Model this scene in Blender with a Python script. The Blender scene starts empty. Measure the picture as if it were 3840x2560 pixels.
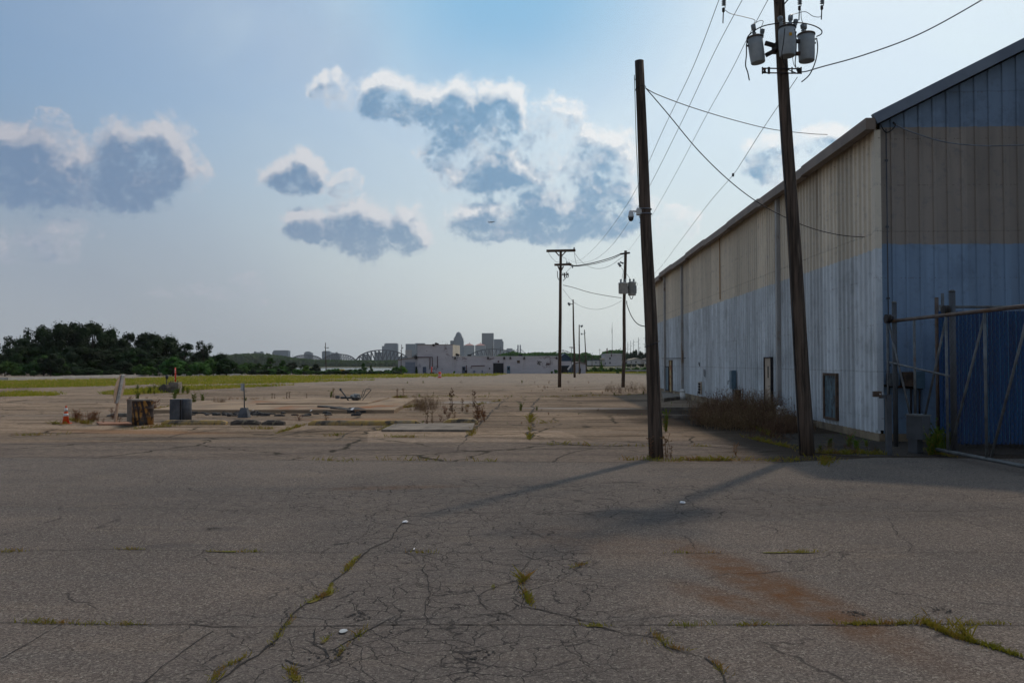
import bpy, bmesh, math, random
from mathutils import Vector, Matrix, noise as mn
R = math.radians
rnd = random.Random(7)
SC = bpy.context.scene
COL = SC.collection
# ---------------------------------------------------------------- camera frame
F, HZ, CH = 3000.0, 1360.0, 1.65          # focal length and horizon row of a 3840 x 2560 frame, eye height
PA = math.atan((HZ - 1280.0) / F)
CAM = Vector((0, 0, CH))
FW = Vector((0, math.cos(PA), math.sin(PA))); UP = Vector((0, -math.sin(PA), math.cos(PA))); RT = Vector((1, 0, 0))
def ray(px, py): return RT * ((px - 1920) / F) + UP * ((1280 - py) / F) + FW
def at(px, py, Y):                          # the point of that sight line at distance Y
    d = ray(px, py); return CAM + d * (Y / d.y)
YS = 25.0; SL = 0.0075
def gz(Y, X=-50):                           # the yard falls away gently towards the river
    if Y <= YS: return 0.0
    if Y <= 270: return -SL * (Y - YS)
    return -SL * 245
def gr(px, py, dz=0.0):                     # the point of the yard on that sight line
    d = ray(px, py); t = -CH / d.z if d.z < 0 else 1e4
    Y = t * d.y
    if Y > YS:
        m = -d.z / d.y                      # CH - m Y = -SL (Y - YS)
        Y = (CH - SL * YS) / max(m - SL, 1e-4)
        Y = min(Y, 268)
    p = CAM + d * (Y / d.y)
    return Vector((p.x, p.y, gz(Y) + dz))
def gp(X, Y, dz=0.0): return Vector((X, Y, gz(Y) + dz))
def plan(px, py, A, B):                     # sight line met with the upright plane through A and B
    d = ray(px, py); n = Vector((-(B.y - A.y), B.x - A.x, 0))
    t = n.dot(A - CAM) / n.dot(d); return CAM + d * t
# ---------------------------------------------------------------- mesh builder
class MB:
    def __init__(s): s.v = []; s.f = []; s.m = []; s.sm = []
    def add(s, vs, fs, mi=0, sm=False):
        b = len(s.v); s.v += [tuple(v) for v in vs]
        for f in fs: s.f.append(tuple(b + i for i in f)); s.m.append(mi); s.sm.append(sm)
        return s
    def box(s, c, sz, rz=0.0, mi=0, tilt=None, taper=1.0):
        c = Vector(c); hx, hy, hz = [q / 2 for q in sz]; M = Matrix.Rotation(rz, 3, 'Z')
        if tilt is not None: M = tilt.to_3x3() @ M
        vs = []
        for z in (-1, 1):
            k = taper if z > 0 else 1.0
            for x, y in ((-1, -1), (1, -1), (1, 1), (-1, 1)): vs.append(c + M @ Vector((x * hx * k, y * hy * k, z * hz)))
        return s.add(vs, [(3, 2, 1, 0), (4, 5, 6, 7), (0, 1, 5, 4), (1, 2, 6, 5), (2, 3, 7, 6), (3, 0, 4, 7)], mi)
    def beam(s, a, b, w, h=None, mi=0):     # a square bar from a to b
        a = Vector(a); b = Vector(b); h = h or w; d = (b - a).normalized()
        u = d.cross(Vector((0, 0, 1)))
        if u.length < 1e-3: u = Vector((1, 0, 0))
        u.normalize(); v = u.cross(d).normalized(); vs = []
        for p in (a, b):
            for i, j in ((-1, -1), (1, -1), (1, 1), (-1, 1)): vs.append(p + u * (i * w / 2) + v * (j * h / 2))
        return s.add(vs, [(3, 2, 1, 0), (4, 5, 6, 7), (0, 1, 5, 4), (1, 2, 6, 5), (2, 3, 7, 6), (3, 0, 4, 7)], mi)
    def tube(s, pts, r, n=8, mi=0, caps=True, sm=True):
        pts = [Vector(p) for p in pts]; k = len(pts)
        rs = r if isinstance(r, (list, tuple)) else [r] * k
        b = len(s.v); pu = None
        for i, p in enumerate(pts):
            d = (pts[min(i + 1, k - 1)] - pts[max(i - 1, 0)]).normalized()
            if pu is None:
                u = d.cross(Vector((0, 0, 1)))
                if u.length < 1e-2: u = d.cross(Vector((0, 1, 0)))
            else: u = pu - d * pu.dot(d)
            u.normalize(); pu = u; w = d.cross(u)
            for j in range(n):
                a = 2 * math.pi * j / n
                s.v.append(tuple(p + (u * math.cos(a) + w * math.sin(a)) * rs[i]))
        for i in range(k - 1):
            for j in range(n):
                j2 = (j + 1) % n
                s.f.append((b + i * n + j, b + i * n + j2, b + (i + 1) * n + j2, b + (i + 1) * n + j)); s.m.append(mi); s.sm.append(sm)
        if caps:
            s.f.append(tuple(b + j for j in reversed(range(n)))); s.m.append(mi); s.sm.append(False)
            s.f.append(tuple(b + (k - 1) * n + j for j in range(n))); s.m.append(mi); s.sm.append(False)
        return s
    def lathe(s, c, prof, n=16, mi=0, axis=None, sm=True):   # prof: (radius, height)
        c = Vector(c); q = Vector((0, 0, 1)).rotation_difference(axis) if axis is not None else None; b = len(s.v)
        for r_, h_ in prof:
            for j in range(n):
                a = 2 * math.pi * j / n; v = Vector((r_ * math.cos(a), r_ * math.sin(a), h_))
                if q: v = q @ v
                s.v.append(tuple(c + v))
        for i in range(len(prof) - 1):
            for j in range(n):
                j2 = (j + 1) % n
                s.f.append((b + i * n + j, b + i * n + j2, b + (i + 1) * n + j2, b + (i + 1) * n + j)); s.m.append(mi); s.sm.append(sm)
        s.f.append(tuple(b + j for j in reversed(range(n)))); s.m.append(mi); s.sm.append(False)
        e = b + (len(prof) - 1) * n; s.f.append(tuple(e + j for j in range(n))); s.m.append(mi); s.sm.append(False)
        return s
    def prism(s, poly, lo, hi, mi=0):       # flat outline (x, y) extruded upwards
        n = len(poly); vs = [Vector((p[0], p[1], lo + (p[2] if len(p) > 2 else 0))) for p in poly] + [Vector((p[0], p[1], hi + (p[2] if len(p) > 2 else 0))) for p in poly]
        fs = [tuple(reversed(range(n))), tuple(range(n, 2 * n))] + [(i, (i + 1) % n, n + (i + 1) % n, n + i) for i in range(n)]
        return s.add(vs, fs, mi)
    def build(s, name, mats, parent=None, org=None):
        me = bpy.data.meshes.new(name); o = bpy.data.objects.new(name, me)
        if parent is not None:
            base = Vector(parent['o_']); o.parent = parent
        elif org is not None: base = Vector(org); o.location = base
        else: base = Vector((0, 0, 0))
        o['o_'] = tuple(base)
        me.from_pydata([(v[0] - base.x, v[1] - base.y, v[2] - base.z) for v in s.v], [], s.f)
        for m in (mats if isinstance(mats, (list, tuple)) else [mats]): me.materials.append(m)
        me.polygons.foreach_set('material_index', s.m); me.polygons.foreach_set('use_smooth', s.sm)
        me.update(); COL.objects.link(o); return o
def tag(o, label=None, cat=None, group=None, kind=None):
    for k, v in (('label', label), ('category', cat), ('group', group), ('kind', kind)):
        if v: o[k] = v
    return o
def thing(name, label, cat, loc, group=None):
    o = bpy.data.objects.new(name, None); COL.objects.link(o); o.location = loc; o['o_'] = tuple(loc)
    o.empty_display_size = 0.1
    return tag(o, label, cat, group)
def copy_tree(o, parent=None):
    c = o.copy(); COL.objects.link(c)
    if parent is not None: c.parent = parent
    for ch in list(o.children): copy_tree(ch, c)
    return c
# ---------------------------------------------------------------- node helpers
class NT:
    def __init__(s, t): s.t = t
    def n(s, ty, ins=None, **kw):
        x = s.t.nodes.new(ty)
        for k, v in kw.items(): setattr(x, k, v)
        for k, v in (ins or {}).items():
            if hasattr(v, 'is_output'): s.t.links.new(v, x.inputs[k])
            else: x.inputs[k].default_value = v
        return x
    def math(s, op, a, b=0.0, c=None, clamp=False):
        i = {0: a, 1: b}
        if c is not None: i[2] = c
        return s.n('ShaderNodeMath', i, operation=op, use_clamp=clamp).outputs[0]
    def vec(s, op, a, b=(0, 0, 0)):
        x = s.n('ShaderNodeVectorMath', {0: a, 1: b}, operation=op)
        return x.outputs['Value'] if op in ('LENGTH', 'DOT_PRODUCT', 'DISTANCE') else x.outputs[0]
    def mix(s, f, a, b, mode='MIX'):
        x = s.n('ShaderNodeMix', data_type='RGBA', blend_type=mode)
        for k, v in ((0, f), (6, a), (7, b)):
            if hasattr(v, 'is_output'): s.t.links.new(v, x.inputs[k])
            else: x.inputs[k].default_value = (v if k == 0 else (v[0], v[1], v[2], 1))
        return x.outputs[2]
    def ramp(s, f, lo, hi, a=0.0, b=1.0):
        return s.n('ShaderNodeMapRange', {0: f, 1: lo, 2: hi, 3: a, 4: b}, interpolation_type='SMOOTHSTEP').outputs[0]
    def noise(s, vec, scale, detail=4, rough=0.55, dist=0.0):
        return s.n('ShaderNodeTexNoise', {'Vector': vec, 'Scale': scale, 'Detail': detail, 'Roughness': rough, 'Distortion': dist})
    def sep(s, v): return s.n('ShaderNodeSeparateXYZ', {0: v}).outputs
    def comb(s, x, y, z=0.0): return s.n('ShaderNodeCombineXYZ', {0: x, 1: y, 2: z}).outputs[0]
def newmat(name):
    m = bpy.data.materials.new(name); m.use_nodes = True; t = m.node_tree
    b = t.nodes['Principled BSDF']; return m, NT(t), b
def L3(c): return (c[0], c[1], c[2], 1)
def pm(name, c1, c2=None, scale=3.0, rough=0.8, bump=0.0, metal=0.0, stretch=(1, 1, 1), c3=None, s3=1.0, t3=(0.55, 0.65), spec=0.3, bscale=None, obj=True):
    """plain procedural surface: two tones of noise, an optional third tone in patches (rust, dirt), bump"""
    m, N, b = newmat(name); tc = N.n('ShaderNodeTexCoord').outputs['Object' if obj else 'Generated']
    if not obj: tc = N.n('ShaderNodeNewGeometry').outputs['Position']
    v = N.vec('MULTIPLY', tc, stretch)
    c2 = c2 or tuple(q * 0.75 for q in c1)
    nz = N.noise(v, scale, 6, 0.6).outputs[0]
    col = N.mix(N.ramp(nz, 0.35, 0.65), c1, c2)
    if c3:
        k = N.noise(v, s3, 7, 0.65).outputs[0]; col = N.mix(N.ramp(k, t3[0], t3[1]), col, c3)
    N.t.links.new(col, b.inputs['Base Color']); b.inputs['Roughness'].default_value = rough
    b.inputs['Metallic'].default_value = metal; b.inputs['Specular IOR Level'].default_value = spec
    if bump:
        bn = N.n('ShaderNodeBump', {'Strength': 1.0, 'Distance': bump, 'Height': N.noise(v, bscale or scale * 4, 5).outputs[0]})
        N.t.links.new(bn.outputs[0], b.inputs['Normal'])
    return m
def leafmat(name, c1, c2, scale=0.5, trans=0.35, c3=None):
    m, N, b = newmat(name); pos = N.n('ShaderNodeNewGeometry').outputs['Position']
    nz = N.noise(pos, scale, 4, 0.6).outputs[0]; col = N.mix(N.ramp(nz, 0.35, 0.65), c1, c2)
    if c3: col = N.mix(N.ramp(N.noise(pos, scale * 5, 3).outputs[0], 0.5, 0.62), col, c3)
    oi = N.n('ShaderNodeObjectInfo').outputs['Random']
    col = N.n('ShaderNodeHueSaturation', {'Hue': N.ramp(oi, 0, 1, 0.485, 0.515), 'Saturation': 1.0, 'Value': N.ramp(oi, 0, 1, 0.75, 1.25), 'Color': col}).outputs[0]
    N.t.links.new(col, b.inputs['Base Color']); b.inputs['Roughness'].default_value = 0.75; b.inputs['Specular IOR Level'].default_value = 0.15
    tr = N.n('ShaderNodeBsdfTranslucent', {'Color': col}); mx = N.n('ShaderNodeMixShader', {0: trans, 1: b.outputs[0], 2: tr.outputs[0]})
    N.t.links.new(mx.outputs[0], N.t.nodes['Material Output'].inputs[0]); return m
# ---------------------------------------------------------------- materials
M = {}
M['wood'] = pm('pole_wood', (0.115, 0.082, 0.062), (0.035, 0.026, 0.020), 3.0, 0.9, 0.012, stretch=(6, 6, 0.35), bscale=5, c3=(0.17, 0.13, 0.10), s3=2.0, t3=(0.56, 0.7))
M['wood2'] = pm('pale_pole_wood', (0.10, 0.062, 0.040), (0.045, 0.028, 0.020), 2.0, 0.9, 0.01, stretch=(5, 5, 0.3))
M['can'] = pm('grey_tank_paint', (0.33, 0.35, 0.36), (0.26, 0.28, 0.29), 5, 0.55, 0, c3=(0.10, 0.06, 0.04), s3=6, t3=(0.66, 0.74))
M['iron'] = pm('dark_iron', (0.045, 0.036, 0.032), (0.02, 0.018, 0.018), 8, 0.7, 0.002, c3=(0.09, 0.04, 0.022), s3=5, t3=(0.55, 0.68))
M['porcelain'] = pm('grey_porcelain', (0.20, 0.23, 0.25), (0.12, 0.14, 0.16), 9, 0.3, spec=0.6)
M['cable'] = pm('cable_rubber', (0.03, 0.03, 0.035), (0.02, 0.02, 0.022), 9, 0.6)
M['alu'] = pm('bare_wire', (0.20, 0.22, 0.25), (0.14, 0.15, 0.17), 9, 0.5, metal=0.4)
M['galv'] = pm('galvanised_steel', (0.16, 0.17, 0.175), (0.09, 0.095, 0.10), 6, 0.55, 0.001, metal=0.3, c3=(0.085, 0.045, 0.025), s3=2.5, t3=(0.58, 0.72))
M['rustpipe'] = pm('rusty_pipe', (0.13, 0.10, 0.085), (0.07, 0.05, 0.04), 5, 0.7, 0.001, c3=(0.16, 0.085, 0.04), s3=2, t3=(0.5, 0.62))
M['white'] = pm('white_paint', (0.62, 0.61, 0.58), (0.45, 0.44, 0.42), 4, 0.6, c3=(0.25, 0.18, 0.12), s3=3, t3=(0.64, 0.74))
M['camwhite'] = pm('camera_white', (0.6, 0.6, 0.58), (0.5, 0.5, 0.49), 4, 0.4)
M['black'] = pm('black_plastic', (0.02, 0.02, 0.022), (0.012, 0.012, 0.013), 5, 0.25, spec=0.6)
M['orange'] = pm('orange_plastic', (0.62, 0.09, 0.02), (0.45, 0.06, 0.02), 5, 0.5)
M['redor'] = pm('red_orange_plastic', (0.75, 0.06, 0.03), (0.6, 0.05, 0.02), 5, 0.45)
M['reflect'] = pm('reflective_band', (0.7, 0.7, 0.7), (0.5, 0.49, 0.48), 7, 0.4)
M['concrete'] = pm('old_concrete', (0.235, 0.20, 0.165), (0.14, 0.118, 0.098), 2.5, 0.95, 0.006, c3=(0.10, 0.085, 0.07), s3=3, t3=(0.55, 0.7))
M['greycon'] = pm('grey_concrete', (0.13, 0.135, 0.145), (0.075, 0.08, 0.09), 4, 0.95, 0.004, c3=(0.20, 0.18, 0.15), s3=5, t3=(0.6, 0.7))
M['found'] = pm('foundation_concrete', (0.30, 0.24, 0.16), (0.17, 0.13, 0.09), 1.2, 0.95, 0.006, c3=(0.07, 0.055, 0.045), s3=1.5, t3=(0.55, 0.7))
M['kerby'] = pm('kerb_worn_yellow', (0.42, 0.27, 0.08), (0.24, 0.19, 0.13), 3.5, 0.9, 0.006, c3=(0.09, 0.075, 0.06), s3=4, t3=(0.5, 0.62))
M['kerbd'] = pm('kerb_dark', (0.10, 0.085, 0.07), (0.055, 0.045, 0.04), 5, 0.95, 0.012, c3=(0.2, 0.17, 0.12), s3=5, t3=(0.58, 0.68))
M['tar'] = pm('asphalt_lump', (0.075, 0.07, 0.068), (0.04, 0.038, 0.038), 7, 0.95, 0.01)
M['slabr'] = pm('platform_slab', (0.31, 0.225, 0.15), (0.20, 0.145, 0.10), 0.8, 0.92, 0.004, c3=(0.24, 0.10, 0.04), s3=0.45, t3=(0.54, 0.68), stretch=(1, 0.5, 1), spec=0.2)
M['barrel'] = None
M['signw'] = pm('sign_back', (0.42, 0.43, 0.44), (0.32, 0.33, 0.34), 8, 0.5, metal=0.3, c3=(0.30, 0.20, 0.12), s3=7, t3=(0.62, 0.7))
M['signpost'] = pm('sign_post_paint', (0.50, 0.38, 0.28), (0.36, 0.25, 0.18), 3, 0.7, stretch=(1, 1, 2), c3=(0.25, 0.12, 0.06), s3=4, t3=(0.6, 0.7))
M['rustplate'] = pm('rusty_base_plate', (0.38, 0.2, 0.12), (0.26, 0.12, 0.07), 3, 0.8, 0.003)
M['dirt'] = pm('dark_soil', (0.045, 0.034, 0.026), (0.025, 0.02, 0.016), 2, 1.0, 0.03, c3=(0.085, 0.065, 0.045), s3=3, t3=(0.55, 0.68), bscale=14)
M['crack'] = pm('crack_fill', (0.022, 0.02, 0.02), (0.035, 0.03, 0.027), 8, 1.0)
M['crackb'] = pm('crack_soil', (0.055, 0.042, 0.03), (0.03, 0.025, 0.022), 5, 1.0)
M['paper'] = pm('white_paper', (0.75, 0.75, 0.76), (0.6, 0.6, 0.62), 9, 0.8)
M['boxblue'] = pm('blue_grey_metal', (0.10, 0.17, 0.22), (0.075, 0.13, 0.17), 3, 0.5)
M['boxgrey'] = pm('cabinet_grey', (0.075, 0.08, 0.09), (0.05, 0.055, 0.062), 3, 0.6, c3=(0.12, 0.06, 0.03), s3=4, t3=(0.62, 0.7))
M['doorbeige'] = pm('beige_door', (0.46, 0.37, 0.29), (0.38, 0.31, 0.24), 2, 0.6)
M['doorrust'] = pm('rusty_yellow_door', (0.45, 0.33, 0.14), (0.36, 0.27, 0.13), 2, 0.7, c3=(0.28, 0.09, 0.03), s3=1.6, t3=(0.5, 0.58))
M['doorold'] = pm('peeling_blue_door', (0.11, 0.17, 0.20), (0.06, 0.09, 0.11), 3, 0.8, 0.003, stretch=(3, 3, 1), c3=(0.05, 0.035, 0.025), s3=4, t3=(0.55, 0.6))
M['darkframe'] = pm('dark_frame', (0.035, 0.03, 0.035), (0.02, 0.018, 0.02), 5, 0.8)
M['rustframe'] = pm('rusty_frame', (0.12, 0.08, 0.055), (0.06, 0.04, 0.03), 6, 0.8)
M['glass'] = pm('dark_glass', (0.03, 0.04, 0.055), (0.02, 0.028, 0.04), 2, 0.15, spec=0.7)
M['gutter'] = pm('brown_gutter', (0.20, 0.155, 0.125), (0.15, 0.115, 0.095), 1.5, 0.6, 0, c3=(0.26, 0.20, 0.15), s3=2, t3=(0.55, 0.7))
M['rake'] = pm('blue_grey_rake_trim', (0.16, 0.19, 0.235), (0.12, 0.145, 0.19), 1.5, 0.6)
M['roof'] = pm('metal_roof', (0.32, 0.33, 0.34), (0.24, 0.25, 0.26), 1.0, 0.5, metal=0.2)
M['spout'] = pm('pale_downspout', (0.36, 0.36, 0.36), (0.27, 0.26, 0.25), 1.5, 0.6, stretch=(1, 1, 0.5), c3=(0.2, 0.15, 0.11), s3=2, t3=(0.55, 0.7))
M['slat'] = pm('blue_privacy_slat', (0.003, 0.045, 0.14), (0.002, 0.022, 0.085), 1.2, 0.55, stretch=(4, 4, 0.5))
M['ruststreak'] = pm('rust_streak', (0.34, 0.20, 0.09), (0.26, 0.16, 0.08), 2, 0.8, stretch=(2, 2, 0.4))
M['mossflat'] = pm('moss_mat', (0.115, 0.125, 0.02), (0.15, 0.11, 0.03), 6, 1.0, 0.004, c3=(0.07, 0.05, 0.025), s3=9, t3=(0.5, 0.6), bscale=60, obj=False)
M['slatl'] = pm('slat_highlight_cyan', (0.04, 0.24, 0.38), (0.015, 0.10, 0.22), 1.5, 0.5, stretch=(4, 4, 2))
M['brick'] = pm('painted_brick', (0.50, 0.465, 0.475), (0.43, 0.40, 0.415), 0.25, 0.9, 0, c3=(0.14, 0.06, 0.05), s3=0.55, t3=(0.64, 0.70), stretch=(1, 1, 2.2))
M['brickw'] = pm('cream_brick', (0.52, 0.45, 0.36), (0.44, 0.38, 0.30), 0.4, 0.9)
M['annex'] = pm('annex_metal', (0.40, 0.39, 0.41), (0.34, 0.33, 0.35), 0.5, 0.7)
M['annexdoor'] = pm('annex_door', (0.20, 0.22, 0.26), (0.16, 0.18, 0.22), 0.8, 0.7, stretch=(0.3, 0.3, 3))
M['dark'] = pm('dark_opening', (0.02, 0.02, 0.024), (0.014, 0.014, 0.018), 2, 0.8)
M['bluegrey'] = pm('blue_grey_door', (0.08, 0.10, 0.14), (0.06, 0.075, 0.11), 2, 0.7)
M['steel'] = pm('bridge_steel', (0.045, 0.055, 0.085), (0.035, 0.045, 0.07), 0.02, 0.8)
M['pier'] = pm('pier_stone', (0.30, 0.27, 0.24), (0.24, 0.22, 0.20), 0.05, 0.9)
M['copper'] = pm('red_brown_roof', (0.36, 0.10, 0.07), (0.28, 0.08, 0.06), 0.1, 0.35, metal=0.3)
M['yellowbin'] = pm('yellow_bin', (0.50, 0.36, 0.06), (0.42, 0.30, 0.05), 0.8, 0.6)
M['redsq'] = pm('red_mark', (0.40, 0.05, 0.03), (0.3, 0.04, 0.03), 1, 0.6)
M['housew'] = pm('house_siding', (0.48, 0.46, 0.45), (0.40, 0.38, 0.37), 0.3, 0.9)
M['houser'] = pm('house_roof', (0.20, 0.17, 0.15), (0.15, 0.13, 0.12), 0.4, 0.9)
M['bluewall'] = pm('dark_blue_siding', (0.035, 0.07, 0.11), (0.03, 0.055, 0.09), 0.4, 0.8)
M['ltrim'] = pm('light_trim', (0.6, 0.6, 0.6), (0.5, 0.5, 0.5), 1, 0.7)
M['redstack'] = pm('brick_stack', (0.10, 0.045, 0.045), (0.07, 0.03, 0.03), 0.5, 0.9)
M['rail'] = pm('barrier_concrete', (0.40, 0.38, 0.35), (0.30, 0.29, 0.27), 0.3, 0.9)
M['plane'] = pm('airliner_skin', (0.30, 0.34, 0.42), (0.25, 0.29, 0.36), 0.1, 0.5)
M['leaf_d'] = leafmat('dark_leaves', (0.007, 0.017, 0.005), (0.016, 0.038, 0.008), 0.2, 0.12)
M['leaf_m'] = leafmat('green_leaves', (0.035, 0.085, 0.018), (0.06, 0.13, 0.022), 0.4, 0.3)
M['leaf_b'] = leafmat('bright_leaves', (0.07, 0.14, 0.02), (0.11, 0.19, 0.025), 0.6, 0.4)
M['bark'] = pm('bark', (0.06, 0.045, 0.035), (0.035, 0.028, 0.022), 3, 0.95, stretch=(3, 3, 0.6))
M['grass'] = leafmat('grass_blades', (0.16, 0.19, 0.015), (0.27, 0.25, 0.025), 0.25, 0.45, c3=(0.34, 0.26, 0.07))
M['moss'] = leafmat('crack_grass', (0.19, 0.20, 0.02), (0.26, 0.22, 0.03), 1.5, 0.4, c3=(0.28, 0.17, 0.05))
M['dead'] = leafmat('dead_stalks', (0.21, 0.125, 0.07), (0.13, 0.075, 0.042), 2.0, 0.25)
M['deadred'] = leafmat('rust_red_seedheads', (0.28, 0.105, 0.045), (0.17, 0.065, 0.03), 3.0, 0.2)
M['straw'] = leafmat('straw', (0.21, 0.13, 0.075), (0.12, 0.073, 0.042), 2.0, 0.25)

M['straw2'] = leafmat('pale_straw', (0.27, 0.175, 0.11), (0.15, 0.092, 0.055), 2.5, 0.3)
def stain(N, pos, cx, cy, rx, ry, ang, soft=0.5, nz=None, amp=0.5):
    """soft elliptical patch in yard coordinates, edge broken by noise"""
    v = N.vec('SUBTRACT', pos, (cx, cy, 0)); r_ = N.n('ShaderNodeVectorRotate', {'Vector': v, 'Angle': -ang}, rotation_type='Z_AXIS').outputs[0]
    l = N.vec('LENGTH', N.vec('MULTIPLY', r_, (1 / rx, 1 / ry, 0)))
    if nz is not None: l = N.math('ADD', l, N.math('MULTIPLY', N.math('SUBTRACT', nz, 0.5), amp * 2))
    return N.ramp(l, 1.0 - soft, 1.0 + soft, 1.0, 0.0)

def asphalt():
    m, N, b = newmat('weathered_asphalt'); pos = N.n('ShaderNodeNewGeometry').outputs['Position']
    big = N.noise(pos, 0.35, 5, 0.6).outputs[0]; med = N.noise(N.vec('MULTIPLY', pos, (0.6, 1.6, 1)), 1.3, 5, 0.65).outputs[0]
    col = N.mix(N.ramp(big, 0.3, 0.7), (0.148, 0.121, 0.104), (0.110, 0.093, 0.083))
    col = N.mix(N.ramp(med, 0.5, 0.75, 0, 0.45), col, (0.175, 0.138, 0.108))
    # tyre-worn streaks running across
    st = N.noise(N.vec('MULTIPLY', pos, (0.12, 1.5, 1)), 1.0, 5, 0.6).outputs[0]
    col = N.mix(N.ramp(st, 0.5, 0.72, 0, 0.5), col, (0.098, 0.090, 0.085))
    # aggregate
    vo = N.n('ShaderNodeTexVoronoi', {'Vector': pos, 'Scale': 88.0, 'Randomness': 1.0}); vr = N.sep(vo.outputs['Color'])
    agg = N.ramp(vr[0], 0.0, 1.0, 0.68, 1.34); fine = N.noise(pos, 150, 2, 0.6).outputs[0]
    agg = N.math('MULTIPLY', agg, N.ramp(fine, 0.3, 0.7, 0.75, 1.25))
    white = N.ramp(vr[1], 0.90, 0.93, 0, 0.42)
    col = N.mix(1.0, col, N.comb(agg, agg, agg), 'MULTIPLY'); col = N.mix(white, col, (0.36, 0.33, 0.28))
    # alligator cracking, only in the worn patches
    wob = N.noise(pos, 2.2, 4).outputs['Color']; wv = N.vec('ADD', pos, N.vec('MULTIPLY', N.vec('SUBTRACT', wob, (0.5, 0.5, 0.5)), (0.45, 0.45, 0)))
    c1 = N.n('ShaderNodeTexVoronoi', {'Vector': wv, 'Scale': 2.0}, feature='DISTANCE_TO_EDGE').outputs['Distance']
    c2 = N.n('ShaderNodeTexVoronoi', {'Vector': wv, 'Scale': 4.6}, feature='DISTANCE_TO_EDGE').outputs['Distance']
    c3 = N.n('ShaderNodeTexVoronoi', {'Vector': wv, 'Scale': 0.75}, feature='DISTANCE_TO_EDGE').outputs['Distance']
    brk = N.noise(pos, 1.1, 3).outputs[0]; brk2 = N.noise(N.vec('ADD', pos, (31, 7, 0)), 1.7, 3).outputs[0]
    rg = N.noise(pos, 0.8, 3).outputs[0]
    def S(px, py, rx, ry, a=0.0, soft=0.35):
        g = gr(px, py); return stain(N, pos, g.x, g.y, rx, ry, a, soft, rg, 0.35)
    zone = S(1700, 2060, 1.3, 3.0, R(12)); z2 = S(1500, 2420, 1.4, 1.1); z3 = S(2150, 1870, 4.4, 1.5)
    z4 = S(1150, 1880, 2.2, 1.2); z5 = S(3300, 1880, 2.8, 1.2); z6 = S(1850, 2250, 1.0, 1.5)
    Z = N.math('MAXIMUM', N.math('MAXIMUM', zone, z2), N.math('MAXIMUM', z3, N.math('MAXIMUM', N.math('MULTIPLY', z4, 0.7), N.math('MAXIMUM', N.math('MULTIPLY', z5, 0.6), z6))))
    l1 = N.math('MULTIPLY', N.ramp(c1, 0.003, 0.012, 0.8, 0), N.ramp(brk, 0.36, 0.48)); l2 = N.math('MULTIPLY', N.ramp(c2, 0.005, 0.026, 0.75, 0), N.ramp(brk2, 0.33, 0.45))
    l3 = N.math('MULTIPLY', N.ramp(c3, 0.002, 0.008, 0.6, 0), N.ramp(brk2, 0.46, 0.6))
    ck = N.math('MULTIPLY', N.math('MAXIMUM', l1, l2), Z); ck = N.math('MAXIMUM', ck, l3)
    col = N.mix(N.math('MULTIPLY', Z, 0.28), col, (0.08, 0.075, 0.074))
    # rust streaks
    rn = N.noise(pos, 1.6, 6, 0.65).outputs[0]
    def T(px0, py0, px1, py1, w, soft, amp=0.5):
        a = gr(px0, py0); c = gr(px1, py1); mid = (a + c) / 2; d = c - a
        return stain(N, pos, mid.x, mid.y, d.length / 2, w, math.atan2(d.y, d.x), soft, rn, amp)
    rs = N.math('MAXIMUM', T(2570, 2050, 3380, 2430, 0.24, 0.7, 0.5), N.math('MULTIPLY', T(2560, 2200, 2960, 2320, 0.16, 0.8), 0.8))
    rs = N.math('MAXIMUM', rs, N.math('MULTIPLY', T(1980, 1990, 2560, 2080, 0.45, 0.7), 0.28)); rs = N.math('MAXIMUM', rs, N.math('MULTIPLY', T(1230, 1835, 1700, 1825, 0.16, 0.6), 0.5))
    rk = N.math('MULTIPLY', rs, N.math('MULTIPLY', N.ramp(N.noise(pos, 6, 6, 0.7).outputs[0], 0.35, 0.62, 0.45, 1.0), N.ramp(rn, 0.3, 0.6, 0.5, 0.95)))
    col = N.mix(rk, col, N.mix(N.ramp(fine, 0.35, 0.65), (0.145, 0.062, 0.022), (0.085, 0.042, 0.018)))
    # transformers' shadow painted in as a dark streak, plus two small oil and damp marks
    ok = N.math('MAXIMUM', T(2000, 1960, 2830, 1925, 0.42, 0.5), N.math('MAXIMUM', T(530, 2050, 740, 2045, 0.1, 0.4), T(750, 1985, 900, 1985, 0.1, 0.5)))
    col = N.mix(N.math('MULTIPLY', ok, 0.35), col, (0.06, 0.056, 0.056))
    col = N.mix(ck, col, (0.020, 0.019, 0.020))
    N.t.links.new(col, b.inputs['Base Color']); b.inputs['Roughness'].default_value = 0.9; b.inputs['Specular IOR Level'].default_value = 0.08
    h = N.math('SUBTRACT', N.math('ADD', N.math('MULTIPLY', agg, 0.35), fine), N.math('MULTIPLY', ck, 2.0))
    bn = N.n('ShaderNodeBump', {'Strength': 0.55, 'Distance': 0.006, 'Height': h}); N.t.links.new(bn.outputs[0], b.inputs['Normal']); return m
M['asphalt'] = asphalt()

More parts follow.
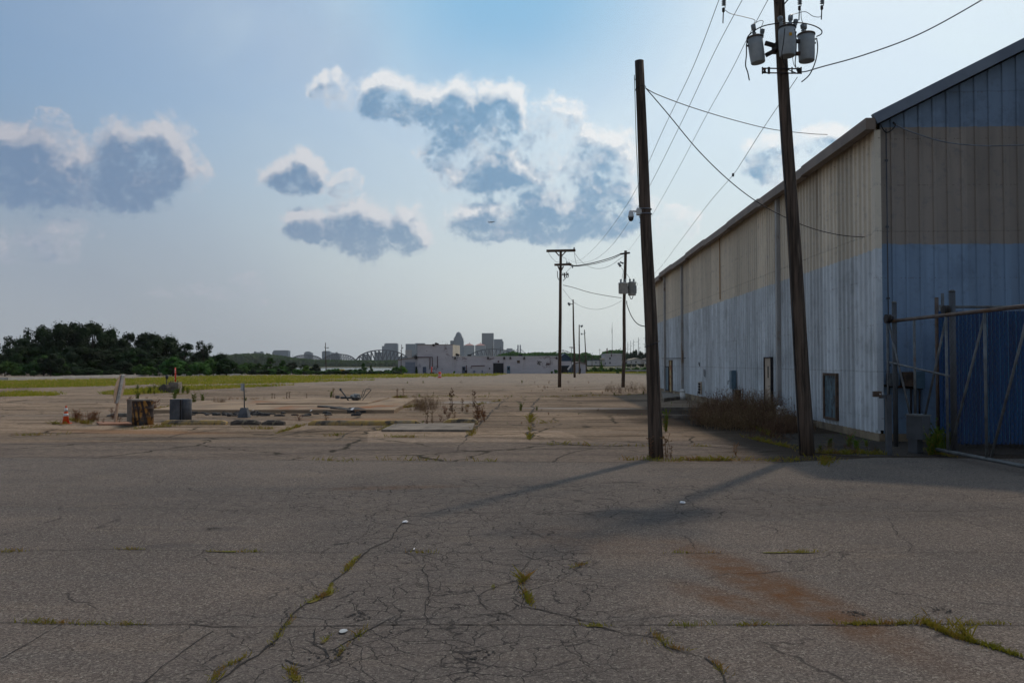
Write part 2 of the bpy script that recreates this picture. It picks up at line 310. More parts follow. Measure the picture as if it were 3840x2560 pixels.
def yard():
    m, N, b = newmat('yard_pavement'); pos = N.n('ShaderNodeNewGeometry').outputs['Position']; xyz = N.sep(pos)
    big = N.noise(N.vec('MULTIPLY', pos, (0.35, 1, 1)), 0.22, 6, 0.6).outputs[0]; med = N.noise(N.vec('MULTIPLY', pos, (0.3, 1.4, 1)), 1.0, 6, 0.65).outputs[0]
    col = N.mix(N.ramp(big, 0.32, 0.68), (0.290, 0.213, 0.150), (0.205, 0.157, 0.118))
    col = N.mix(N.ramp(med, 0.46, 0.66, 0, 0.9), col, (0.100, 0.070, 0.048)); col = N.mix(N.ramp(med, 0.28, 0.42, 0.5, 0), col, (0.30, 0.25, 0.20))
    st = N.noise(N.vec('MULTIPLY', pos, (0.05, 0.9, 1)), 1.0, 5, 0.6).outputs[0]; col = N.mix(N.ramp(st, 0.52, 0.7, 0, 0.45), col, (0.14, 0.125, 0.12))
    cu = N.math('FLOOR', N.math('DIVIDE', N.math('ADD', xyz[0], N.math('MULTIPLY', xyz[1], 0.18)), 4.7)); cv = N.math('FLOOR', N.math('DIVIDE', xyz[1], 3.9)); wn = N.n('ShaderNodeTexWhiteNoise', {'Vector': N.comb(cu, cv)}, noise_dimensions='2D').outputs[0]; kq = N.ramp(wn, 0, 1, 0.80, 1.14); col = N.mix(1.0, col, N.comb(kq, kq, kq), 'MULTIPLY')
    near = N.ramp(N.math('ADD', N.math('ADD', xyz[1], N.math('MULTIPLY', xyz[0], -0.03)), N.math('MULTIPLY', big, 1.6)), 17.3, 18.0); col = N.mix(near, N.mix(N.ramp(med, 0.4, 0.65), (0.165, 0.132, 0.108), (0.120, 0.097, 0.083)), col)
    # farther off the pavement is paler, greyer asphalt
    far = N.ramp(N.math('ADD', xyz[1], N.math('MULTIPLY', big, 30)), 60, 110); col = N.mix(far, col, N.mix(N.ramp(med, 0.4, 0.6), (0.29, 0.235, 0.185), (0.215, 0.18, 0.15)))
    fine = N.noise(pos, 40, 4, 0.7).outputs[0]; fl = N.noise(N.vec('MULTIPLY', pos, (1, 2.2, 1)), 7, 5, 0.7).outputs[0]; k = N.math('MULTIPLY', N.ramp(fine, 0.25, 0.75, 0.7, 1.3), N.ramp(fl, 0.32, 0.66, 0.68, 1.25)); col = N.mix(1.0, col, N.comb(k, k, k), 'MULTIPLY')
    wob = N.noise(pos, 1.5, 4).outputs['Color']; wv = N.vec('ADD', pos, N.vec('MULTIPLY', N.vec('SUBTRACT', wob, (0.5, 0.5, 0.5)), (0.8, 0.8, 0)))
    c1 = N.n('ShaderNodeTexVoronoi', {'Vector': wv, 'Scale': 0.32}, feature='DISTANCE_TO_EDGE').outputs['Distance']
    brk = N.noise(pos, 0.5, 3).outputs[0]; ck = N.math('MULTIPLY', N.ramp(c1, 0.004, 0.016, 0.95, 0), N.ramp(brk, 0.42, 0.52))
    col = N.mix(ck, col, (0.035, 0.030, 0.022))
    rn = N.noise(pos, 0.9, 5, 0.65).outputs[0]
    def T(px0, py0, px1, py1, w, soft, amp=0.4):
        a = gr(px0, py0); c = gr(px1, py1); mid = (a + c) / 2; d = c - a
        return stain(N, pos, mid.x, mid.y, d.length / 2, w, math.atan2(d.y, d.x), soft, rn, amp)
    rs = N.math('MAXIMUM', T(250, 1615, 800, 1625, 0.5, 0.6), T(1100, 1572, 1560, 1572, 0.35, 0.6)); col = N.mix(N.math('MULTIPLY', rs, 0.5), col, (0.30, 0.155, 0.075))
    dk = N.math('MAXIMUM', T(2230, 1536, 2690, 1548, 3.0, 0.45), N.math('MAXIMUM', T(2400, 1585, 2720, 1580, 2.2, 0.45), N.math('MULTIPLY', T(2150, 1505, 2460, 1500, 1.4, 0.6), 0.6))); col = N.mix(N.math('MULTIPLY', dk, 0.88), col, (0.018, 0.014, 0.012))  # dirt and the shade of the loading recess, painted near-black
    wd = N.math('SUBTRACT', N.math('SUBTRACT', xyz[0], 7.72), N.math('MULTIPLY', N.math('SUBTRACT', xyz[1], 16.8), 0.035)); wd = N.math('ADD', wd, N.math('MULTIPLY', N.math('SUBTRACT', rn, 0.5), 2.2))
    soil_shade = N.math('MULTIPLY', N.ramp(wd, -4.2, -2.6), N.ramp(xyz[1], 31, 24)); col = N.mix(N.math('MULTIPLY', soil_shade, 0.85), col, N.mix(N.ramp(fine, 0.3, 0.7), (0.042, 0.030, 0.021), (0.020, 0.015, 0.011)))  # soil along the wall, with the wall's cast shadow painted into its tone
    wp = N.math('MAXIMUM', T(1660, 1508, 1860, 1508, 1.3, 0.35, 0.3), T(1960, 1530, 2420, 1532, 0.6, 0.4, 0.3)); col = N.mix(N.math('MULTIPLY', wp, 0.4), col, (0.36, 0.35, 0.34))
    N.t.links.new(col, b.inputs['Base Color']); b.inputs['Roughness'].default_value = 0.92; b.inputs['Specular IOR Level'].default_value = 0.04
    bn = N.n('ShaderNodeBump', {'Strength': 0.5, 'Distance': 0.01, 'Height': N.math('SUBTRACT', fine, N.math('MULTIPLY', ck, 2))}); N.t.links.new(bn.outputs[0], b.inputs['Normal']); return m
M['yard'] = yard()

def siding(name, low, high, split, streak, rust=0.15, top=None, tsplit=99.0, mott=(0.09, 0.11, 0.14), soil=0.0):
    m, N, b = newmat(name); pos = N.n('ShaderNodeNewGeometry').outputs['Position']; z = N.sep(pos)[2]
    sv = N.vec('MULTIPLY', pos, (1.6, 1.6, 0.16)); s1 = N.noise(sv, 2.5, 6, 0.65).outputs[0]; s2 = N.noise(N.vec('ADD', sv, (9, 3, 5)), 1.0, 5, 0.6).outputs[0]
    blotch = N.noise(pos, 0.9, 6, 0.6).outputs[0]
    edge = N.math('ADD', z, N.math('MULTIPLY', N.math('SUBTRACT', s1, 0.5), 0.10)); f = N.ramp(edge, split - 0.015, split + 0.015)
    lo = N.mix(N.ramp(s1, 0.4, 0.68, 0, streak), low, tuple(q * 1.45 for q in low)); lo = N.mix(N.ramp(blotch, 0.52, 0.72, 0, 0.6), lo, tuple(q * 0.62 for q in low))
    hi = N.mix(N.ramp(s2, 0.4, 0.7, 0, 0.55), high, tuple(q * 0.7 for q in high)); hi = N.mix(N.ramp(blotch, 0.55, 0.75, 0, 0.3), hi, tuple(q * 1.25 for q in high))
    col = N.mix(f, lo, hi)
    if top: col = N.mix(N.ramp(N.math('ADD', z, N.math('MULTIPLY', N.math('SUBTRACT', blotch, 0.5), 0.12)), tsplit - 0.01, tsplit + 0.01), col, N.mix(N.ramp(blotch, 0.45, 0.6), top, tuple(q * 0.75 for q in top)))
    if rust: col = N.mix(N.ramp(N.noise(N.vec('MULTIPLY', pos, (2.2, 2.2, 0.12)), 1.3, 6, 0.6).outputs[0], 0.64, 0.74, 0, rust), col, (0.20, 0.13, 0.08))
    ax = N.sep(pos)[0 if top else 1]; cell = N.n('ShaderNodeTexWhiteNoise', {'W': N.math('FLOOR', N.math('DIVIDE', ax, 0.87 if top else 1.0))}, noise_dimensions='1D').outputs[0]; kk = N.ramp(cell, 0, 1, 0.86, 1.10); col = N.mix(1.0, col, N.comb(kk, kk, kk), 'MULTIPLY')
    lap = N.math('ABSOLUTE', N.math('SUBTRACT', N.math('FRACT', N.math('DIVIDE', N.math('ADD', z, N.math('MULTIPLY', cell, 0.02)), 2.95)), 0.5)); col = N.mix(N.ramp(lap, 0.001, 0.006, 0.22, 0), col, (0.06, 0.06, 0.065))
    scr = N.math('MULTIPLY', N.ramp(N.math('ABSOLUTE', N.math('SUBTRACT', N.math('FRACT', N.math('DIVIDE', z, 0.98)), 0.5)), 0.006, 0.014, 1, 0), N.ramp(N.noise(N.vec('MULTIPLY', pos, (8, 8, 3)), 3.0, 1).outputs[0], 0.55, 0.62)); col = N.mix(N.math('MULTIPLY', scr, 0.5), col, (0.10, 0.07, 0.05))
    dn = N.noise(pos, 5, 5, 0.7).outputs[0]; col = N.mix(N.ramp(dn, 0.5, 0.75, 0, 0.4), col, mott)
    N.t.links.new(col, b.inputs['Base Color']); b.inputs['Roughness'].default_value = 0.62; b.inputs['Specular IOR Level'].default_value = 0.2; return m
M['side'] = siding('side_wall_paint', (0.49, 0.53, 0.56), (0.68, 0.61, 0.50), 4.05, 0.8, 0.35, mott=(0.24, 0.26, 0.29))
M['gable'] = siding('gable_wall_paint', (0.185, 0.265, 0.375), (0.275, 0.24, 0.21), 4.14, 0.35, 0.0, top=(0.18, 0.25, 0.35), tsplit=6.62)

def tower(name, wall, glass, sx, sz):
    m, N, b = newmat(name); p = N.sep(N.n('ShaderNodeTexCoord').outputs['Object'])
    u = N.math('FRACT', N.math('DIVIDE', N.math('ADD', p[0], p[1]), sx)); w = N.math('FRACT', N.math('DIVIDE', p[2], sz))
    f = N.math('MULTIPLY', N.ramp(u, 0.25, 0.3), N.ramp(w, 0.35, 0.4)); nz = N.noise(N.n('ShaderNodeTexCoord').outputs['Object'], 0.03, 3).outputs[0]
    col = N.mix(f, wall, glass); col = N.mix(N.ramp(nz, 0.4, 0.6, 0, 0.25), col, tuple(q * 0.7 for q in wall))
    N.t.links.new(col, b.inputs['Base Color']); b.inputs['Roughness'].default_value = 0.6; return m
M['tw_glass'] = tower('glass_tower', (0.035, 0.075, 0.13), (0.022, 0.05, 0.095), 6, 8)
M['tw_dark'] = tower('dark_tower', (0.02, 0.042, 0.08), (0.012, 0.026, 0.055), 5, 7)
M['tw_stone'] = tower('stone_tower', (0.055, 0.09, 0.135), (0.028, 0.05, 0.09), 7, 8)
M['tw_brick'] = tower('brick_tower', (0.20, 0.14, 0.12), (0.07, 0.07, 0.09), 7, 8)
M['tw_pale'] = tower('pale_tower', (0.16, 0.19, 0.22), (0.06, 0.085, 0.12), 6, 9)
def barrelmat():
    m, N, b = newmat('rust_and_yellow_stripes'); tc = N.n('ShaderNodeTexCoord').outputs['Object']; p = N.sep(tc)
    u = N.math('ADD', N.math('MULTIPLY', p[0], 7.5), N.math('ADD', N.math('MULTIPLY', p[2], 1.6), N.math('MULTIPLY', N.noise(tc, 3, 4).outputs[0], 0.9)))
    s = N.ramp(N.math('PINGPONG', u, 0.5), 0.18, 0.26); wear = N.ramp(N.noise(tc, 6, 6, 0.7).outputs[0], 0.42, 0.56)
    col = N.mix(N.math('MULTIPLY', s, wear), (0.032, 0.020, 0.018), (0.36, 0.17, 0.03)); col = N.mix(N.ramp(N.noise(tc, 2.5, 5).outputs[0], 0.56, 0.66), col, (0.075, 0.075, 0.08))
    N.t.links.new(col, b.inputs['Base Color']); b.inputs['Roughness'].default_value = 0.8; return m
M['barrel'] = barrelmat()
def water():
    m, N, b = newmat('river_water'); pos = N.n('ShaderNodeNewGeometry').outputs['Position']
    b.inputs['Base Color'].default_value = (0.10, 0.11, 0.10, 1); b.inputs['Roughness'].default_value = 0.12
    bn = N.n('ShaderNodeBump', {'Strength': 0.4, 'Distance': 0.3, 'Height': N.noise(pos, 0.4, 4).outputs[0]}); N.t.links.new(bn.outputs[0], b.inputs['Normal']); return m
M['water'] = water()
M['earth'] = pm('rough_ground', (0.10, 0.105, 0.04), (0.14, 0.115, 0.07), 0.08, 1.0, 0.05, c3=(0.06, 0.075, 0.025), s3=0.3, t3=(0.5, 0.65))
# ---------------------------------------------------------------- sky, sun, camera, air
SUN_EL, SUN_AZ = R(48.5), R(31)
def world():
    w = bpy.data.worlds.new('World'); SC.world = w; w.use_nodes = True; t = w.node_tree; N = NT(t)
    for n in list(t.nodes): t.nodes.remove(n)
    sky = N.n('ShaderNodeTexSky', sky_type='NISHITA'); sky.sun_disc = False; sky.sun_elevation = SUN_EL; sky.sun_rotation = SUN_AZ
    sky.air_density = 1.2; sky.dust_density = 1.5; sky.ozone_density = 1.5
    d = N.n('ShaderNodeTexCoord').outputs['Generated']; x, y, z = N.sep(d)
    az = N.math('MULTIPLY', N.math('ARCTAN2', x, y), 57.29578); el = N.math('MULTIPLY', N.math('ARCSINE', z), 57.29578)
    A = N.comb(az, el)
    def ae(px, py):
        q = ray(px, py).normalized(); return math.degrees(math.atan2(q.x, q.y)), math.degrees(math.asin(q.z))
    # ---- cloud field as a node group: lobes of cumulus with flatter bases, broken by billowing noise
    g = bpy.data.node_groups.new('cloud_field', 'ShaderNodeTree'); g.interface.new_socket('P', in_out='INPUT', socket_type='NodeSocketVector')
    g.interface.new_socket('D', in_out='OUTPUT', socket_type='NodeSocketFloat'); g.interface.new_socket('L', in_out='OUTPUT', socket_type='NodeSocketFloat'); G = NT(g)
    gi = g.nodes.new('NodeGroupInput').outputs[0]; go = g.nodes.new('NodeGroupOutput')
    wn = G.noise(gi, 0.32, 3, 0.6).outputs['Color']; wp = G.vec('ADD', gi, G.vec('MULTIPLY', G.vec('SUBTRACT', wn, (0.5, 0.5, 0.5)), (2.6, 2.0, 0)))
    k = 57.3 / 3000
    lobes = [  # px, py, half width, height above, depth below, weight
        (90, 620, 200, 150, 170, 1), (330, 680, 320, 130, 110, 1), (560, 600, 170, 160, 170, 1), (190, 500, 60, 90, 60, .45), (90, 860, 240, 50, 40, .35), (730, 640, 70, 60, 50, .35),
        (1100, 670, 130, 75, 60, 1), (1150, 640, 80, 75, 70, 1), (1295, 680, 55, 50, 50, .45),
        (1180, 850, 130, 100, 60, 1), (1350, 860, 170, 130, 115, 1), (1520, 880, 110, 120, 80, 1),
        (1460, 385, 160, 110, 75, 1), (1250, 340, 90, 75, 70, .5), (1680, 430, 210, 120, 100, 1), (1870, 410, 120, 120, 130, 1), (1760, 590, 190, 130, 90, .75), (1860, 660, 210, 110, 80, 1),
        (2080, 500, 130, 130, 120, .45), (2240, 600, 160, 140, 120, .75), (2120, 720, 230, 110, 90, .7),
        (1830, 840, 170, 110, 80, 1), (2060, 830, 240, 130, 100, 1), (2270, 800, 190, 150, 110, .9),
        (2920, 590, 140, 90, 120, .6), (3080, 540, 130, 80, 120, .6), (2540, 840, 80, 60, 60, .4), (940, 1065, 70, 40, 24, .4), (760, 1110, 200, 28, 24, .32), (60, 930, 220, 60, 60, .42)]
    cur = None
    for px, py, hw, up, dn, wt in lobes:
        a, e = ae(px, py); v = G.vec('SUBTRACT', wp, (a, e, 0))
        p1 = G.vec('MULTIPLY', v, (1 / (hw * k), 1 / (up * k), 0)); p2 = G.vec('MULTIPLY', v, (-1 / (hw * k), -1 / (dn * k), 0))
        l = G.math('MINIMUM', G.math('MULTIPLY', G.math('SUBTRACT', 1.10, G.vec('LENGTH', G.vec('MAXIMUM', p1, p2))), 2.3), wt * 1.15 - 0.05)
        cur = l if cur is None else G.math('SMOOTH_MAX', cur, l, 0.12)
    f1 = G.noise(G.vec('MULTIPLY', gi, (1, 1.2, 0)), 0.42, 9, 0.57, 0.2).outputs[0]
    f2 = G.noise(G.vec('ADD', gi, (17, 5, 3)), 0.85, 5, 0.55).outputs[0]
    fb = G.math('ADD', G.math('MULTIPLY', G.math('SUBTRACT', f1, 0.5), 2.3), G.math('MULTIPLY', G.math('SUBTRACT', G.math('ABSOLUTE', G.math('SUBTRACT', G.math('MULTIPLY', f2, 2), 1.0)), 0.2), 1.15))
    D = G.math('ADD', G.math('MAXIMUM', cur, -1.0), G.math('ADD', fb, 0.0)); g.links.new(D, go.inputs[0]); g.links.new(G.math('ADD', G.math('MAXIMUM', cur, -1.0), G.math('MULTIPLY', fb, 0.42)), go.inputs[1])
    def field(v): x_ = N.n('ShaderNodeGroup'); x_.node_tree = g; t.links.new(v, x_.inputs[0]); return x_.outputs
    D0, L0 = field(A); D1, L1 = field(N.vec('ADD', A, (0.30, 0.95, 0)))
    cover = N.ramp(D0, -0.12, 0.85); dens = N.ramp(D0, 0.0, 1.1)
    sv = N.noise(N.vec('ADD', A, (3, 8, 0)), 0.33, 2, 0.5).outputs[0]; L1 = N.math('ADD', L1, N.ramp(sv, 0.3, 0.7, 0.2, -0.32))
    lit = N.math('ADD', N.ramp(L1, -0.30, 1.0, 0.95, 0.0), N.math('MULTIPLY', N.ramp(N.math('SUBTRACT', D0, D1), 0.05, 0.9), 0.36), clamp=True)
    # ---- brightness towards the sun
    sd = Vector((math.cos(SUN_EL) * math.sin(SUN_AZ), math.cos(SUN_EL) * math.cos(SUN_AZ), math.sin(SUN_EL)))
    ca = N.vec('DOT_PRODUCT', d, tuple(sd)); glow = N.ramp(ca, 0.30, 1.0); glow2 = N.ramp(ca, 0.55, 0.90)
    # ---- clear sky: the physical sky under a thin high veil
    S = 0.1; q = lambda r_, g_, b_: (r_ / S, g_ / S, b_ / S)
    ns = N.n('ShaderNodeHueSaturation', {'Hue': 0.5, 'Saturation': 1.15, 'Value': SKYV, 'Color': sky.outputs[0]}).outputs[0]
    veil = N.mix(N.ramp(ca, 0.42, 0.90), q(0.22, 0.33, 0.49), q(0.76, 0.89, 0.93))
    veil = N.mix(N.ramp(ca, -0.15, 0.42), q(0.46, 0.47, 0.48), veil)
    vn = N.noise(N.vec('MULTIPLY', A, (0.5, 0.9, 0)), 0.09, 5, 0.55, 0.6).outputs[0]
    vf = N.math('ADD', N.ramp(el, -1, 22, 0.90, 0.50), N.ramp(vn, 0.35, 0.7, -0.14, 0.22)); vf = N.math('ADD', vf, N.ramp(ca, 0.7, 0.95, 0, 0.3), clamp=True)
    base = N.mix(vf, ns, veil)
    hor = N.mix(N.ramp(ca, 0.40, 0.72), q(0.375, 0.405, 0.44), q(0.72, 0.77, 0.75)); base = N.mix(N.ramp(el, -0.5, 18, 0.95, 0), base, hor)
    blue = stainw(N, A, ae(1900, -60), 19, 11); base = N.mix(N.math('MULTIPLY', blue, 0.75), base, q(0.17, 0.45, 0.72))
    pale = stainw(N, A, ae(1250, 150), 6, 5); base = N.mix(N.math('MULTIPLY', pale, 0.35), base, q(0.42, 0.52, 0.65))
    # ---- clouds: blue-grey bodies, bright sunward rims
    shade = N.mix(N.ramp(ca, 0.5, 0.9), q(0.165, 0.25, 0.39), q(0.175, 0.355, 0.545)); bright = N.mix(N.ramp(ca, 0.45, 0.85), q(0.48, 0.49, 0.55), q(0.88, 0.90, 0.91))
    low = N.ramp(el, 2, 12, 0.5, 0); shade = N.mix(low, shade, base); bright = N.mix(low, bright, base)
    body = N.mix(N.math('MULTIPLY', dens, 0.95), N.mix(N.math('MULTIPLY', lit, 0.8), base, bright), shade); cc = N.mix(N.math('POWER', lit, 1.25), body, bright)
    op = N.math('MULTIPLY', cover, 0.93); col = N.mix(op, base, cc)
    col = N.mix(N.ramp(el, -4, -0.6, 1, 0), col, q(0.22, 0.22, 0.22))
    bg = N.n('ShaderNodeBackground', {'Color': col, 'Strength': S}); out = N.n('ShaderNodeOutputWorld'); t.links.new(bg.outputs[0], out.inputs[0])
    w.cycles.sampling_method = 'MANUAL'; w.cycles.sample_map_resolution = 512
def stainw(N, A, c, ra, re):
    v = N.vec('MULTIPLY', N.vec('SUBTRACT', A, (c[0], c[1], 0)), (1 / ra, 1 / re, 0)); return N.ramp(N.vec('LENGTH', v), 0.1, 1.0, 1, 0)
SKYV = 1.0
world()
sd = Vector((math.cos(SUN_EL) * math.sin(SUN_AZ), math.cos(SUN_EL) * math.cos(SUN_AZ), math.sin(SUN_EL)))
ld = bpy.data.lights.new('sun', 'SUN'); ld.energy = 1.5; ld.angle = R(2.2); ld.color = (1.0, 0.82, 0.62)
lo = bpy.data.objects.new('sun', ld); COL.objects.link(lo); lo.rotation_euler = (-sd).to_track_quat('-Z', 'Y').to_euler(); lo.location = (20, 40, 60)
cd = bpy.data.cameras.new('camera'); co = bpy.data.objects.new('camera', cd); COL.objects.link(co); SC.camera = co
cd.sensor_width = 36; cd.sensor_fit = 'HORIZONTAL'; cd.lens = 36 * F / 3840; cd.clip_start = 0.1; cd.clip_end = 30000
co.location = CAM; co.rotation_euler = (R(90) + PA, 0, 0)
SC.view_settings.view_transform = 'Standard'; SC.view_settings.look = 'None'; SC.view_settings.gamma = 1; SC.view_settings.exposure = 0.0
SC.render.engine = 'CYCLES'; SC.cycles.use_denoising = True; SC.cycles.use_adaptive_sampling = True; SC.cycles.adaptive_threshold = 0.018; SC.cycles.adaptive_min_samples = 12; SC.cycles.max_bounces = 6; SC.cycles.volume_bounces = 0; SC.cycles.transparent_max_bounces = 8
SC.cycles.caustics_reflective = False; SC.cycles.caustics_refractive = False; SC.cycles.sample_clamp_indirect = 4
def haze():
    m = bpy.data.materials.new('haze_air'); m.use_nodes = True; t = m.node_tree; t.nodes.remove(t.nodes['Principled BSDF'])
    v = t.nodes.new('ShaderNodeVolumePrincipled'); v.inputs['Color'].default_value = (0.86, 0.92, 0.97, 1); v.inputs['Density'].default_value = HAZE; v.inputs['Anisotropy'].default_value = 0.3
    t.links.new(v.outputs[0], t.nodes['Material Output'].inputs['Volume'])
    b = MB(); b.box((0, 3900, 95 - 5.5), (12400, 8400, 201)); o = b.build('haze', m); tag(o, 'thin pale summer haze over the yard, the river and the city', None, None, 'stuff')
HAZE = 0.00005
haze()
# ---------------------------------------------------------------- terrain, river, pavement
def terrain():
    xs = [-5800, -2500, -1000, -400, -150, -60, -20, 0, 8, 14, 20, 40, 80, 160, 400, 1000, 2500, 5800]
    ys = [-80, 0, YS, 60, 120, 200, 270, 283, 300, 1000, 1640, 1665, 3000, 7800]
    def h(x, y):
        if y <= 270: return gz(y)
        if x >= 20 or y <= 270: return gz(270)
        if y <= 283: return -5.0
        if y <= 1640: return -10.0
        return -7.0
    b = MB(); n = len(xs); vs = [(x, y, h(x, y)) for y in ys for x in xs]
    fs = [(j * n + i, j * n + i + 1, (j + 1) * n + i + 1, (j + 1) * n + i) for j in range(len(ys) - 1) for i in range(n - 1)]
    b.add(vs, fs); tag(b.build('ground', M['earth']), kind='structure')
    b = MB(); b.add([(-5800, 276, -8), (19, 276, -8), (19, 1660, -8), (-5800, 1660, -8)], [(0, 1, 2, 3)]); tag(b.build('water', M['water']), kind='structure')
terrain()
def sheet(b, poly, dz, mi=0):               # flat polygon laid on the yard, cut where the yard bends at YS
    def clip(P, keep):
        o = []
        for i, p in enumerate(P):
            q = P[(i + 1) % len(P)]; a, c = keep(p), keep(q)
            if a: o.append(p)
            if a != c:
                t = (YS - p[1]) / (q[1] - p[1]); o.append((p[0] + (q[0] - p[0]) * t, YS))
        return o
    for K in (lambda p: p[1] <= YS, lambda p: p[1] > YS):
        P = clip([(p[0], p[1]) for p in poly], K)
        if len(P) >= 3:
            ar = sum(P[i][0] * P[(i + 1) % len(P)][1] - P[(i + 1) % len(P)][0] * P[i][1] for i in range(len(P)))
            if ar < 0: P.reverse()
            b.add([gp(p[0], p[1], dz) for p in P], [tuple(range(len(P)))], mi)
def crackline(b, pts, w, dz, mi, jag=0.05, gap=0.0, step=0.09):
    """irregular dark seam between yard points: wandering centre line, uneven width"""
    P = [Vector(p) for p in pts]; seg = []
    for i in range(len(P) - 1):
        d = P[i + 1] - P[i]; k = max(2, int(d.length / (step * (1 if P[i].y < 16 else 3))))
        for j in range(k): seg.append(P[i] + d * (j / k))
    seg.append(P[-1]); off = 0.0; prev = None; sd_ = rnd.random() * 99
    for i, p in enumerate(seg):
        d = (seg[min(i + 1, len(seg) - 1)] - seg[max(i - 1, 0)]); d.z = 0
        if d.length < 1e-6: continue
        d.normalize(); nrm = Vector((-d.y, d.x, 0))
        o1 = (mn.noise(Vector((p.x * 1.7, p.y * 1.7, sd_))) * 1.4 + mn.noise(Vector((p.x * 9, p.y * 9, sd_))) * 0.6) * jag
        ww = w * (0.45 + 0.9 * abs(mn.noise(Vector((p.x * 6, p.y * 6, sd_ + 5)))) * 2)
        c = p + nrm * o1; cur = (c + nrm * ww / 2, c - nrm * ww / 2)
        if gap and mn.noise(Vector((p.x * 0.9, p.y * 0.9, sd_ + 9))) < gap - 0.5: prev = None; continue
        if prev:
            q = [prev[0], prev[1], cur[1], cur[0]]; b.add([gp(v.x, v.y, dz) for v in q], [(0, 1, 2, 3)], mi)
        prev = cur
def G(*pp): return [gr(x, y) for x, y in pp]
edge = [gr(x, y) for x, y in ((-1200, 1702), (0, 1716), (1200, 1727), (2300, 1735), (2900, 1738), (3300, 1716), (3900, 1722), (5500, 1722))]
a = MB(); sheet(a, [(p.x, p.y) for p in edge] + [(26, -14), (-26, -14), (-26, edge[0].y)], 0.008)
def ga(*pp): return G(*pp)
CR = [  # seams and long cracks in the near asphalt (picture points of the seam, width)
    (((-300, 1710), (600, 1722), (1300, 1728), (2440, 1737), (3000, 1741)), 0.035, 0.02),
    (((-300, 1900), (500, 1908), (1000, 1922), (1700, 1926), (2500, 1924), (3100, 1921), (3900, 1916)), 0.014, 0.03),
    (((-300, 1892), (300, 1896), (900, 1912), (1500, 1920)), 0.010, 0.04),
    (((-300, 2078), (400, 2062), (900, 2072), (1400, 2078), (2100, 2076), (2700, 2076), (3300, 2076), (3900, 2074)), 0.013, 0.03),
    (((-300, 2340), (60, 2338), (150, 2344), (700, 2348), (800, 2358), (1100, 2352), (1700, 2347), (2300, 2352), (2900, 2350), (3400, 2348), (3900, 2346)), 0.016, 0.022),
    (((1510, 1965), (1460, 2030), (1390, 2060), (1345, 2090), (1290, 2150), (1240, 2190), (1225, 2235), (1150, 2265), (1090, 2320), (1035, 2400), (960, 2460), (880, 2500), (760, 2600)), 0.022, 0.035),
    (((1480, 2310), (1350, 2390), (1270, 2440), (1290, 2480), (1120, 2520), (1060, 2600)), 0.016, 0.04),
    (((1965, 2160), (1960, 2200), (1985, 2240), (1975, 2275), (2080, 2300), (2180, 2330), (2230, 2345)), 0.020, 0.04),
    (((2200, 2345), (2330, 2380), (2470, 2400), (2500, 2430), (2640, 2470), (2700, 2510), (2720, 2600)), 0.020, 0.03),
    (((3450, 2348), (3560, 2385), (3640, 2410), (3760, 2445), (3900, 2500)), 0.030, 0.03),
    (((1210, 2360), (1180, 2420), (1230, 2470), (1160, 2500), (1100, 2470)), 0.018, 0.05),
    (((800, 2370), (720, 2420), (620, 2500), (540, 2570)), 0.014, 0.02), (((220, 2350), (100, 2420), (-40, 2500)), 0.014, 0.02),
    (((2180, 2105), (2150, 2140), (2250, 2160)), 0.012, 0.06), (((1980, 2110), (1930, 2180), (1870, 2195), (1800, 2240), (1830, 2290), (1910, 2310), (1940, 2345)), 0.012, 0.04),
    (((1600, 2085), (1580, 2140), (1620, 2230), (1590, 2310), (1600, 2345)), 0.010, 0.05), (((3350, 1955), (3380, 2010), (3430, 2050), (3400, 2070)), 0.012, 0.05),
    (((2100, 2170), (2160, 2130), (2230, 2100)), 0.010, 0.06), (((1700, 1745), (1500, 1770), (1330, 1800)), 0.010, 0.06), (((1230, 2400), (1500, 2370), (1800, 2352)), 0.010, 0.05),
    (((0, 1810), (300, 1840), (800, 1860)), 0.008, 0.05), (((0, 1970), (200, 1955), (500, 1950)), 0.008, 0.05), (((2250, 2345), (2560, 2310), (2900, 2330)), 0.009, 0.04),
    (((3000, 1741), (3250, 1760), (3500, 1758)), 0.012, 0.05)]
for pp, w, j in CR: crackline(a, ga(*pp), w * 0.58, 0.0125, 1, j)
# broken-out patches
for px, py, w_ in ((1350, 2315, .17), (1875, 2315, .15), (1810, 2462, .16), (1240, 2462, .22), (3530, 2293, .13), (3205, 2305, .12), (800, 1985, .12)):
    c = gr(px, py)
    for q in range(34):
        ang = rnd.uniform(0, 6.28); rr = w_ * .55 * math.sqrt(rnd.random()); x, y = c.x + rr * math.cos(ang) * 1.1, c.y + rr * math.sin(ang) * 0.9; s_ = rnd.uniform(.004, .013); n_ = rnd.randint(4, 6)
        a.add([gp(x + s_ * rnd.uniform(.5, 1.3) * math.cos(6.28 * i / n_), y + s_ * rnd.uniform(.5, 1.2) * math.sin(6.28 * i / n_), 0.0125 + q * 1e-5) for i in range(n_)], [tuple(range(n_))], 1)
tag(a.build('asphalt_road', [M['asphalt'], M['crack']]), kind='structure')

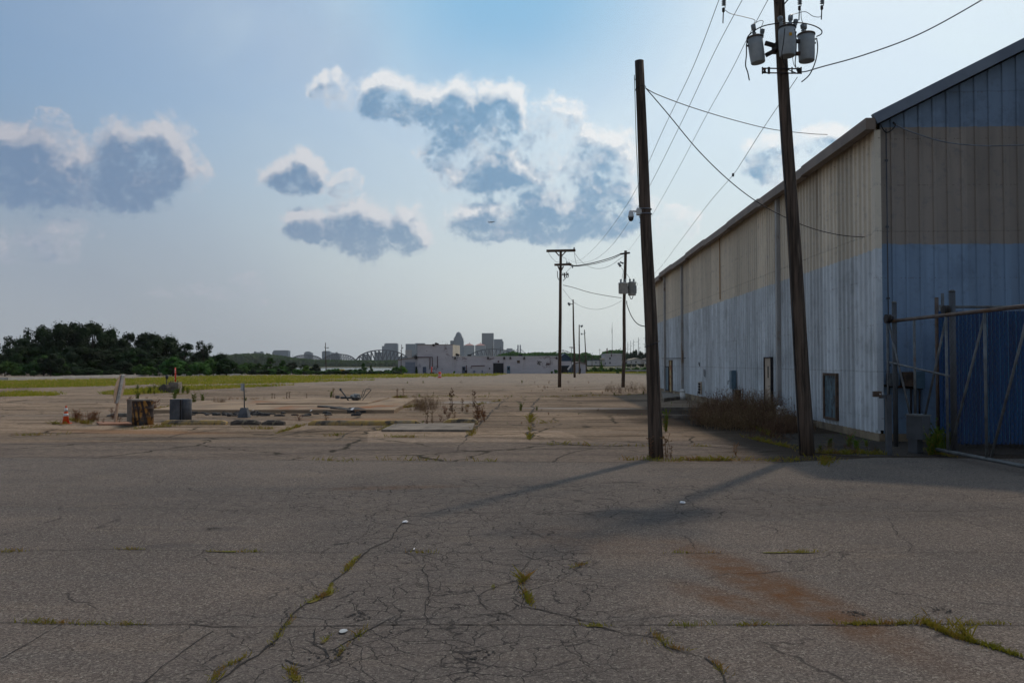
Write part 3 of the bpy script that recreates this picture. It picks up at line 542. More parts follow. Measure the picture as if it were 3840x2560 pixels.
y_ = MB(); sheet(y_, [(p.x, p.y) for p in reversed(edge)] + [(-26, edge[0].y), (-60, 20), (-190, 60), (-190, 262), (30, 262), (34, 24), (26, edge[-1].y)], 0.004)
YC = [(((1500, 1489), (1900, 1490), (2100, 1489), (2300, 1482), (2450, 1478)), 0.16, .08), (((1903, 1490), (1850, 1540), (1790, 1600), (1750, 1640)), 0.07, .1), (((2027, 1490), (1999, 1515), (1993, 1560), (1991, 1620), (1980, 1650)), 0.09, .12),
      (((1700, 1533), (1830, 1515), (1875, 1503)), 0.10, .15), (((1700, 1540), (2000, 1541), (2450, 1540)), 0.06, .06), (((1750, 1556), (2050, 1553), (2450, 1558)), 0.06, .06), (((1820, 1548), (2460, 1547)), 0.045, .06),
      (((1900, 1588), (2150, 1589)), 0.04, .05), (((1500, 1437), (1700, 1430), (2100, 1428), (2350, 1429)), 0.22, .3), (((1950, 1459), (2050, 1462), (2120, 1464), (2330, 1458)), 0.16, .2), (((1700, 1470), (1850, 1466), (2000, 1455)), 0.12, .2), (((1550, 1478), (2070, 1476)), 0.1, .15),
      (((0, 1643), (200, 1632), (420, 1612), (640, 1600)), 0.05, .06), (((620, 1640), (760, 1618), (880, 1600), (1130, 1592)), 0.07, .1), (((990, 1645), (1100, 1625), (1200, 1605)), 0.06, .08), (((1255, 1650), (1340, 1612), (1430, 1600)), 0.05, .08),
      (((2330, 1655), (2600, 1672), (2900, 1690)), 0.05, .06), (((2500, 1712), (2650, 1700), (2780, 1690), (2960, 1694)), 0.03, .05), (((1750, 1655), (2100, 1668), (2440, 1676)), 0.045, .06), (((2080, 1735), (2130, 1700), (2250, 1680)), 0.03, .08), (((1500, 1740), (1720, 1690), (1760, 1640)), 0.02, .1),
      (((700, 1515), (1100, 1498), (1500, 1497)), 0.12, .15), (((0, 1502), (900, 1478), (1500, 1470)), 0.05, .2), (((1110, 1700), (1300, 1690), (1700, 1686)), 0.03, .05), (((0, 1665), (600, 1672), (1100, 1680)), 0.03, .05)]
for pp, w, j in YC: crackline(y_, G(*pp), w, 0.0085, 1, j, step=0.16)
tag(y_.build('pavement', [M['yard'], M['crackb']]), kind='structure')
# dark soil strip in front of the gable end and along the near foot of the wall
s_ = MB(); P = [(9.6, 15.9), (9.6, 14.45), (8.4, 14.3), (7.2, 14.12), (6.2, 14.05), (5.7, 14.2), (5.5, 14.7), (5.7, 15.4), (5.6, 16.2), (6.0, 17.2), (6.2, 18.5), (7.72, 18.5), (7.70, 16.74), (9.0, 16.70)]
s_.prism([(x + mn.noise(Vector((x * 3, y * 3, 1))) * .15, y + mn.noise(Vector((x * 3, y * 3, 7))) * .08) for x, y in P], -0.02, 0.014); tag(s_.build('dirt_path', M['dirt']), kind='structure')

# ---------------------------------------------------------------- grass: too many blades to count
def blade(b, p, h, w, lean, mi=0):
    a = rnd.uniform(0, 6.28); d = Vector((math.cos(a), math.sin(a), 0)) * w; l = Vector((rnd.gauss(0, lean), rnd.gauss(0, lean), 0)) * h
    b.add([p - d, p + d, p + d * 0.5 + l * 0.45 + Vector((0, 0, h * 0.6)), p + l + Vector((0, 0, h))], [(0, 1, 2), (0, 2, 3)], mi)
def inpoly(x, y, P):
    c = False
    for i in range(len(P)):
        (x1, y1), (x2, y2) = P[i], P[i - 1]
        if (y1 > y) != (y2 > y) and x < (x2 - x1) * (y - y1) / (y2 - y1) + x1: c = not c
    return c
GP = [  # grassy bands (outline, share of cover)
    ([(-250, 1436), (0, 1430), (450, 1422), (800, 1410), (1250, 1408), (1500, 1403), (1700, 1403), (1900, 1402), (1860, 1409), (1640, 1414), (1400, 1418), (1150, 1424), (800, 1429), (450, 1447), (0, 1457), (-250, 1462)], 1.0, 9000),
    ([(600, 1436), (1100, 1426), (1420, 1425), (1100, 1436), (800, 1441), (600, 1444)], .7, 1500), ([(0, 1478), (60, 1472), (230, 1478), (200, 1484), (0, 1487), (-150, 1487), (-150, 1480)], .7, 700),
    ([(380, 1477), (470, 1464), (700, 1450), (1110, 1444), (1000, 1450), (700, 1464), (640, 1472), (450, 1483)], .75, 1800), ([(1560, 1434), (1800, 1427), (2440, 1424), (2440, 1434), (2200, 1438), (1800, 1438)], .22, 900),
    ([(2200, 1378), (2440, 1372), (2480, 1398), (2200, 1398), (2110, 1402), (2120, 1385)], 1.0, 2500)]
g_ = MB(); lit_ = 0
for P, cov, n in GP:
    xs = [p[0] for p in P]; ysq = [p[1] for p in P]; k = 0; t = 0
    while k < n and t < n * 12:
        t += 1; x, y = rnd.uniform(min(xs), max(xs)), rnd.uniform(min(ysq), max(ysq))
        if not inpoly(x, y, P): continue
        p = gr(x, y, 0.005)
        if mn.noise(Vector((p.x * 0.10, p.y * 0.05, 3))) * 0.6 + 0.5 > cov: continue
        k += 1; s_f = p.y / 3000
        for _ in range(3):
            q = p + Vector((rnd.gauss(0, 3.5 * s_f), rnd.gauss(0, 18 * s_f), 0)); q.z = gz(q.y) + 0.005; blade(g_, q, rnd.uniform(0.10, 0.32) * (0.6 + s_f * 12), max(0.012, s_f * 1.4), 0.4)
tag(g_.build('grass', M['grass']), 'yellow-green grass growing in bands across the far pavement', kind='stuff')
m_ = MB()
def tufts(pts, n, h=(0.02, 0.06), spread=0.03, per=16, cl=0.5, w=0.004):
    P = [gr(x, y, 0.012) for x, y in pts]; L = [(P[i + 1] - P[i]).length for i in range(len(P) - 1)]
    for _ in range(n):
        i = rnd.choices(range(len(L)), L)[0]; p = P[i].lerp(P[i + 1], rnd.random()); s_ = rnd.uniform(0.4, 1.3)
        for _ in range(int(per * s_)):
            a = P[i + 1] - P[i]; a.normalize(); q = p + a * rnd.gauss(0, spread * 2.2 * s_) + Vector((rnd.gauss(0, spread * 0.5), rnd.gauss(0, spread * 0.5), 0)) * s_
            q.z = gz(q.y) + 0.012; blade(m_, q, rnd.uniform(*h) * s_, w, 0.6)
TF = [(((1345, 2092), (1290, 2150)), 9), (((1245, 2195), (1225, 2235), (1150, 2265)), 16), (((1110, 2310), (1035, 2400)), 5), (((905, 2478), (880, 2490)), 5), (((820, 2530), (800, 2560)), 5), (((1290, 2440), (1270, 2460)), 3), (((1230, 2400), (1210, 2420)), 2), (((1090, 2520), (1110, 2560)), 6), (((1350, 2380), (1330, 2400)), 3),
      (((90, 2340), (420, 2347), (560, 2348)), 12), (((0, 2074), (60, 2072)), 3), (((400, 2062), (520, 2064)), 4), (((780, 2072), (1000, 2074)), 6), (((1560, 2076), (1590, 2076)), 3), (((2480, 2077), (2700, 2076)), 4), (((2860, 2076), (3050, 2075)), 4), (((1975, 2170), (1960, 2190)), 5), (((1968, 2225), (1990, 2270)), 14), (((2160, 2130), (2190, 2120)), 4), (((1850, 2205), (1850, 2207)), 2),
      (((2470, 2400), (2510, 2432), (2560, 2442)), 7), (((2690, 2500), (2705, 2520)), 4), (((2540, 2352), (2600, 2352)), 3), (((2780, 2350), (2950, 2346)), 6), (((3180, 2346), (3480, 2344)), 24), (((3480, 2345), (3560, 2385), (3630, 2408)), 44), (((3670, 2418), (3720, 2430)), 9), (((3750, 2445), (3800, 2460)), 12), (((3600, 2346), (3780, 2346)), 7), (((2200, 2350), (2260, 2352)), 3)]
for pts, n in TF: tufts(pts, n, (0.012, 0.035), 0.026, 20, w=0.003)
for pts, n in TF:
    P = [gr(x, y) for x, y in pts]; L_ = sum((P[i + 1] - P[i]).length for i in range(len(P) - 1)); crackline(m_, P, min(.05, .02 + .0035 * n / max(.15, L_) * .6), 0.0145, 1, .022, .62, step=.03)
tufts(((1955, 2185), (1975, 2180)), 3, (0.05, 0.10), 0.012, 14, w=0.003); tufts(((3590, 2375), (3640, 2400)), 5, (0.05, 0.09), 0.03, 14, w=0.003)
TF2 = [(((2510, 1728), (2780, 1728)), 40), (((2355, 1727), (2380, 1727)), 6), (((2460, 1730), (2500, 1732)), 6), (((2880, 1730), (2920, 1732)), 5), (((2970, 1726), (3010, 1727)), 8), (((3060, 1722), (3090, 1724), (3090, 1745)), 22), (((3100, 1728), (3110, 1732)), 5), (((1290, 1726), (1900, 1732)), 9), (((2620, 1675), (2660, 1676)), 6), (((2040, 1668), (2440, 1676)), 8),
       (((60, 1635), (200, 1632)), 8), (((480, 1612), (640, 1600), (700, 1595)), 26), (((1030, 1628), (1150, 1593)), 30), (((960, 1610), (1010, 1610)), 8), (((1250, 1635), (1270, 1633)), 5), (((1430, 1612), (1470, 1600)), 10), (((1460, 1640), (1540, 1641)), 12), (((1990, 1560), (1985, 1650)), 30), (((1760, 1640), (1790, 1600)), 10), (((2600, 1730), (2840, 1728)), 10), (((1200, 1728), (1330, 1735)), 3),
       (((700, 1515), (1100, 1500), (1560, 1497)), 60), (((1530, 1489), (2100, 1489)), 40), (((1740, 1527), (1880, 1502)), 20), (((2100, 1489), (2440, 1480)), 30), (((2040, 1588), (2080, 1586)), 4), (((270, 1578), (330, 1592)), 20), (((600, 1535), (640, 1530)), 26), (((700, 1520), (760, 1515)), 14), (((1510, 1530), (1560, 1525)), 18), (((1480, 1492), (1515, 1490)), 26), (((1490, 1492), (1510, 1492)), 14), (((190, 1590), (240, 1592)), 8),
       (((560, 1475), (640, 1470)), 30), (((690, 1468), (710, 1470)), 14), (((640, 1480), (700, 1478)), 10), (((3500, 1700), (3560, 1712)), 12), (((3180, 1700), (3300, 1706)), 26), (((3060, 1700), (3180, 1706)), 26), (((2790, 1640), (2960, 1680)), 40), (((2700, 1545), (2900, 1640)), 60)]
for pts, n in TF2: tufts(pts, n, (0.025, 0.09) if pts[0][1] > 1600 else (0.04, 0.12), 0.07, 14, w=0.006)
tag(m_.build('crack_grass', [M['moss'], M['mossflat']]), 'low green and yellowed grass sprouting along the pavement cracks', kind='stuff')
# ---------------------------------------------------------------- the long metal warehouse
WX, WY, WT = 7.72, 16.8, 0.035                     # near corner, drift of the side wall to the right with distance
WL = 32.6; dW = Vector((WT, 1, 0)).normalized(); nW = Vector((-dW.y, dW.x, 0)); dG = Vector((dW.y, -dW.x, 0)); nG = -dW
C0 = Vector((WX, WY, 0)); SB = 0.17; EV = 6.72; PITCH = 0.50; GW = 26.0
def WYp(px): return (WX - WT * WY) / ((px - 1920) / F - WT)      # distance of the wall under picture column px
def wp(px, py=None, z=None, out=0.0):                            # a point of the side wall
    Y = WYp(px); p = Vector((WX + WT * (Y - WY), Y, 0)) + nW * out
    p.z = z if z is not None else at(px, py, Y).z; return p
wh = thing('metal_warehouse', 'long metal-sided warehouse, beige above and faded blue below, behind the two leaning poles', 'warehouse', (WX, WY, 0))
def ribs(b, o, d, n, L, z0, ztop, per, prof, zs=()):
    """corrugated sheet: prof is a list of (fraction of period, outward depth)"""
    cols = []; k = int(L / per)
    for i in range(k):
        for u, w in prof: cols.append(((i + u) * per, w))
    cols.append((k * per, prof[0][1])); rows = []
    for s_, w in cols:
        p = o + d * s_ + n * w; zt = ztop(s_); rows.append([Vector((p.x, p.y, z)) for z in (z0, zt)])
    vs = [v for r_ in rows for v in r_]; b.add(vs, [(2 * i, 2 * i + 2, 2 * i + 3, 2 * i + 1) for i in range(len(rows) - 1)])
P1 = [(0, 0), (.50, 0), (.58, .042), (.82, .042), (.90, 0)]
b = MB(); ribs(b, C0, dW, nW, WL, SB, lambda s: EV, 0.25, P1); b.build('side_wall', M['side'], wh)
P2 = [(0, 0), (.70, 0), (.76, .030), (.90, .030), (.96, 0)]
b = MB(); top = lambda s: EV + PITCH * (s if s < GW / 2 else GW - s); ribs(b, C0 + dG * 0.06, dG, nG, GW - .1, SB, lambda s: top(s) - 0.03, 0.29, P2); b.build('gable_wall', M['gable'], wh)
b = MB(); far = C0 + dW * WL
b.add([C0 + dG * GW + Vector((0, 0, SB)), far + dG * GW + Vector((0, 0, SB)), far + dG * GW + Vector((0, 0, EV)), C0 + dG * GW + Vector((0, 0, EV))], [(0, 1, 2, 3)])
b.add([far + Vector((0, 0, SB)), far + dG * GW + Vector((0, 0, SB)), far + dG * GW + Vector((0, 0, EV)), far + dG * GW / 2 + Vector((0, 0, EV + PITCH * GW / 2)), far + Vector((0, 0, EV))], [(0, 4, 3, 2, 1)]); b.build('back_wall', M['side'], wh)
b = MB(); e0 = C0 - dW * 0.25 + nW * 0.22; rz = Vector((0, 0, EV - 0.02)); rg = Vector((0, 0, EV + PITCH * GW / 2 + .09)); th = Vector((0, 0, 0.07))
for sgn in (0, 1):
    a0 = C0 - dW * 0.22 + (nW * 0.2 if not sgn else dG * (GW + .2)); a0.z = EV - 0.03; r0 = C0 - dW * 0.22 + dG * GW / 2; r0.z = EV + PITCH * GW / 2 + .07
    v = [a0, r0, r0 + dW * (WL + .5), a0 + dW * (WL + .5)]; v = v + [p + th for p in v]
    b.add(v, [(0, 1, 2, 3), (7, 6, 5, 4), (0, 4, 5, 1), (1, 5, 6, 2), (2, 6, 7, 3), (3, 7, 4, 0)])
b.build('roof', M['roof'], wh)
b = MB(); g0 = C0 - dW * 0.3 + nW * 0.25 + Vector((0, 0, EV - 0.10)); ns = 8     # eave gutter in slightly sagging lengths
for i in range(ns):
    p = g0 + dW * ((WL + .6) * i / ns); q = g0 + dW * ((WL + .6) * (i + 1) / ns - 0.01); dz = [0, -.03, .02, -.02, .03, -.04, .02, -.12][i]
    b.beam(p + Vector((0, 0, dz)), q + Vector((0, 0, dz * .6)), 0.20, 0.24)
b.build('gutter', M['gutter'], wh)
b = MB(); p = C0 - dW * 0.26 + nW * 0.16 + Vector((0, 0, EV + 0.0)); q = C0 - dW * 0.26 + dG * GW / 2 + Vector((0, 0, EV + PITCH * GW / 2 + .09)); b.beam(p, q, 0.10, 0.22); q2 = C0 - dW * 0.26 + dG * (GW + .2) + Vector((0, 0, EV)); b.beam(q, q2, 0.10, 0.26); b.build('rake_trim', M['rake'], wh)
b = MB(); b.box(C0 + nW * 0.035 + nG * 0.035 + Vector((0, 0, (EV + SB) / 2 - .05)), (0.13, 0.13, EV - SB - .25), math.atan2(dW.y, dW.x)); b.build('corner_trim', M['side'], wh)
b = MB(); b.tube([C0 + dG * 0.16 + nG * 0.07 + Vector((0, 0, 0.3)), C0 + dG * 0.16 + nG * 0.07 + Vector((0, 0, EV - 0.15))], 0.014, 6); 
for z in (1.6, 3.0, 4.5, 5.9): b.box(C0 + dG * 0.16 + nG * 0.07 + Vector((0, 0, z)), (0.06, 0.03, 0.04))
b.build('conduit', M['boxgrey'], wh)
b = MB(); f0 = C0 + nW * 0.012; 
b.add([], []); hh = SB + 0.35
def slab(b, o, d, n, L, z0, z1, t):
    v = [o, o + d * L, o + d * L - n * t, o - n * t]; v = [Vector((p.x, p.y, z0)) for p in v] + [Vector((p.x, p.y, z1)) for p in v]; b.add(v, [(0, 3, 2, 1), (4, 5, 6, 7), (0, 1, 5, 4), (1, 2, 6, 5), (2, 3, 7, 6), (3, 0, 4, 7)])
slab(b, C0 + nW * 0.05 - dW * 0.05, dW, nW, WL + .1, -0.5, SB - 0.002, 0.3); slab(b, C0 + nG * 0.045 + dG * 0.26, dG, nG, GW, -0.3, SB - 0.004, 0.3); b.build('foundation', M['found'], wh)
for px in (2932, 2566, 2500):
    b = MB(); p = wp(px, z=0.05, out=0.10); b.box((p.x, p.y, EV / 2 - .05), (0.11, 0.13, EV - 0.25)); b.build('downspout', M['spout'], wh)
b = MB(); p = wp(2705, z=5.0, out=0.037); b.box((p.x, p.y, 5.35), (0.02, 0.09, 2.4)); b.build('rust_strip', M['ruststreak'], wh)
# doors: frame, leaf, window, handle
def wdoor(p0, p1, z0, z1, leaf, frame, win=False, knob=True, out=0.055, fw=0.035):
    a = wp(p0, z=z0, out=out - .02); c = wp(p1, z=z0, out=out - .02); L = (c - a).length; e = (c - a).normalized(); n = nW; ang = math.atan2(e.y, e.x); mid = (a + c) / 2
    b = MB(); b.box(Vector((mid.x, mid.y, (z0 + z1) / 2)) + n * 0.0, (L - 2 * fw, 0.05, z1 - z0 - 2 * fw), ang); d = b.build('door', leaf, wh)
    b = MB()
    for s_ in (-1, 1): b.box(Vector((mid.x, mid.y, (z0 + z1) / 2)) + e * (s_ * (L - fw) / 2) + n * 0.02, (fw, 0.08, z1 - z0), ang)
    for z in (z0 + fw / 2, z1 - fw / 2): b.box(Vector((mid.x, mid.y, z)) + n * 0.02, (L - 2 * fw, 0.08, fw), ang)
    b.build('frame', frame, d)
    if win: b = MB(); b.box(Vector((mid.x, mid.y, z0 + (z1 - z0) * .72)) + n * 0.028, (0.12, 0.012, 0.36), ang); b.build('window', M['glass'], d)
    if knob: b = MB(); k = Vector((mid.x, mid.y, z0 + (z1 - z0) * .46)) - e * (L * .36) + n * 0.03; b.tube([k, k + n * 0.05, k + n * 0.055 + e * 0.1], 0.012, 6); b.build('handle', M['galv'], d)
    return d
tag(wdoor(3148, 3098, 0.27, 1.40, M['doorold'], M['rustframe'], fw=.06), 'low peeling blue hatch door')
tag(wdoor(2901, 2874, 0.16, 1.83, M['doorbeige'], M['darkframe'], win=True), 'narrow beige door with a slit window')
tag(wdoor(2524, 2514, 0.05, 1.80, M['doorrust'], M['rustframe'], knob=False), 'rust-streaked yellow door')
tag(wdoor(2512, 2496, 0.12, 1.45, M['boxblue'], M['darkframe'], knob=False), 'blue-grey shutter door')
b = MB(); p = wp(2486, z=2.4, out=0.06); q = wp(2575, z=2.4, out=0.06); p.z = at(2486, 1343, p.y).z; q.z = at(2575, 1342, q.y).z; b.tube([p, q], 0.02, 6); b.build('pipe', M['galv'], wh)
for (x0, x1, y0, y1) in ((2622, 2629, 1357, 1374), (2640, 2648, 1382, 1414)):
    b = MB(); a = wp(x0, (y0 + y1) / 2, out=.04); c = wp(x1, (y0 + y1) / 2, out=.04); h = at(x0, y0, a.y).z - at(x0, y1, a.y).z
    b.add([a + Vector((0, 0, h * .5)), c + Vector((0, 0, h * .35)), c - Vector((0, 0, h * .5)), a.lerp(c, .4) - Vector((0, 0, h * .42)), a - Vector((0, 0, h * .1))], [(0, 4, 3, 2, 1)]); b.build('torn_hole', M['dark'], wh)
# things fixed to or standing by the side wall
t = thing('utility_box', 'tall blue-green electrical box on the side wall above the brush', 'electrical box', wp(2762, z=0.72, out=0.15))
a = wp(2771, z=1.05, out=.14); c = wp(2754, z=1.05, out=.14); e = (c - a).normalized(); ang = math.atan2(e.y, e.x); md = (a + c) / 2
b = MB(); b.box((md.x, md.y, 1.04), (0.36, 0.13, 0.68), ang); b.build('case', M['boxblue'], t)
b = MB(); b.box((md.x, md.y, 1.04) + Vector((0, 0, 0)) if False else Vector((md.x, md.y, 1.04)) + nW * 0.08, (0.32, 0.02, 0.62), ang); b.build('door', M['boxblue'], t)
b = MB(); k = Vector((md.x, md.y, 1.0)) + nW * 0.09 + e * 0.1; b.tube([k, k + nW * .06, k + nW * .07 - Vector((0, 0, .14))], 0.015, 6); b.build('handle', M['galv'], t)
b = MB(); b.tube([Vector((md.x, md.y, 0.70)), Vector((md.x, md.y, 0.0))], 0.03, 6); b.build('conduit', M['galv'], t)
t = thing('steel_cabinet', 'rusty square post with a cabinet back standing under the tall electrical box', 'cabinet', wp(2778, z=0, out=0.35))
p = wp(2792, z=0, out=0.25); b = MB(); b.box((p.x, p.y, .34), (0.20, 0.16, 0.70)); b.build('case', M['rustframe'], t); b = MB(); b.box((p.x, p.y, .70), (0.23, 0.19, 0.03)); b.build('lid', M['rustframe'], t)
t = thing('meter_panel', 'small framed panel of old fittings low on the side wall below the torn holes', 'meter panel', wp(2631, z=.4, out=0.06))
a = wp(2636, 1455, out=.07); c = wp(2626, 1455, out=.07); md = (a + c) / 2; e = (c - a).normalized(); ang = math.atan2(e.y, e.x); zz0, zz1 = at(2631, 1477, md.y).z, at(2631, 1431, md.y).z
b = MB(); b.box((md.x, md.y, (zz0 + zz1) / 2), (0.5, 0.05, zz1 - zz0), ang); b.build('panel', M['doorbeige'], t); b = MB()
for i in range(4): b.box(Vector((md.x, md.y, zz0 + (zz1 - zz0) * (.16 + .22 * i))) + nW * .05 + e * rnd.uniform(-.06, .06), (0.26, 0.06, 0.09), ang)
b.build('fittings', M['dark'], t)
def bollard(name, label, px, py, r_, z1, cap=True):
    p = gr(px, py); t = thing(name, label, 'bollard', p, 'white bollards along the side wall'); b = MB(); b.lathe(p, [(r_, -.05), (r_, z1 - .1)], 14); b.build('post', M['white'], t)
    b = MB(); b.lathe(p, [(r_ + .015, z1 - .1), (r_ + .015, z1 - .05), (r_ * .8, z1), (r_ * .3, z1 + .03)], 14); b.build('cap', M['white'], t)
bollard('bollard', 'white pipe bollard with a domed cap between the brush and the nearer transformer pole', 2927, 1594, 0.10, 0.50)
bollard('bollard', 'white pipe bollard at the foot of the long downspout left of the brush', 2560, 1499, 0.13, 0.48)
bollard('bollard', 'short white pipe stub by the far yellow door', 2490, 1470, 0.2, 0.22)
# electrical gear on the gable end behind the gate
def gpnt(px, py, out=0.1):
    d = ray(px, py); t_ = nG.dot(C0 - CAM) / nG.dot(d); return CAM + d * t_ + nG * out
t = thing('breaker_panel', 'rusted grey breaker panels mounted on the blue gable wall behind the open gate end', 'electrical panel', gpnt(3380, 1420, .12))
for (x0, x1, y0, y1, mt, nm) in ((3320, 3352, 1398, 1446, 'galv', 'box'), (3374, 3412, 1394, 1446, 'rustframe', 'box'), (3418, 3450, 1392, 1455, 'boxblue', 'box')):
    a, c = gpnt(x0, y1, .13), gpnt(x1, y0, .13); b = MB(); b.box(((a.x + c.x) / 2, (a.y + c.y) / 2, (a.z + c.z) / 2), (c.x - a.x, .17, c.z - a.z)); b.build('box', M[mt], t)
b = MB(); a, c = gpnt(3305, 1444, .06), gpnt(3455, 1456, .06); b.beam(a, c, .05)
for px in (3408, 3425, 3440): a, c = gpnt(px, 1455, .1), gpnt(px, 1560, .1); b.tube([a, c], .018, 6)
b.build('conduit', M['iron'], t)
# ---------------------------------------------------------------- cantilever sliding gate at the right edge
gA, gB = Vector((7.48, 15.95, 0)), Vector((7.62, 10.3, 0)); dB = (gB - gA).normalized(); gL = (gB - gA).length
gt = thing('sliding_gate', 'long pipe-framed sliding gate of bare chain link running towards the camera', 'gate', gA)
zt, zb = 2.47, 0.12
def gq(s, z, o=0.0): return gA + dB * s + Vector((o, 0, z))
def gs(px, py=None):
    n_ = Vector((-dB.y, dB.x, 0)); d = ray(px, py or 1500); t_ = n_.dot(gA - CAM) / n_.dot(d); p = CAM + d * t_; return (p - gA).dot(dB), p.z
b = MB(); b.tube([gq(-.05, zt), gq(gL, zt + .02)], 0.033, 8); b.build('top_rail', M['rustpipe'], gt)
s0 = gs(3543, 1698)[0]; b = MB(); b.tube([gq(s0 - .25, zb), gq(gL, zb)], 0.033, 8); b.build('bottom_rail', M['galv'], gt)
for px in (3331, 3432, 3552, 3697, 3905):
    s_ = gs(px)[0]
    if s_ > gL: s_ = gL - .03
    b = MB(); b.tube([gq(s_, zb if px > 3500 else .45, 0), gq(s_, zt)], 0.024, 8); b.build('upright', M['galv'], gt)
for (p0, p1) in (((3333, 1210), (3415, 1560)), ((3548, 1185), (3470, 1555)), ((3694, 1165), (3565, 1685)), ((3860, 1150), (3718, 1712))):
    (a0, _), (a1, _) = gs(*p0), gs(*p1); b = MB(); b.tube([gq(a0, zt - .03), gq(a1, gs(*p1)[1])], 0.022, 6); b.build('brace', M['galv'], gt)
b = MB(); (a0, h0), (a1, h1) = gs(3338, 1365), gs(3560, 1418); b.tube([gq(a0, 1.66), gq(a1, 1.42)], 0.02, 6); b.build('diagonal_rail', M['galv'], gt)
def chain(b, s1, s2, z1, z2, q, pitch=0.085, r_=0.0016):
    w_, h_ = s2 - s1, z2 - z1; k = -h_
    while k < w_:
        for up in (0, 1):
            a0, a1 = max(k, 0), min(k + h_, w_)
            if a1 > a0:
                pa = (a0, a0 - k), (a1, a1 - k)
                if up: pa = tuple((x_, h_ - y__) for x_, y__ in pa)
                b.tube([q(s1 + pa[0][0], z1 + pa[0][1]), q(s1 + pa[1][0], z1 + pa[1][1])], r_, 3, caps=False, sm=False)
        k += pitch * 1.2
b = MB(); chain(b, gs(3552)[0], gL, zb, zt - .02, lambda s, z: gq(s, z, .03)); b.build('chain_mesh', M['iron'], gt)
# gate posts with roller brackets
def gpost(label, px, pyb, pyt, Y, r_, mt='boxgrey', roller=None):
    p = at(px, pyb, Y); p.z = 0; z = at(px, pyt, Y).z; t = thing('gate_post', label, 'gate post', p, 'posts carrying the sliding gate'); b = MB(); b.tube([p, p + Vector((0, 0, z))], r_, 12); b.build('post', mt if not isinstance(mt, str) else M[mt], t)
    b = MB(); b.lathe(p + Vector((0, 0, z)), [(r_ + .008, 0), (r_ * .8, .03), (.01, .04)], 12); b.build('cap', M['galv'], t)
    if roller: 
        rp = at(*roller, Y); b = MB(); b.lathe(rp - Vector((0, 0, 0)), [(.085, -.05), (.085, -.02), (.05, -.015), (.05, .015), (.085, .02), (.085, .05)], 14, axis=Vector((1, 0, 0))); b.build('roller', M['iron'], t)
        b = MB(); b.beam(rp, Vector((p.x, p.y, rp.z)), .06, .09); b.build('bracket', M['iron'], t)
gpost('dark grey gate post with a black roller nearest the warehouse corner', 3360, 1680, 1136, 15.7, 0.045, roller=(3330, 1195))
gpost('tallest dark grey gate post with a black roller beside the blue slats', 3579, 1700, 1094, 14.6, 0.054, roller=(3547, 1162))
t = thing('fence_post', 'weathered pale square post at the left end of the blue slatted fence', 'fence post', at(3515, 1700, 15.5) * Vector((1, 1, 0)) if False else Vector((at(3515, 1700, 15.4).x, 15.4, 0)))
b = MB(); p = Vector((at(3520, 1700, 15.4).x, 15.4, 0)); zt1 = at(3512, 1115, 15.4).z; b.tube([p, Vector((at(3512, 1115, 15.4).x, 15.4, zt1))], .036, 8); b.build('post', M['rustpipe'], t)
b = MB(); q = p + Vector((.09, -.05, 0)); b.tube([q + Vector((0, 0, .8)), Vector((q.x, q.y, at(3518, 1100, 15.35).z))], .03, 8); b.build('pipe', M['galv'], t)
# blue slatted fence along the gable end
FY = 15.15; fx0, fx1 = at(3528, 1400, FY).x, 14.5; fz0, fz1 = 0.12, 2.63
ft = thing('slatted_fence', 'tall chain-link fence filled with blue privacy slats behind the gate', 'fence', (fx0, FY, 0))
b = MB(); x = fx0
while x < fx1:
    w_ = .058; z0 = fz0 + rnd.uniform(-.01, .01); b.box((x, FY + rnd.uniform(-.006, .006), (z0 + fz1) / 2), (w_, .012, fz1 - z0), rnd.uniform(-.12, .12)); x += .078
b.build('slats', M['slat'], ft); b = MB(); x = fx0 + .039
while x < fx1: b.box((x, FY + .012, (fz0 + fz1) / 2), (.012, .008, fz1 - fz0 - .06)); x += .078
b.build('slat_highlight', M['slatl'], ft)  # pale cyan strips painted in as highlight lines between the slats
b = MB(); chain(b, 0, fx1 - fx0, fz0 - .05, fz1 + .08, lambda s, z: Vector((fx0 + s, FY - .02, z)), 0.10, .0014); b.build('chain_mesh', M['galv'], ft)
b = MB(); b.tube([(fx0, FY, fz1 + .08), (fx1, FY, fz1 + .08)], .025, 8); b.build('top_rail', M['galv'], ft)
for k in range(3): b = MB(); x = fx0 + .05 + k * 3.0; b.tube([(x, FY + .06, 0), (x, FY + .06, fz1 + .12)], .035, 8); b.build('post', M['galv'], ft)
# card reader post and cabinet
Y = 14.3; p = Vector((at(3333, 1700, Y).x, Y, 0)); t = thing('card_reader_post', 'square grey post with a small brown reader box by the warehouse corner', 'post', p)
b = MB(); zt1 = at(3333, 1480, Y).z; b.box((p.x, p.y, zt1 / 2), (.085, .085, zt1)); b.build('post', M['boxgrey'], t)
b = MB(); b.beam((p.x, p.y, zt1 - .03), (at(3298, 1478, Y).x, Y, zt1 - .03), .06); b.build('arm', M['boxgrey'], t)
q = at(3289, 1477, Y); b = MB(); b.box(q, (.125, .09, .10)); bx = b.build('reader', M['rustframe'], t); b = MB(); b.lathe(q + Vector((.03, -.05, 0)), [(.012, -.01), (.012, .01)], 8, axis=Vector((0, 1, 0))); b.build('lens', M['reflect'], bx)
Y = 14.6; p = Vector((at(3440, 1700, Y).x, Y, 0)); t = thing('gate_operator', 'grey metal gate-operator cabinet on a narrow pedestal with weeds at its foot', 'cabinet', p)
x0, x1 = at(3388, 1600, Y).x, at(3500, 1600, Y).x; zz = at(3440, 1558, Y).z; zm = at(3440, 1645, Y).z
rc = R(-56); cx = (x0 + x1) / 2; wL, wR = .30, .27
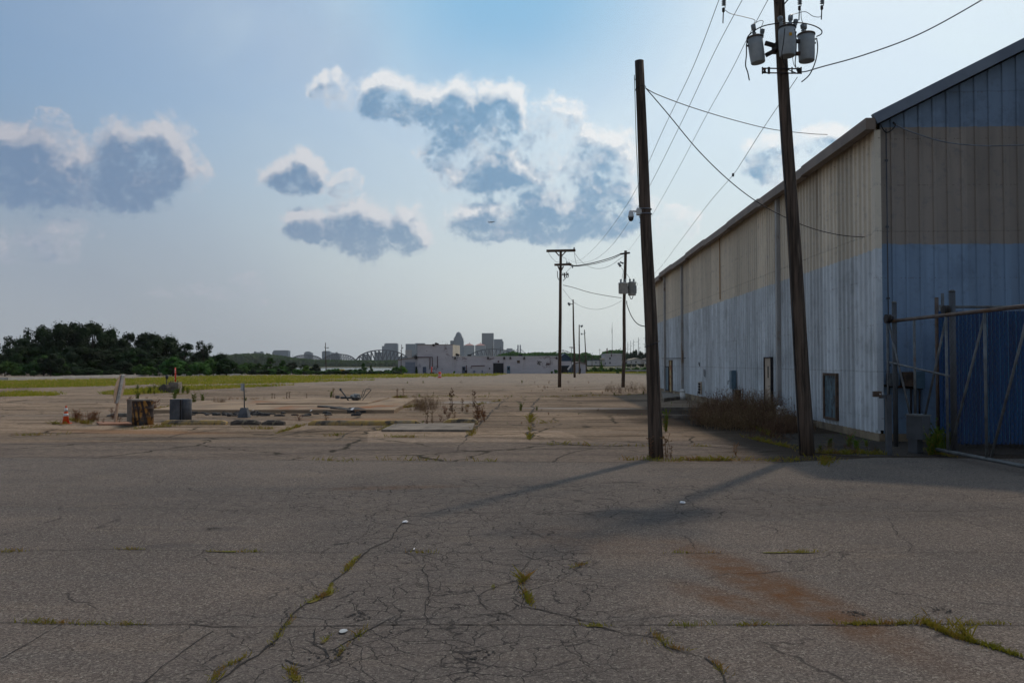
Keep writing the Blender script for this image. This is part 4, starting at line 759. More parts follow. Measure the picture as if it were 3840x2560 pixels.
b = MB(); b.box((cx, Y, (zz + zm) / 2), (wL, wR, zz - zm), rc); b.build('housing', M['boxgrey'], t); b = MB(); b.box((cx, Y, zz + .012), (wL + .03, wR + .03, .025), rc); b.build('lid', M['galv'], t)
b = MB(); b.box((cx - .05, Y + .02, zm / 2), (.17, .18, zm), rc); b.build('pedestal', M['boxgrey'], t)
n1 = Vector((math.cos(rc + math.pi), math.sin(rc + math.pi), 0)); q = at(3412, 1573, Y - .05); q = Vector((cx, Y, q.z)) + n1 * (wL / 2 + .004); b = MB(); b.box(q, (.006, .09, .09), rc); b.build('sticker', M['rustplate'], t)
# ---------------------------------------------------------------- utility poles and their gear
def pole_mesh(b, base, top, r0, r1, n=14, seg=14, crook=0.02):
    pts = []; rs = []; sd_ = rnd.random() * 50
    for i in range(seg + 1):
        t = i / seg; p = Vector(base).lerp(Vector(top), t); w_ = crook * math.sin(math.pi * t)
        p += Vector((mn.noise(Vector((t * 2.2, sd_, 0))), mn.noise(Vector((t * 2.2, sd_, 9))), 0)) * w_ * 3; pts.append(p); rs.append(r0 + (r1 - r0) * t + mn.noise(Vector((t * 9, sd_, 4))) * 0.006)
    b.tube(pts, rs, n)
    return pts
def on(pts, z):                             # pole centre at height z
    for i in range(len(pts) - 1):
        if pts[i].z <= z <= pts[i + 1].z: return pts[i].lerp(pts[i + 1], (z - pts[i].z) / (pts[i + 1].z - pts[i].z))
    return pts[-1].copy() if z > pts[-1].z else pts[0].copy()
# --- pole A: bare leaning pole with the camera
Y1 = gr(2462, 1718).y; bA = gr(2462, 1718, -0.1); tA = at(2397, 229, Y1)
A_ = thing('utility_pole', 'bare leaning wooden pole with a dome camera, nearer the middle of the yard', 'utility pole', gr(2462, 1718))
b = MB(); PAp = pole_mesh(b, bA, tA, 0.128, 0.078); b.build('pole', M['wood'], A_)
b = MB()
for z in (at(2410, 786, Y1).z, at(2410, 804, Y1).z): c = on(PAp, z); b.lathe(c, [(.113, -.008), (.116, -.008), (.116, .008), (.113, .008)], 16)
b.build('strap', M['alu'], A_)
b = MB(); zc = at(2420, 332, Y1).z; c = on(PAp, zc); b.tube([c + Vector((.095 * math.cos(a), .095 * math.sin(a), .03 * math.sin(a * 1.5))) for a in [i * math.pi / 8 for i in range(17)]], .006, 5, caps=False); b.build('wire_wrap', M['cable'], A_); b = MB()
zc = at(2470, 1290, Y1).z; c = on(PAp, zc); b.tube([c + Vector((.125 * math.cos(a), .125 * math.sin(a), .05 * math.cos(a))) for a in [i * math.pi / 8 for i in range(17)]], .008, 5, caps=False)
b.build('wire_wrap', M['cable'], A_)
cA = thing('security_camera', 'white dome security camera strapped to the bare leaning pole', 'camera', at(2372, 795, Y1))
c = on(PAp, at(2400, 795, Y1).z); q = at(2398, 794, Y1 - .02); b = MB(); b.box(q, (.10, .12, .11)); b.build('junction_box', M['camwhite'], cA)
q2 = at(2366, 797, Y1 - .02); b = MB(); b.tube([q, at(2378, 792, Y1 - .02), q2 + Vector((0, 0, .02))], .014, 8); b.build('arm', M['camwhite'], cA)
b = MB(); b.lathe(q2, [(.012, .04), (.03, .03), (.04, 0), (.046, -.05), (.052, -.06), (.052, -.085)], 16); b.build('housing', M['camwhite'], cA)
b = MB(); b.lathe(q2 + Vector((0, 0, -.085)), [(.046, 0), (.045, -.03), (.034, -.055), (.012, -.068)], 16); b.build('dome', M['black'], cA)
b = MB(); b.tube([q + Vector((-.01, 0, -.055)), q + Vector((.0, 0, -.10)), q + Vector((.06, 0, -.16)), c + Vector((-.11, -.03, -.2))], .005, 5); b.build('lead', M['cable'], cA)
t = tag(MB().tube([c + Vector((-.10, -.02, -.05)), on(PAp, c.z + 1.2) + Vector((-.115, -.02, 0)), on(PAp, c.z + 2.4) + Vector((-.10, -.03, 0)), on(PAp, tA.z - .35) + Vector((-.09, -.02, 0))], .006, 5).build('camera_cable', M['cable'], org=c), 'thin cable running up the left edge of the bare pole from the dome camera', 'cable')
# --- pole B: transformer pole
Y2 = gr(3028, 1706).y; bB = gr(3028, 1706, -0.1); tB = at(2902, -330, Y2)
B_ = thing('utility_pole', 'leaning wooden pole carrying three big grey transformers beside the warehouse', 'utility pole', gr(3028, 1706))
b = MB(); PBp = pole_mesh(b, bB, tB, 0.135, 0.085); b.build('pole', M['wood'], B_)
b = MB(); hp = [on(PBp, z) + Vector((-.10 - (.03 if z < 3 else 0), -.035, 0)) for z in (.1, 1, 2, 3, 4, 5, 6)]; b.tube(hp, .012, 5); b.build('ground_wire', M['cable'], B_)
b = MB(); arm_z = at(2905, -75, Y2).z; c = on(PBp, arm_z); b.beam(c + Vector((-1.2, -.12, 0)), c + Vector((.98, -.12, 0)), .10, .11); b.build('crossarm', M['wood2'], B_)
for s_ in (-1, 1): b = MB(); b.beam(c + Vector((s_ * .45, -.14, -.05)), on(PBp, at(2905, 24, Y2).z) + Vector((s_ * .06, -.10, 0)), .03, .02); b.build('brace', M['iron'], B_)
def cutout(px, y0, y1, label):
    p = at(px + 3, y0, Y2 - .12); q = at(px, y1, Y2 - .12); t = thing('fuse_cutout', label, 'fuse cutout', p, 'fuse cutouts hanging from the crossarm'); L = (p - q).length; d = (q - p).normalized()
    b = MB(); b.tube([p + Vector((0, 0, .28)), p], .012, 6); b.build('bracket', M['iron'], t)
    b = MB(); pr = []
    for i in range(7): pr += [(.020, -.02 - i * .034), (.042, -.032 - i * .034), (.020, -.042 - i * .034)]
    b.lathe(p + Vector((0, 0, .18)), pr, 10); b.build('insulator', M['porcelain'], t)
    b = MB(); m_ = p.lerp(q, .38); b.lathe(m_, [(.008, -.045), (.026, -.03), (.026, .03), (.008, .045)], 8); b.tube([m_, q], .010, 6); b.tube([p + Vector((.03, 0, .1)), m_ + Vector((.03, 0, .04)), m_], .008, 5); b.build('fuse_tube', M['iron'], t)
    return m_
k1 = cutout(2711, 8, 88, 'fuse cutout hanging alone left of the transformer pole')
k2 = cutout(2996, 4, 76, 'fuse cutout hanging just right of the transformer pole'); k3 = cutout(3080, 2, 74, 'outermost fuse cutout right of the transformer pole')
def transformer(label, cx, ytop, ybot, wpx, dY, tilt, bush, sticker=False, belly=0.0):
    Yt = Y2 + dY; lo, hi = at(cx + (ybot - ytop) * tilt * .5, ybot, Yt), at(cx - (ybot - ytop) * tilt * .5, ytop, Yt); ax = (hi - lo).normalized(); H = (hi - lo).length; r_ = wpx * Yt / F / 2
    t = thing('transformer', label, 'transformer', lo, 'three pole transformers'); b = MB()
    b.lathe(lo, [(r_ * .88, 0), (r_ * .93, .012), (r_ * .93, .03), (r_ * (.97 + belly), H * .3), (r_ * (.98 + belly), H * .6), (r_, H * .9)], 20, axis=ax); b.build('tank', M['can'], t)
    b = MB(); b.lathe(lo + ax * H * .9, [(r_ * 1.06, 0), (r_ * 1.08, .012), (r_ * 1.06, .03), (r_ * .8, .05), (r_ * .2, .062)], 20, axis=ax); b.build('lid', M['rustpipe'] if not belly else M['iron'], t)
    tops = []
    for (bx, by, bl) in bush:
        p0 = lo + ax * (H * .93) + Vector((bx * r_, by * r_, 0)); b = MB(); pr = [(.022, 0)]
        for i in range(3): pr += [(.040, .02 + i * .03), (.024, .035 + i * .03)]
        pr += [(.030, .12 * bl), (.042, .13 * bl), (.044, .20 * bl), (.024, .215 * bl)]; b.lathe(p0, pr, 12, axis=(ax + Vector((bx * .25, 0, 0))).normalized()); b.build('bushing', M['porcelain'], t); tops.append(p0 + ax * .21 * bl)
    if sticker:
        b = MB(); q = lo + ax * H * .62 + Vector((.01, -r_ * 1.0, 0)); b.box(q, (.05, .012, .055)); b.build('warning_label', M['warn'], t)
    b = MB(); q = lo + ax * H * .78 - Vector((r_ * 1.02, 0, 0)) * (1 if cx < 2900 else -1)
    for z in (0, .07): b = MB(); b.box(q - ax * z, (.035, .03, .03)); b.build('terminal', M['iron'], t)
    return t, lo, hi, r_, tops
M['warn'] = pm('yellow_label', (0.55, 0.28, 0.02), (0.5, 0.25, 0.02), 3, 0.6)
T1 = transformer('grey transformer can hanging left of the pole', 2836, 136, 237, 57, 0.02, .14, [(0, -.1, 1.15), (.95, .1, .8)])
T2 = transformer('middle grey transformer with a small yellow label in front of the pole', 2952, 98, 212, 62, -0.34, .02, [(-.6, 0, 1), (.35, 0, 1.1), (.95, .2, .8)], True, .04)
T3 = transformer('grey transformer can hanging right of the pole', 3024, 124, 231, 62, 0.04, .02, [(-.35, -.1, .9), (-.05, .3, 1)])
b = MB(); pc = lambda z: on(PBp, z)
for px0, px1, py in ((2869, 2915, 162), (2872, 2915, 208)): a, c = at(px0, py, Y2), at(px1, 175 if py == 162 else 186, Y2); b.beam(a, c, .05, .07)
for py in (156, 202): a, c = at(2999, py, Y2), at(2930, py, Y2); b.beam(a, c, .05, .06)
b.box(pc(at(2900, 180, Y2).z), (.27, .26, .14)); b.build('mounting_bracket', M['iron'], B_)
rk = MB(); z1, z2 = at(2900, 265, Y2).z, at(2900, 282, Y2).z; c = pc(z1)
xa, xb = at(2852, 270, Y2).x, at(2996, 270, Y2).x
for z in (z1, z2): rk.beam((xa, Y2 - .11, z), (xb, Y2 - .11, z - .01), .018, .018)
for px in (2852, 2874, 2878, 2962, 2984, 2996): x_ = at(px, 270, Y2).x; rk.beam((x_, Y2 - .11, z1 + .02), (x_, Y2 - .11, z2 - .02), .02, .02)
for px in (2860, 2990): x_ = at(px, 270, Y2).x; rk.lathe((x_, Y2 - .11, (z1 + z2) / 2), [(.01, -.05), (.034, -.035), (.018, 0), (.034, .035), (.01, .05)], 10)
rk.build('secondary_rack', M['iron'], B_)
# --- smooth cables
def smooth(P, n=8):
    o = []; k = len(P)
    for i in range(k - 1):
        p0, p1, p2, p3 = P[max(i - 1, 0)], P[i], P[i + 1], P[min(i + 2, k - 1)]
        for j in range(n):
            t = j / n; o.append(0.5 * ((2 * p1) + (p2 - p0) * t + (2 * p0 - 5 * p1 + 4 * p2 - p3) * t * t + (3 * p1 - p0 - 3 * p2 + p3) * t ** 3))
    o.append(P[-1]); return o
def cable(label, P, r_, mt='cable', n=8, name='power_cable', cat='cable', group=None, sides=5):
    P = [Vector(p) for p in P]; b = MB(); b.tube(smooth(P, n), r_, sides); return tag(b.build(name, M[mt], org=P[0]), label, cat, group)
Yc = Y2 - .05
cable('thin jumper wire looping from the lone left cutout down to the left transformer', [k1 + Vector((.03, 0, 0)), at(2740, 52, Yc), at(2790, 64, Yc), at(2830, 76, Yc), T1[4][0]], .006, 'alu')
cable('thin jumper wire between the middle transformer bushing and the outermost right cutout', [T2[4][1], at(2985, 52, Yc), at(3020, 45, Yc), at(3050, 62, Yc), at(3078, 62, Yc), k3], .006, 'alu')
cable('short looped wire joining the two bushings of the left transformer', [T1[4][0], at(2848, 79, Yc), at(2862, 82, Yc), T1[4][1]], .006, 'alu')
cable('short drop wire from the cutout just right of the pole to the right transformer', [k2, at(3003, 40, Yc), at(3005, 70, Yc), T3[4][0]], .006, 'alu')
cable('thick black cable arching over all three transformers', [at(2800, 165, Yc), at(2806, 136, Yc), at(2850, 104, Yc), at(2905, 90, Yc - .25), at(2990, 86, Yc - .25), at(3045, 95, Yc), at(3078, 112, Yc), at(3080, 128, Yc), at(3062, 138, Yc)], .011)
cable('black cable dangling from the left transformer with a loose end', [at(2799, 166, Yc), at(2799, 205, Yc), at(2796, 245, Yc), at(2804, 272, Yc), at(2810, 302, Yc)], .011)
cable('black cable curving down from the right transformer to a loose end', [at(3062, 143, Yc), at(3066, 180, Yc), at(3058, 230, Yc), at(3036, 280, Yc), at(3006, 308, Yc)], .011)
cable('black cable down the face of the middle transformer to the rack', [at(2943, 108, Yc - .55), at(2938, 160, Yc - .58), at(2932, 205, Yc - .5), at(2942, 240, Yc - .2), at(2958, 262, Y2 - .12), at(2985, 274, Y2 - .12)], .009)
cable('black cable down the right side of the middle transformer to the rack', [at(2980, 110, Yc - .5), at(2986, 150, Yc - .55), at(2985, 200, Yc - .5), at(2982, 240, Yc - .2), at(2990, 268, Y2 - .12)], .009)
cable('thin wire looping under the middle transformer to the rack end', [at(2972, 215, Yc), at(2978, 245, Yc), at(3000, 268, Yc), at(3026, 269, Yc)], .006, 'alu')
# service line leaving to the upper right
cable('grey service cable sweeping from the rack up to the top right corner', [at(2994, 272, Y2 - .11), at(3026, 268, Y2), at(3080, 252, Y2 - .3), at(3240, 207, Y2 - .9), at(3450, 128, Y2 - 1.7), at(3690, -4, Y2 - 2.5), at(3800, -80, Y2 - 2.9)], .011, 'alu')
# cables from the bare pole to the warehouse
hook = on(PAp, at(2420, 332, Y1).z) + Vector((.10, 0, 0)); eave = wp(3160, z=0, out=.3); eave.z = at(3152, 505, eave.y).z
pp = [hook] + [plan(x, y, hook, eave) for x, y in ((2470, 357), (2600, 405), (2760, 453), (2900, 486), (3040, 502))] + [eave]
cable('thin cable from the top of the bare pole sagging to the warehouse eave', pp, .008)
e2 = wp(3268, z=0, out=.12); e2.z = at(3268, 889, e2.y).z
pp = [hook] + [plan(x, y, hook, e2) for x, y in ((2500, 422), (2620, 566), (2740, 682), (2850, 764), (2960, 822), (3060, 861), (3160, 883))] + [e2]
cable('dark cable from the top of the bare pole sloping down across the warehouse side wall', pp, .009)
e3 = gpnt(3345, 470, .08); pp = [e3, gpnt(3410, 502, .12), gpnt(3520, 545, .25), gpnt(3640, 566, .4), gpnt(3760, 574, .6), gpnt(3900, 576, .8), gpnt(4100, 565, 1.0)]
cable('pale twisted cable drooping across the gable wall near the eave corner', pp, .014, 'alu'); cable('short dark cable loop at the eave corner of the gable', [gpnt(3297, 470, .06), gpnt(3312, 500, .1), gpnt(3330, 498, .12), gpnt(3350, 475, .1), gpnt(3343, 462, .08), e3], .012)
# --- pole T : two crossarms
YT = gr(2098, 1452).y; bT = gr(2098, 1452); tT = at(2103, 937, YT); T_ = thing('utility_pole', 'wooden utility pole with a wide top crossarm, left of the far transformer pole', 'utility pole', bT)
sc = YT / F; b = MB(); PT = pole_mesh(b, bT - Vector((0, 0, .2)), tT, 6.6 * sc, 4.8 * sc, crook=.02); b.build('pole', M['wood2'], T_)
def arm(thg, P, p0, p1, py, Yq, w_=.13, name='crossarm', mt='wood2'): b = MB(); b.beam(at(p0, py, Yq - .2), at(p1, py - 2, Yq - .2), w_, w_ * 1.1); return b.build(name, M[mt], thg)
arm(T_, PT, 2049, 2158, 941, YT, .17); arm(T_, PT, 2079, 2143, 993, YT, .15)
for p0, y0, p1, y1 in ((2083, 944, 2097, 959), (2122, 943, 2107, 959), (2092, 997, 2099, 1013), (2113, 998, 2106, 1013)): b = MB(); b.beam(at(p0, y0, YT - .2), at(p1, y1, YT - .1), .07); b.build('brace', M['wood2'], T_)
def pins(thg, lst, Yq, h=.2, r_=.07):
    for px, py in lst: b = MB(); p = at(px, py, Yq - .2); b.lathe(p, [(r_ * .3, -h * .5), (r_ * .4, 0), (r_, h * .2), (r_ * .7, h * .5), (r_, h * .7), (r_ * .3, h)], 8); b.build('insulator', M['porcelain'], thg)
pins(T_, [(2153, 936), (2126, 990), (2134, 991), (2146, 1001), (2148, 1001)], YT)
b = MB()
b.beam(at(2104, 1031, YT - .3), at(2132, 1031, YT - .3), .05); b.build('switch_bar', M['iron'], T_)
for px, y0, y1, r_ in ((2111, 1024, 1031, .035), (2117, 1023, 1042, .045), (2129.5, 1024, 1032, .05), (2124.5, 1019, 1037, .025)): b = MB(); b.lathe(at(px, y1, YT - .3), [(r_, 0), (r_, (y1 - y0) * sc * .3), (r_ * 1.5, (y1 - y0) * sc * .5), (r_, (y1 - y0) * sc * .7), (r_ * 1.3, (y1 - y0) * sc)], 8); b.build('insulator', M['iron'], T_)
for P in (((2089, 1016), (2090.5, 1022), (2090.5, 1036), (2094, 1046), (2098, 1050)), ((2124, 1036), (2121, 1043), (2111, 1053)), ((2132, 1030), (2131, 1038), (2127, 1040), (2124, 1037))): b = MB(); b.tube(smooth([at(x, y, YT - .3) for x, y in P], 4), .028, 5); b.build('cable_hook', M['iron'], T_)
# --- pole R : far transformer pole
YR = gr(2336, 1452).y; bR = gr(2336, 1452); tR = at(2346, 940, YR); R_ = thing('utility_pole', 'dark wooden utility pole with two small transformers, standing behind the bare pole', 'utility pole', bR); sr = YR / F
b = MB(); PR = pole_mesh(b, bR - Vector((0, 0, .2)), tR, 6.8 * sr, 5.4 * sr, crook=.03); b.build('pole', M['wood'], R_)
b = MB(); b.beam(at(2325, 953, YR - .15), at(2362, 948, YR - .15), .13); b.build('crossarm', M['iron'], R_)
b = MB(); b.tube([at(2318, 985, YR - .2), at(2328, 1000, YR - .2)], .1, 6); b.tube([at(2325, 982, YR - .2), at(2338, 988, YR - .2)], .07, 6); b.build('switch_gear', M['porcelain'], R_)
for lb, cx, y0, y1, wq, dy in (('small grey transformer on the left of the far transformer pole', 2337, 1058, 1101, 35, -.45), ('ribbed grey transformer on the right of the far transformer pole', 2370, 1056, 1108, 30, .05)):
    lo_, hi_ = at(cx, y1, YR + dy), at(cx - 1, y0 + 3, YR + dy); t = thing('transformer', lb, 'transformer', lo_, 'two small transformers on the far pole'); H = (hi_ - lo_).length; r_ = wq * sr / 2
    b = MB(); b.lathe(lo_, [(r_ * .9, 0), (r_, .05), (r_, H * .93), (r_ * 1.06, H * .94), (r_ * 1.04, H), (r_ * .3, H + .06)], 16)
    if dy > 0:
        for k in range(9): a = math.pi + .3 + k * .32; b.box(lo_ + Vector((math.cos(a) * r_, math.sin(a) * r_, H * .45)), (.1, .02, H * .6), a)
    b.build('tank', M['can'], t)
    for o in (-.5, .45): b = MB(); b.lathe(lo_ + Vector((o * r_, 0, H)), [(.05, 0), (.09, .08), (.05, .14), (.09, .2), (.04, .3)], 8); b.build('bushing', M['porcelain'], t)
b = MB(); b.box(on(PR, at(2340, 1078, YR).z) + Vector((.3, 0, 0)), (.6, .3, .2)); b.build('mounting_bracket', M['iron'], R_)
# wires T <-> R and from T to the near transformer pole
sagw = lambda A, B_, pts: [A] + [plan(x, y, A, B_) for x, y in pts] + [B_]
a, c = at(2135, 995, YT - .2), at(2325, 953, YR - .1)
cable('thick line from the lower crossarm of the crossarm pole to the far transformer pole', sagw(a, c, ((2170, 995), (2230, 984), (2290, 967))), .035); a2, c2 = at(2128, 994, YT + .2), at(2325, 957, YR + .2)
cable('second line just under the thick one between the two middle poles', sagw(a2, c2, ((2165, 998), (2230, 989), (2290, 973))), .025)
a, c = at(2152, 944, YT - .2), at(2350, 950, YR); cable('slack line drooping from the top crossarm tip to the far transformer pole', sagw(a, c, ((2175, 975), (2210, 1000), (2250, 1007), (2290, 995), (2325, 970))), .014, 'alu')
a, c = at(2112, 1069, YT), at(2331, 1117, YR); cable('black line sagging from mid height of the crossarm pole to below the far transformers', sagw(a, c, ((2150, 1078), (2210, 1096), (2270, 1108))), .022)
a, c = at(2110, 1083, YT), at(2331, 1128, YR); cable('thin slack line looping lowest between the two middle poles', sagw(a, c, ((2150, 1131), (2190, 1152), (2240, 1160), (2290, 1148))), .012, 'alu')
e4 = wp(2464, z=0, out=.1); e4.z = at(2462, 1215, e4.y).z; a = at(2352, 1145, YR); b0 = MB()
cable('heavy black service drop hanging from the far transformer pole to the warehouse', [at(2350, 1128, YR), a, plan(2368, 1185, a, e4), plan(2390, 1213, a, e4), plan(2415, 1223, a, e4), plan(2440, 1221, a, e4), e4], .035)
cable('short looped lead under the right small transformer', [at(2361, 1107, YR), at(2364, 1118, YR), at(2370, 1120, YR), at(2374, 1110, YR)], .03)
WR = [('outermost overhead line climbing from the crossarm pole to the top of the picture', (2153, 980, YT), (2700, -10, Y2), ((2175, 975), (2210, 948), (2260, 895), (2330, 800), (2395, 690), (2490, 480), (2600, 250))),
      ('second overhead line climbing from the crossarm pole behind the bare pole', (2117, 965, YT), (2800, -30, Y2), ((2150, 982), (2190, 984), (2235, 970), (2290, 925), (2360, 830), (2440, 690), (2560, 450), (2680, 195))),
      ('third overhead line climbing from the far transformer pole past the left transformer', (2352, 945, YR), (2885, -10, Y2), ((2390, 895), (2450, 800), (2540, 640), (2640, 450), (2740, 270), (2800, 150)))]
for lb, A0, B0, pts in WR:
    A1, B1 = at(*A0), at(*B0); cable(lb, sagw(A1, B1, pts), .0065, 'alu')
A1 = Vector((9.0, 60, 0)); A1 = at(2386, 1090, YR); B1 = at(2990, 290, Y2); cable('lowest overhead line with a splice, running from the far pole under the transformer rack', sagw(A1, B1, ((2410, 1065), (2470, 1010), (2560, 892), (2660, 760), (2745, 661), (2790, 595), (2850, 500), (2920, 395))), .0065, 'alu')
sp = plan(2749, 656, A1, B1); tag(MB().lathe(sp, [(.008, -.05), (.03, -.03), (.03, .03), (.008, .05)], 8).build('line_splice', M['cable'], org=sp), 'small black splice on the lowest overhead line', 'cable clamp')
# jumpers at the crossarm pole
for lb, P in (('jumper wire from the left tip of the top crossarm down to the lower arm', ((2056, 946), (2068, 965), (2085, 981), (2097, 984))), ('jumper wire hanging from the right tip of the top crossarm', ((2154, 946), (2156, 965), (2160, 985), (2163, 996))), ('looped jumper wire between the two crossarms', ((2108, 962), (2122, 972), (2127, 985), (2125, 992))), ('jumper wires curling below the lower crossarm', ((2143, 1000), (2132, 1012), (2122, 1024), (2116, 1034)))):
    cable(lb, [at(x, y, YT - .25) for x, y in P], .014, 'alu')
for lb, P in (('thin lead from the far pole switch gear down to its transformers', ((2329, 1003), (2337, 1015), (2333, 1040), (2330, 1056))), ('thin curved lead above the right small transformer', ((2340, 1015), (2352, 1030), (2362, 1045), (2364, 1056))), ('black loop cable round the right small transformer', ((2357, 1062), (2375, 1054), (2388, 1060), (2389, 1070)))):
    cable(lb, [at(x, y, YR - .35) for x, y in P], .015)
# --- lamp poles
def lamp_pole(label, px, pyb, pxt, pyt, lamps, w0, w1, mt='wood', Y=None):
    Yq = Y or gr(px, pyb).y; p = gr(px, pyb) if not Y else at(px, pyb, Y); q = at(pxt, pyt, Yq); s_ = Yq / F; t = thing('lamp_pole', label, 'lamp pole', p, 'wooden floodlight poles'); b = MB(); pole_mesh(b, p - Vector((0, 0, .2)), q, w0 * s_ / 2, w1 * s_ / 2, 8, 8, .02); b.build('pole', M[mt], t)
    for (lx, ly, rr) in lamps:
        c = at(lx, ly, Yq - .3); sx = 1 if lx > pxt else -1; ax = Vector((sx * .75, -.5, -.45)).normalized(); b = MB(); b.beam(q.lerp(p, min(1, max(0, (ly - pyt) / max(1, pyb - pyt)))), c, .09); b.build('bracket', M['iron'], t)
        b = MB(); b.lathe(c, [(rr * .35 * s_, -rr * 1.0 * s_), (rr * .6 * s_, -rr * .6 * s_), (rr * s_, 0), (rr * 1.02 * s_, rr * .15 * s_)], 12, axis=ax); l = b.build('lamp', M['can'], t)
        b = MB(); b.lathe(c + ax * rr * .12 * s_, [(rr * .9 * s_, 0), (rr * .6 * s_, rr * .2 * s_)], 12, axis=ax); b.build('lens', M['porcelain'], l)
    return t
lamp_pole('tallest floodlight pole, right of the crossarm pole, lamp pointing left', 2155, 1415, 2149, 1123, [(2134, 1140, 7)], 9, 5, 'wood2')
lamp_pole('dark floodlight pole with its lamp on the right', 2173, 1402, 2172, 1217, [(2182, 1223, 5.5)], 6, 3.5)
lamp_pole('leaning floodlight pole with two small lamps near the top', 2199.5, 1398.5, 2191.5, 1236, [(2181, 1252, 4), (2193, 1249, 3.5)], 5, 3)
lamp_pole('small pale floodlight pole behind the tallest one, over the far sheds', 2144, 1402, 2143, 1299, [(2138, 1302, 3), (2147, 1303, 3)], 2.5, 1.8, 'galv')
lamp_pole('thin dark floodlight pole at the river bank with lamps on both sides', 1223, 1402, 1220.5, 1284, [(1218, 1302, 3), (1230, 1304, 3)], 4, 2.5)
lamp_pole('thin floodlight pole rising behind the sloping annex roof', 1504, 1402, 1506, 1292, [(1510, 1304, 3), (1503, 1315, 2.5)], 3, 2)
# ---------------------------------------------------------------- things on the yard
# traffic cone
p = gr(247, 1588); s_ = p.y / F; H = 68 * s_
t = thing('traffic_cone', 'orange traffic cone with two white bands at the far left of the old island', 'traffic cone', p)
b = MB(); b.box(p + Vector((0, 0, .012)), (36 * s_, 36 * s_, .024), .3); b.build('base', M['orange'], t)
b = MB(); r_ = lambda z: (12.5 - 10 * z) * s_
b.lathe(p, [(r_(0), .02), (r_(.5), H * .5), (r_(.97), H * .97), (r_(.99) * .6, H)], 16); b.build('cone', M['orange'], t)
for z0, z1 in ((.42, .56), (.68, .86)): b = MB(); b.lathe(p, [(r_(z0) + .004, H * z0), (r_(z1) + .004, H * z1)], 16); b.build('band', M['reflect'], t)
# leaning stop sign seen almost edge on
p = gr(432, 1588); Ys = p.y; s_ = Ys / F; t = thing('road_sign', 'leaning octagonal sign seen from its grey back on a faded post', 'sign', p)
b = MB(); pt = at(450, 1430, Ys); b.beam(p, pt, .07, .05); b.build('post', M['signpost'], t)
c = at(448, 1457, Ys - .04); upv = (at(458, 1402, Ys) - at(436, 1512, Ys)).normalized(); rt = Vector((-.14, .99, 0)).normalized(); Rr = 59 * s_; nn = upv.cross(rt).normalized(); vs = []
for sgn in (-1, 1):
    for k in range(8): a = math.pi / 8 + k * math.pi / 4; vs.append(c + (rt * math.cos(a) * .92 + upv * math.sin(a)) * Rr + nn * sgn * .006)
rim = vs; b = MB(); b.add(vs, [tuple(range(8)), tuple(reversed(range(8, 16)))] + [(i, i + 8, (i + 1) % 8 + 8, (i + 1) % 8) for i in range(8)]); b.build('sign_plate', M['signpost'], t)
b = MB()
for fs in (-1, 1): b.beam(c + upv * Rr * .93 + nn * .013 * fs, c - upv * Rr * .95 + nn * .013 * fs, .012, .26 if False else .012)
for fs in (-1, 1): o_ = c + nn * .012 * fs; b.add([o_ + upv * Rr * .92 - rt * .13, o_ + upv * Rr * .92 + rt * .13, o_ - upv * Rr * .92 + rt * .13, o_ - upv * Rr * .92 - rt * .13] + [o_ + nn * .02 * fs + upv * Rr * .9 - rt * .11, o_ + nn * .02 * fs + upv * Rr * .9 + rt * .11, o_ + nn * .02 * fs - upv * Rr * .9 + rt * .11, o_ + nn * .02 * fs - upv * Rr * .9 - rt * .11], [(0, 1, 2, 3), (7, 6, 5, 4), (0, 4, 5, 1), (1, 5, 6, 2), (2, 6, 7, 3), (3, 7, 4, 0)])
for k in range(4): b.box(c + upv * (.10 - k * .10) + nn * .035, (.03, .05, .035)); b.box(c + upv * (.10 - k * .10) - nn * .035, (.03, .05, .035))
b.build('bracket', M['signw'], t)
tag(MB().prism([tuple(q) for q in [gr(362, 1587), gr(480, 1587), gr(500, 1594), gr(372, 1595)]], 0.01, 0.045).build('base_plate', M['rustplate'], org=gr(430, 1590)), 'rusty flat base plate under the leaning sign', 'metal plate')
# rusty striped drum with grey block
p = gr(535, 1592); s_ = p.y / F; t = thing('drum_bollard', 'rusty drum with worn yellow stripes, filled with concrete and weeds', 'drum', p); H = 90 * s_; r_ = 37.5 * s_
b = MB(); b.lathe(p, [(r_, 0), (r_, H * .32), (r_ * 1.02, H * .33), (r_, H * .35), (r_ * .99, H * .66), (r_ * 1.01, H * .67), (r_ * .99, H * .69), (r_ * 1.0, H * .98), (r_ * 1.03, H)], 28); b.build('drum', M['barrel'], t); b = MB(); b.lathe(p + Vector((0, 0, H * .985)), [(r_ * .97, 0), (r_ * .9, .02)], 20); b.build('fill', M['dirt'], t)
p = gr(515, 1580); t = tag(MB().box(p + Vector((-.02, .15, 43 * s_)), (64 * s_, .5, 88 * s_)).build('concrete_block', M['concrete'], org=p), 'grey concrete block half hidden behind the rusty striped drum', 'concrete block')
p = gr(675, 1577); s_ = p.y / F; t = thing('concrete_bollard', 'blue-grey half-round concrete block with a dark vertical groove', 'concrete block', p); H = 80 * s_
b = MB(); b.box(p + Vector((-14 * s_, .2, H / 2)), (44 * s_, .52, H)); b.build('block', M['greycon'], t); b = MB(); b.lathe(p + Vector((18 * s_, .12, 0)), [(18 * s_, 0), (18 * s_, H * .98), (16 * s_, H)], 18); b.build('column', M['greycon'], t); b = MB(); b.box(p + Vector((5.5 * s_, -.07, H * .5)), (3.5 * s_, .05, H * .96)); b.build('pipe', M['black'], t)
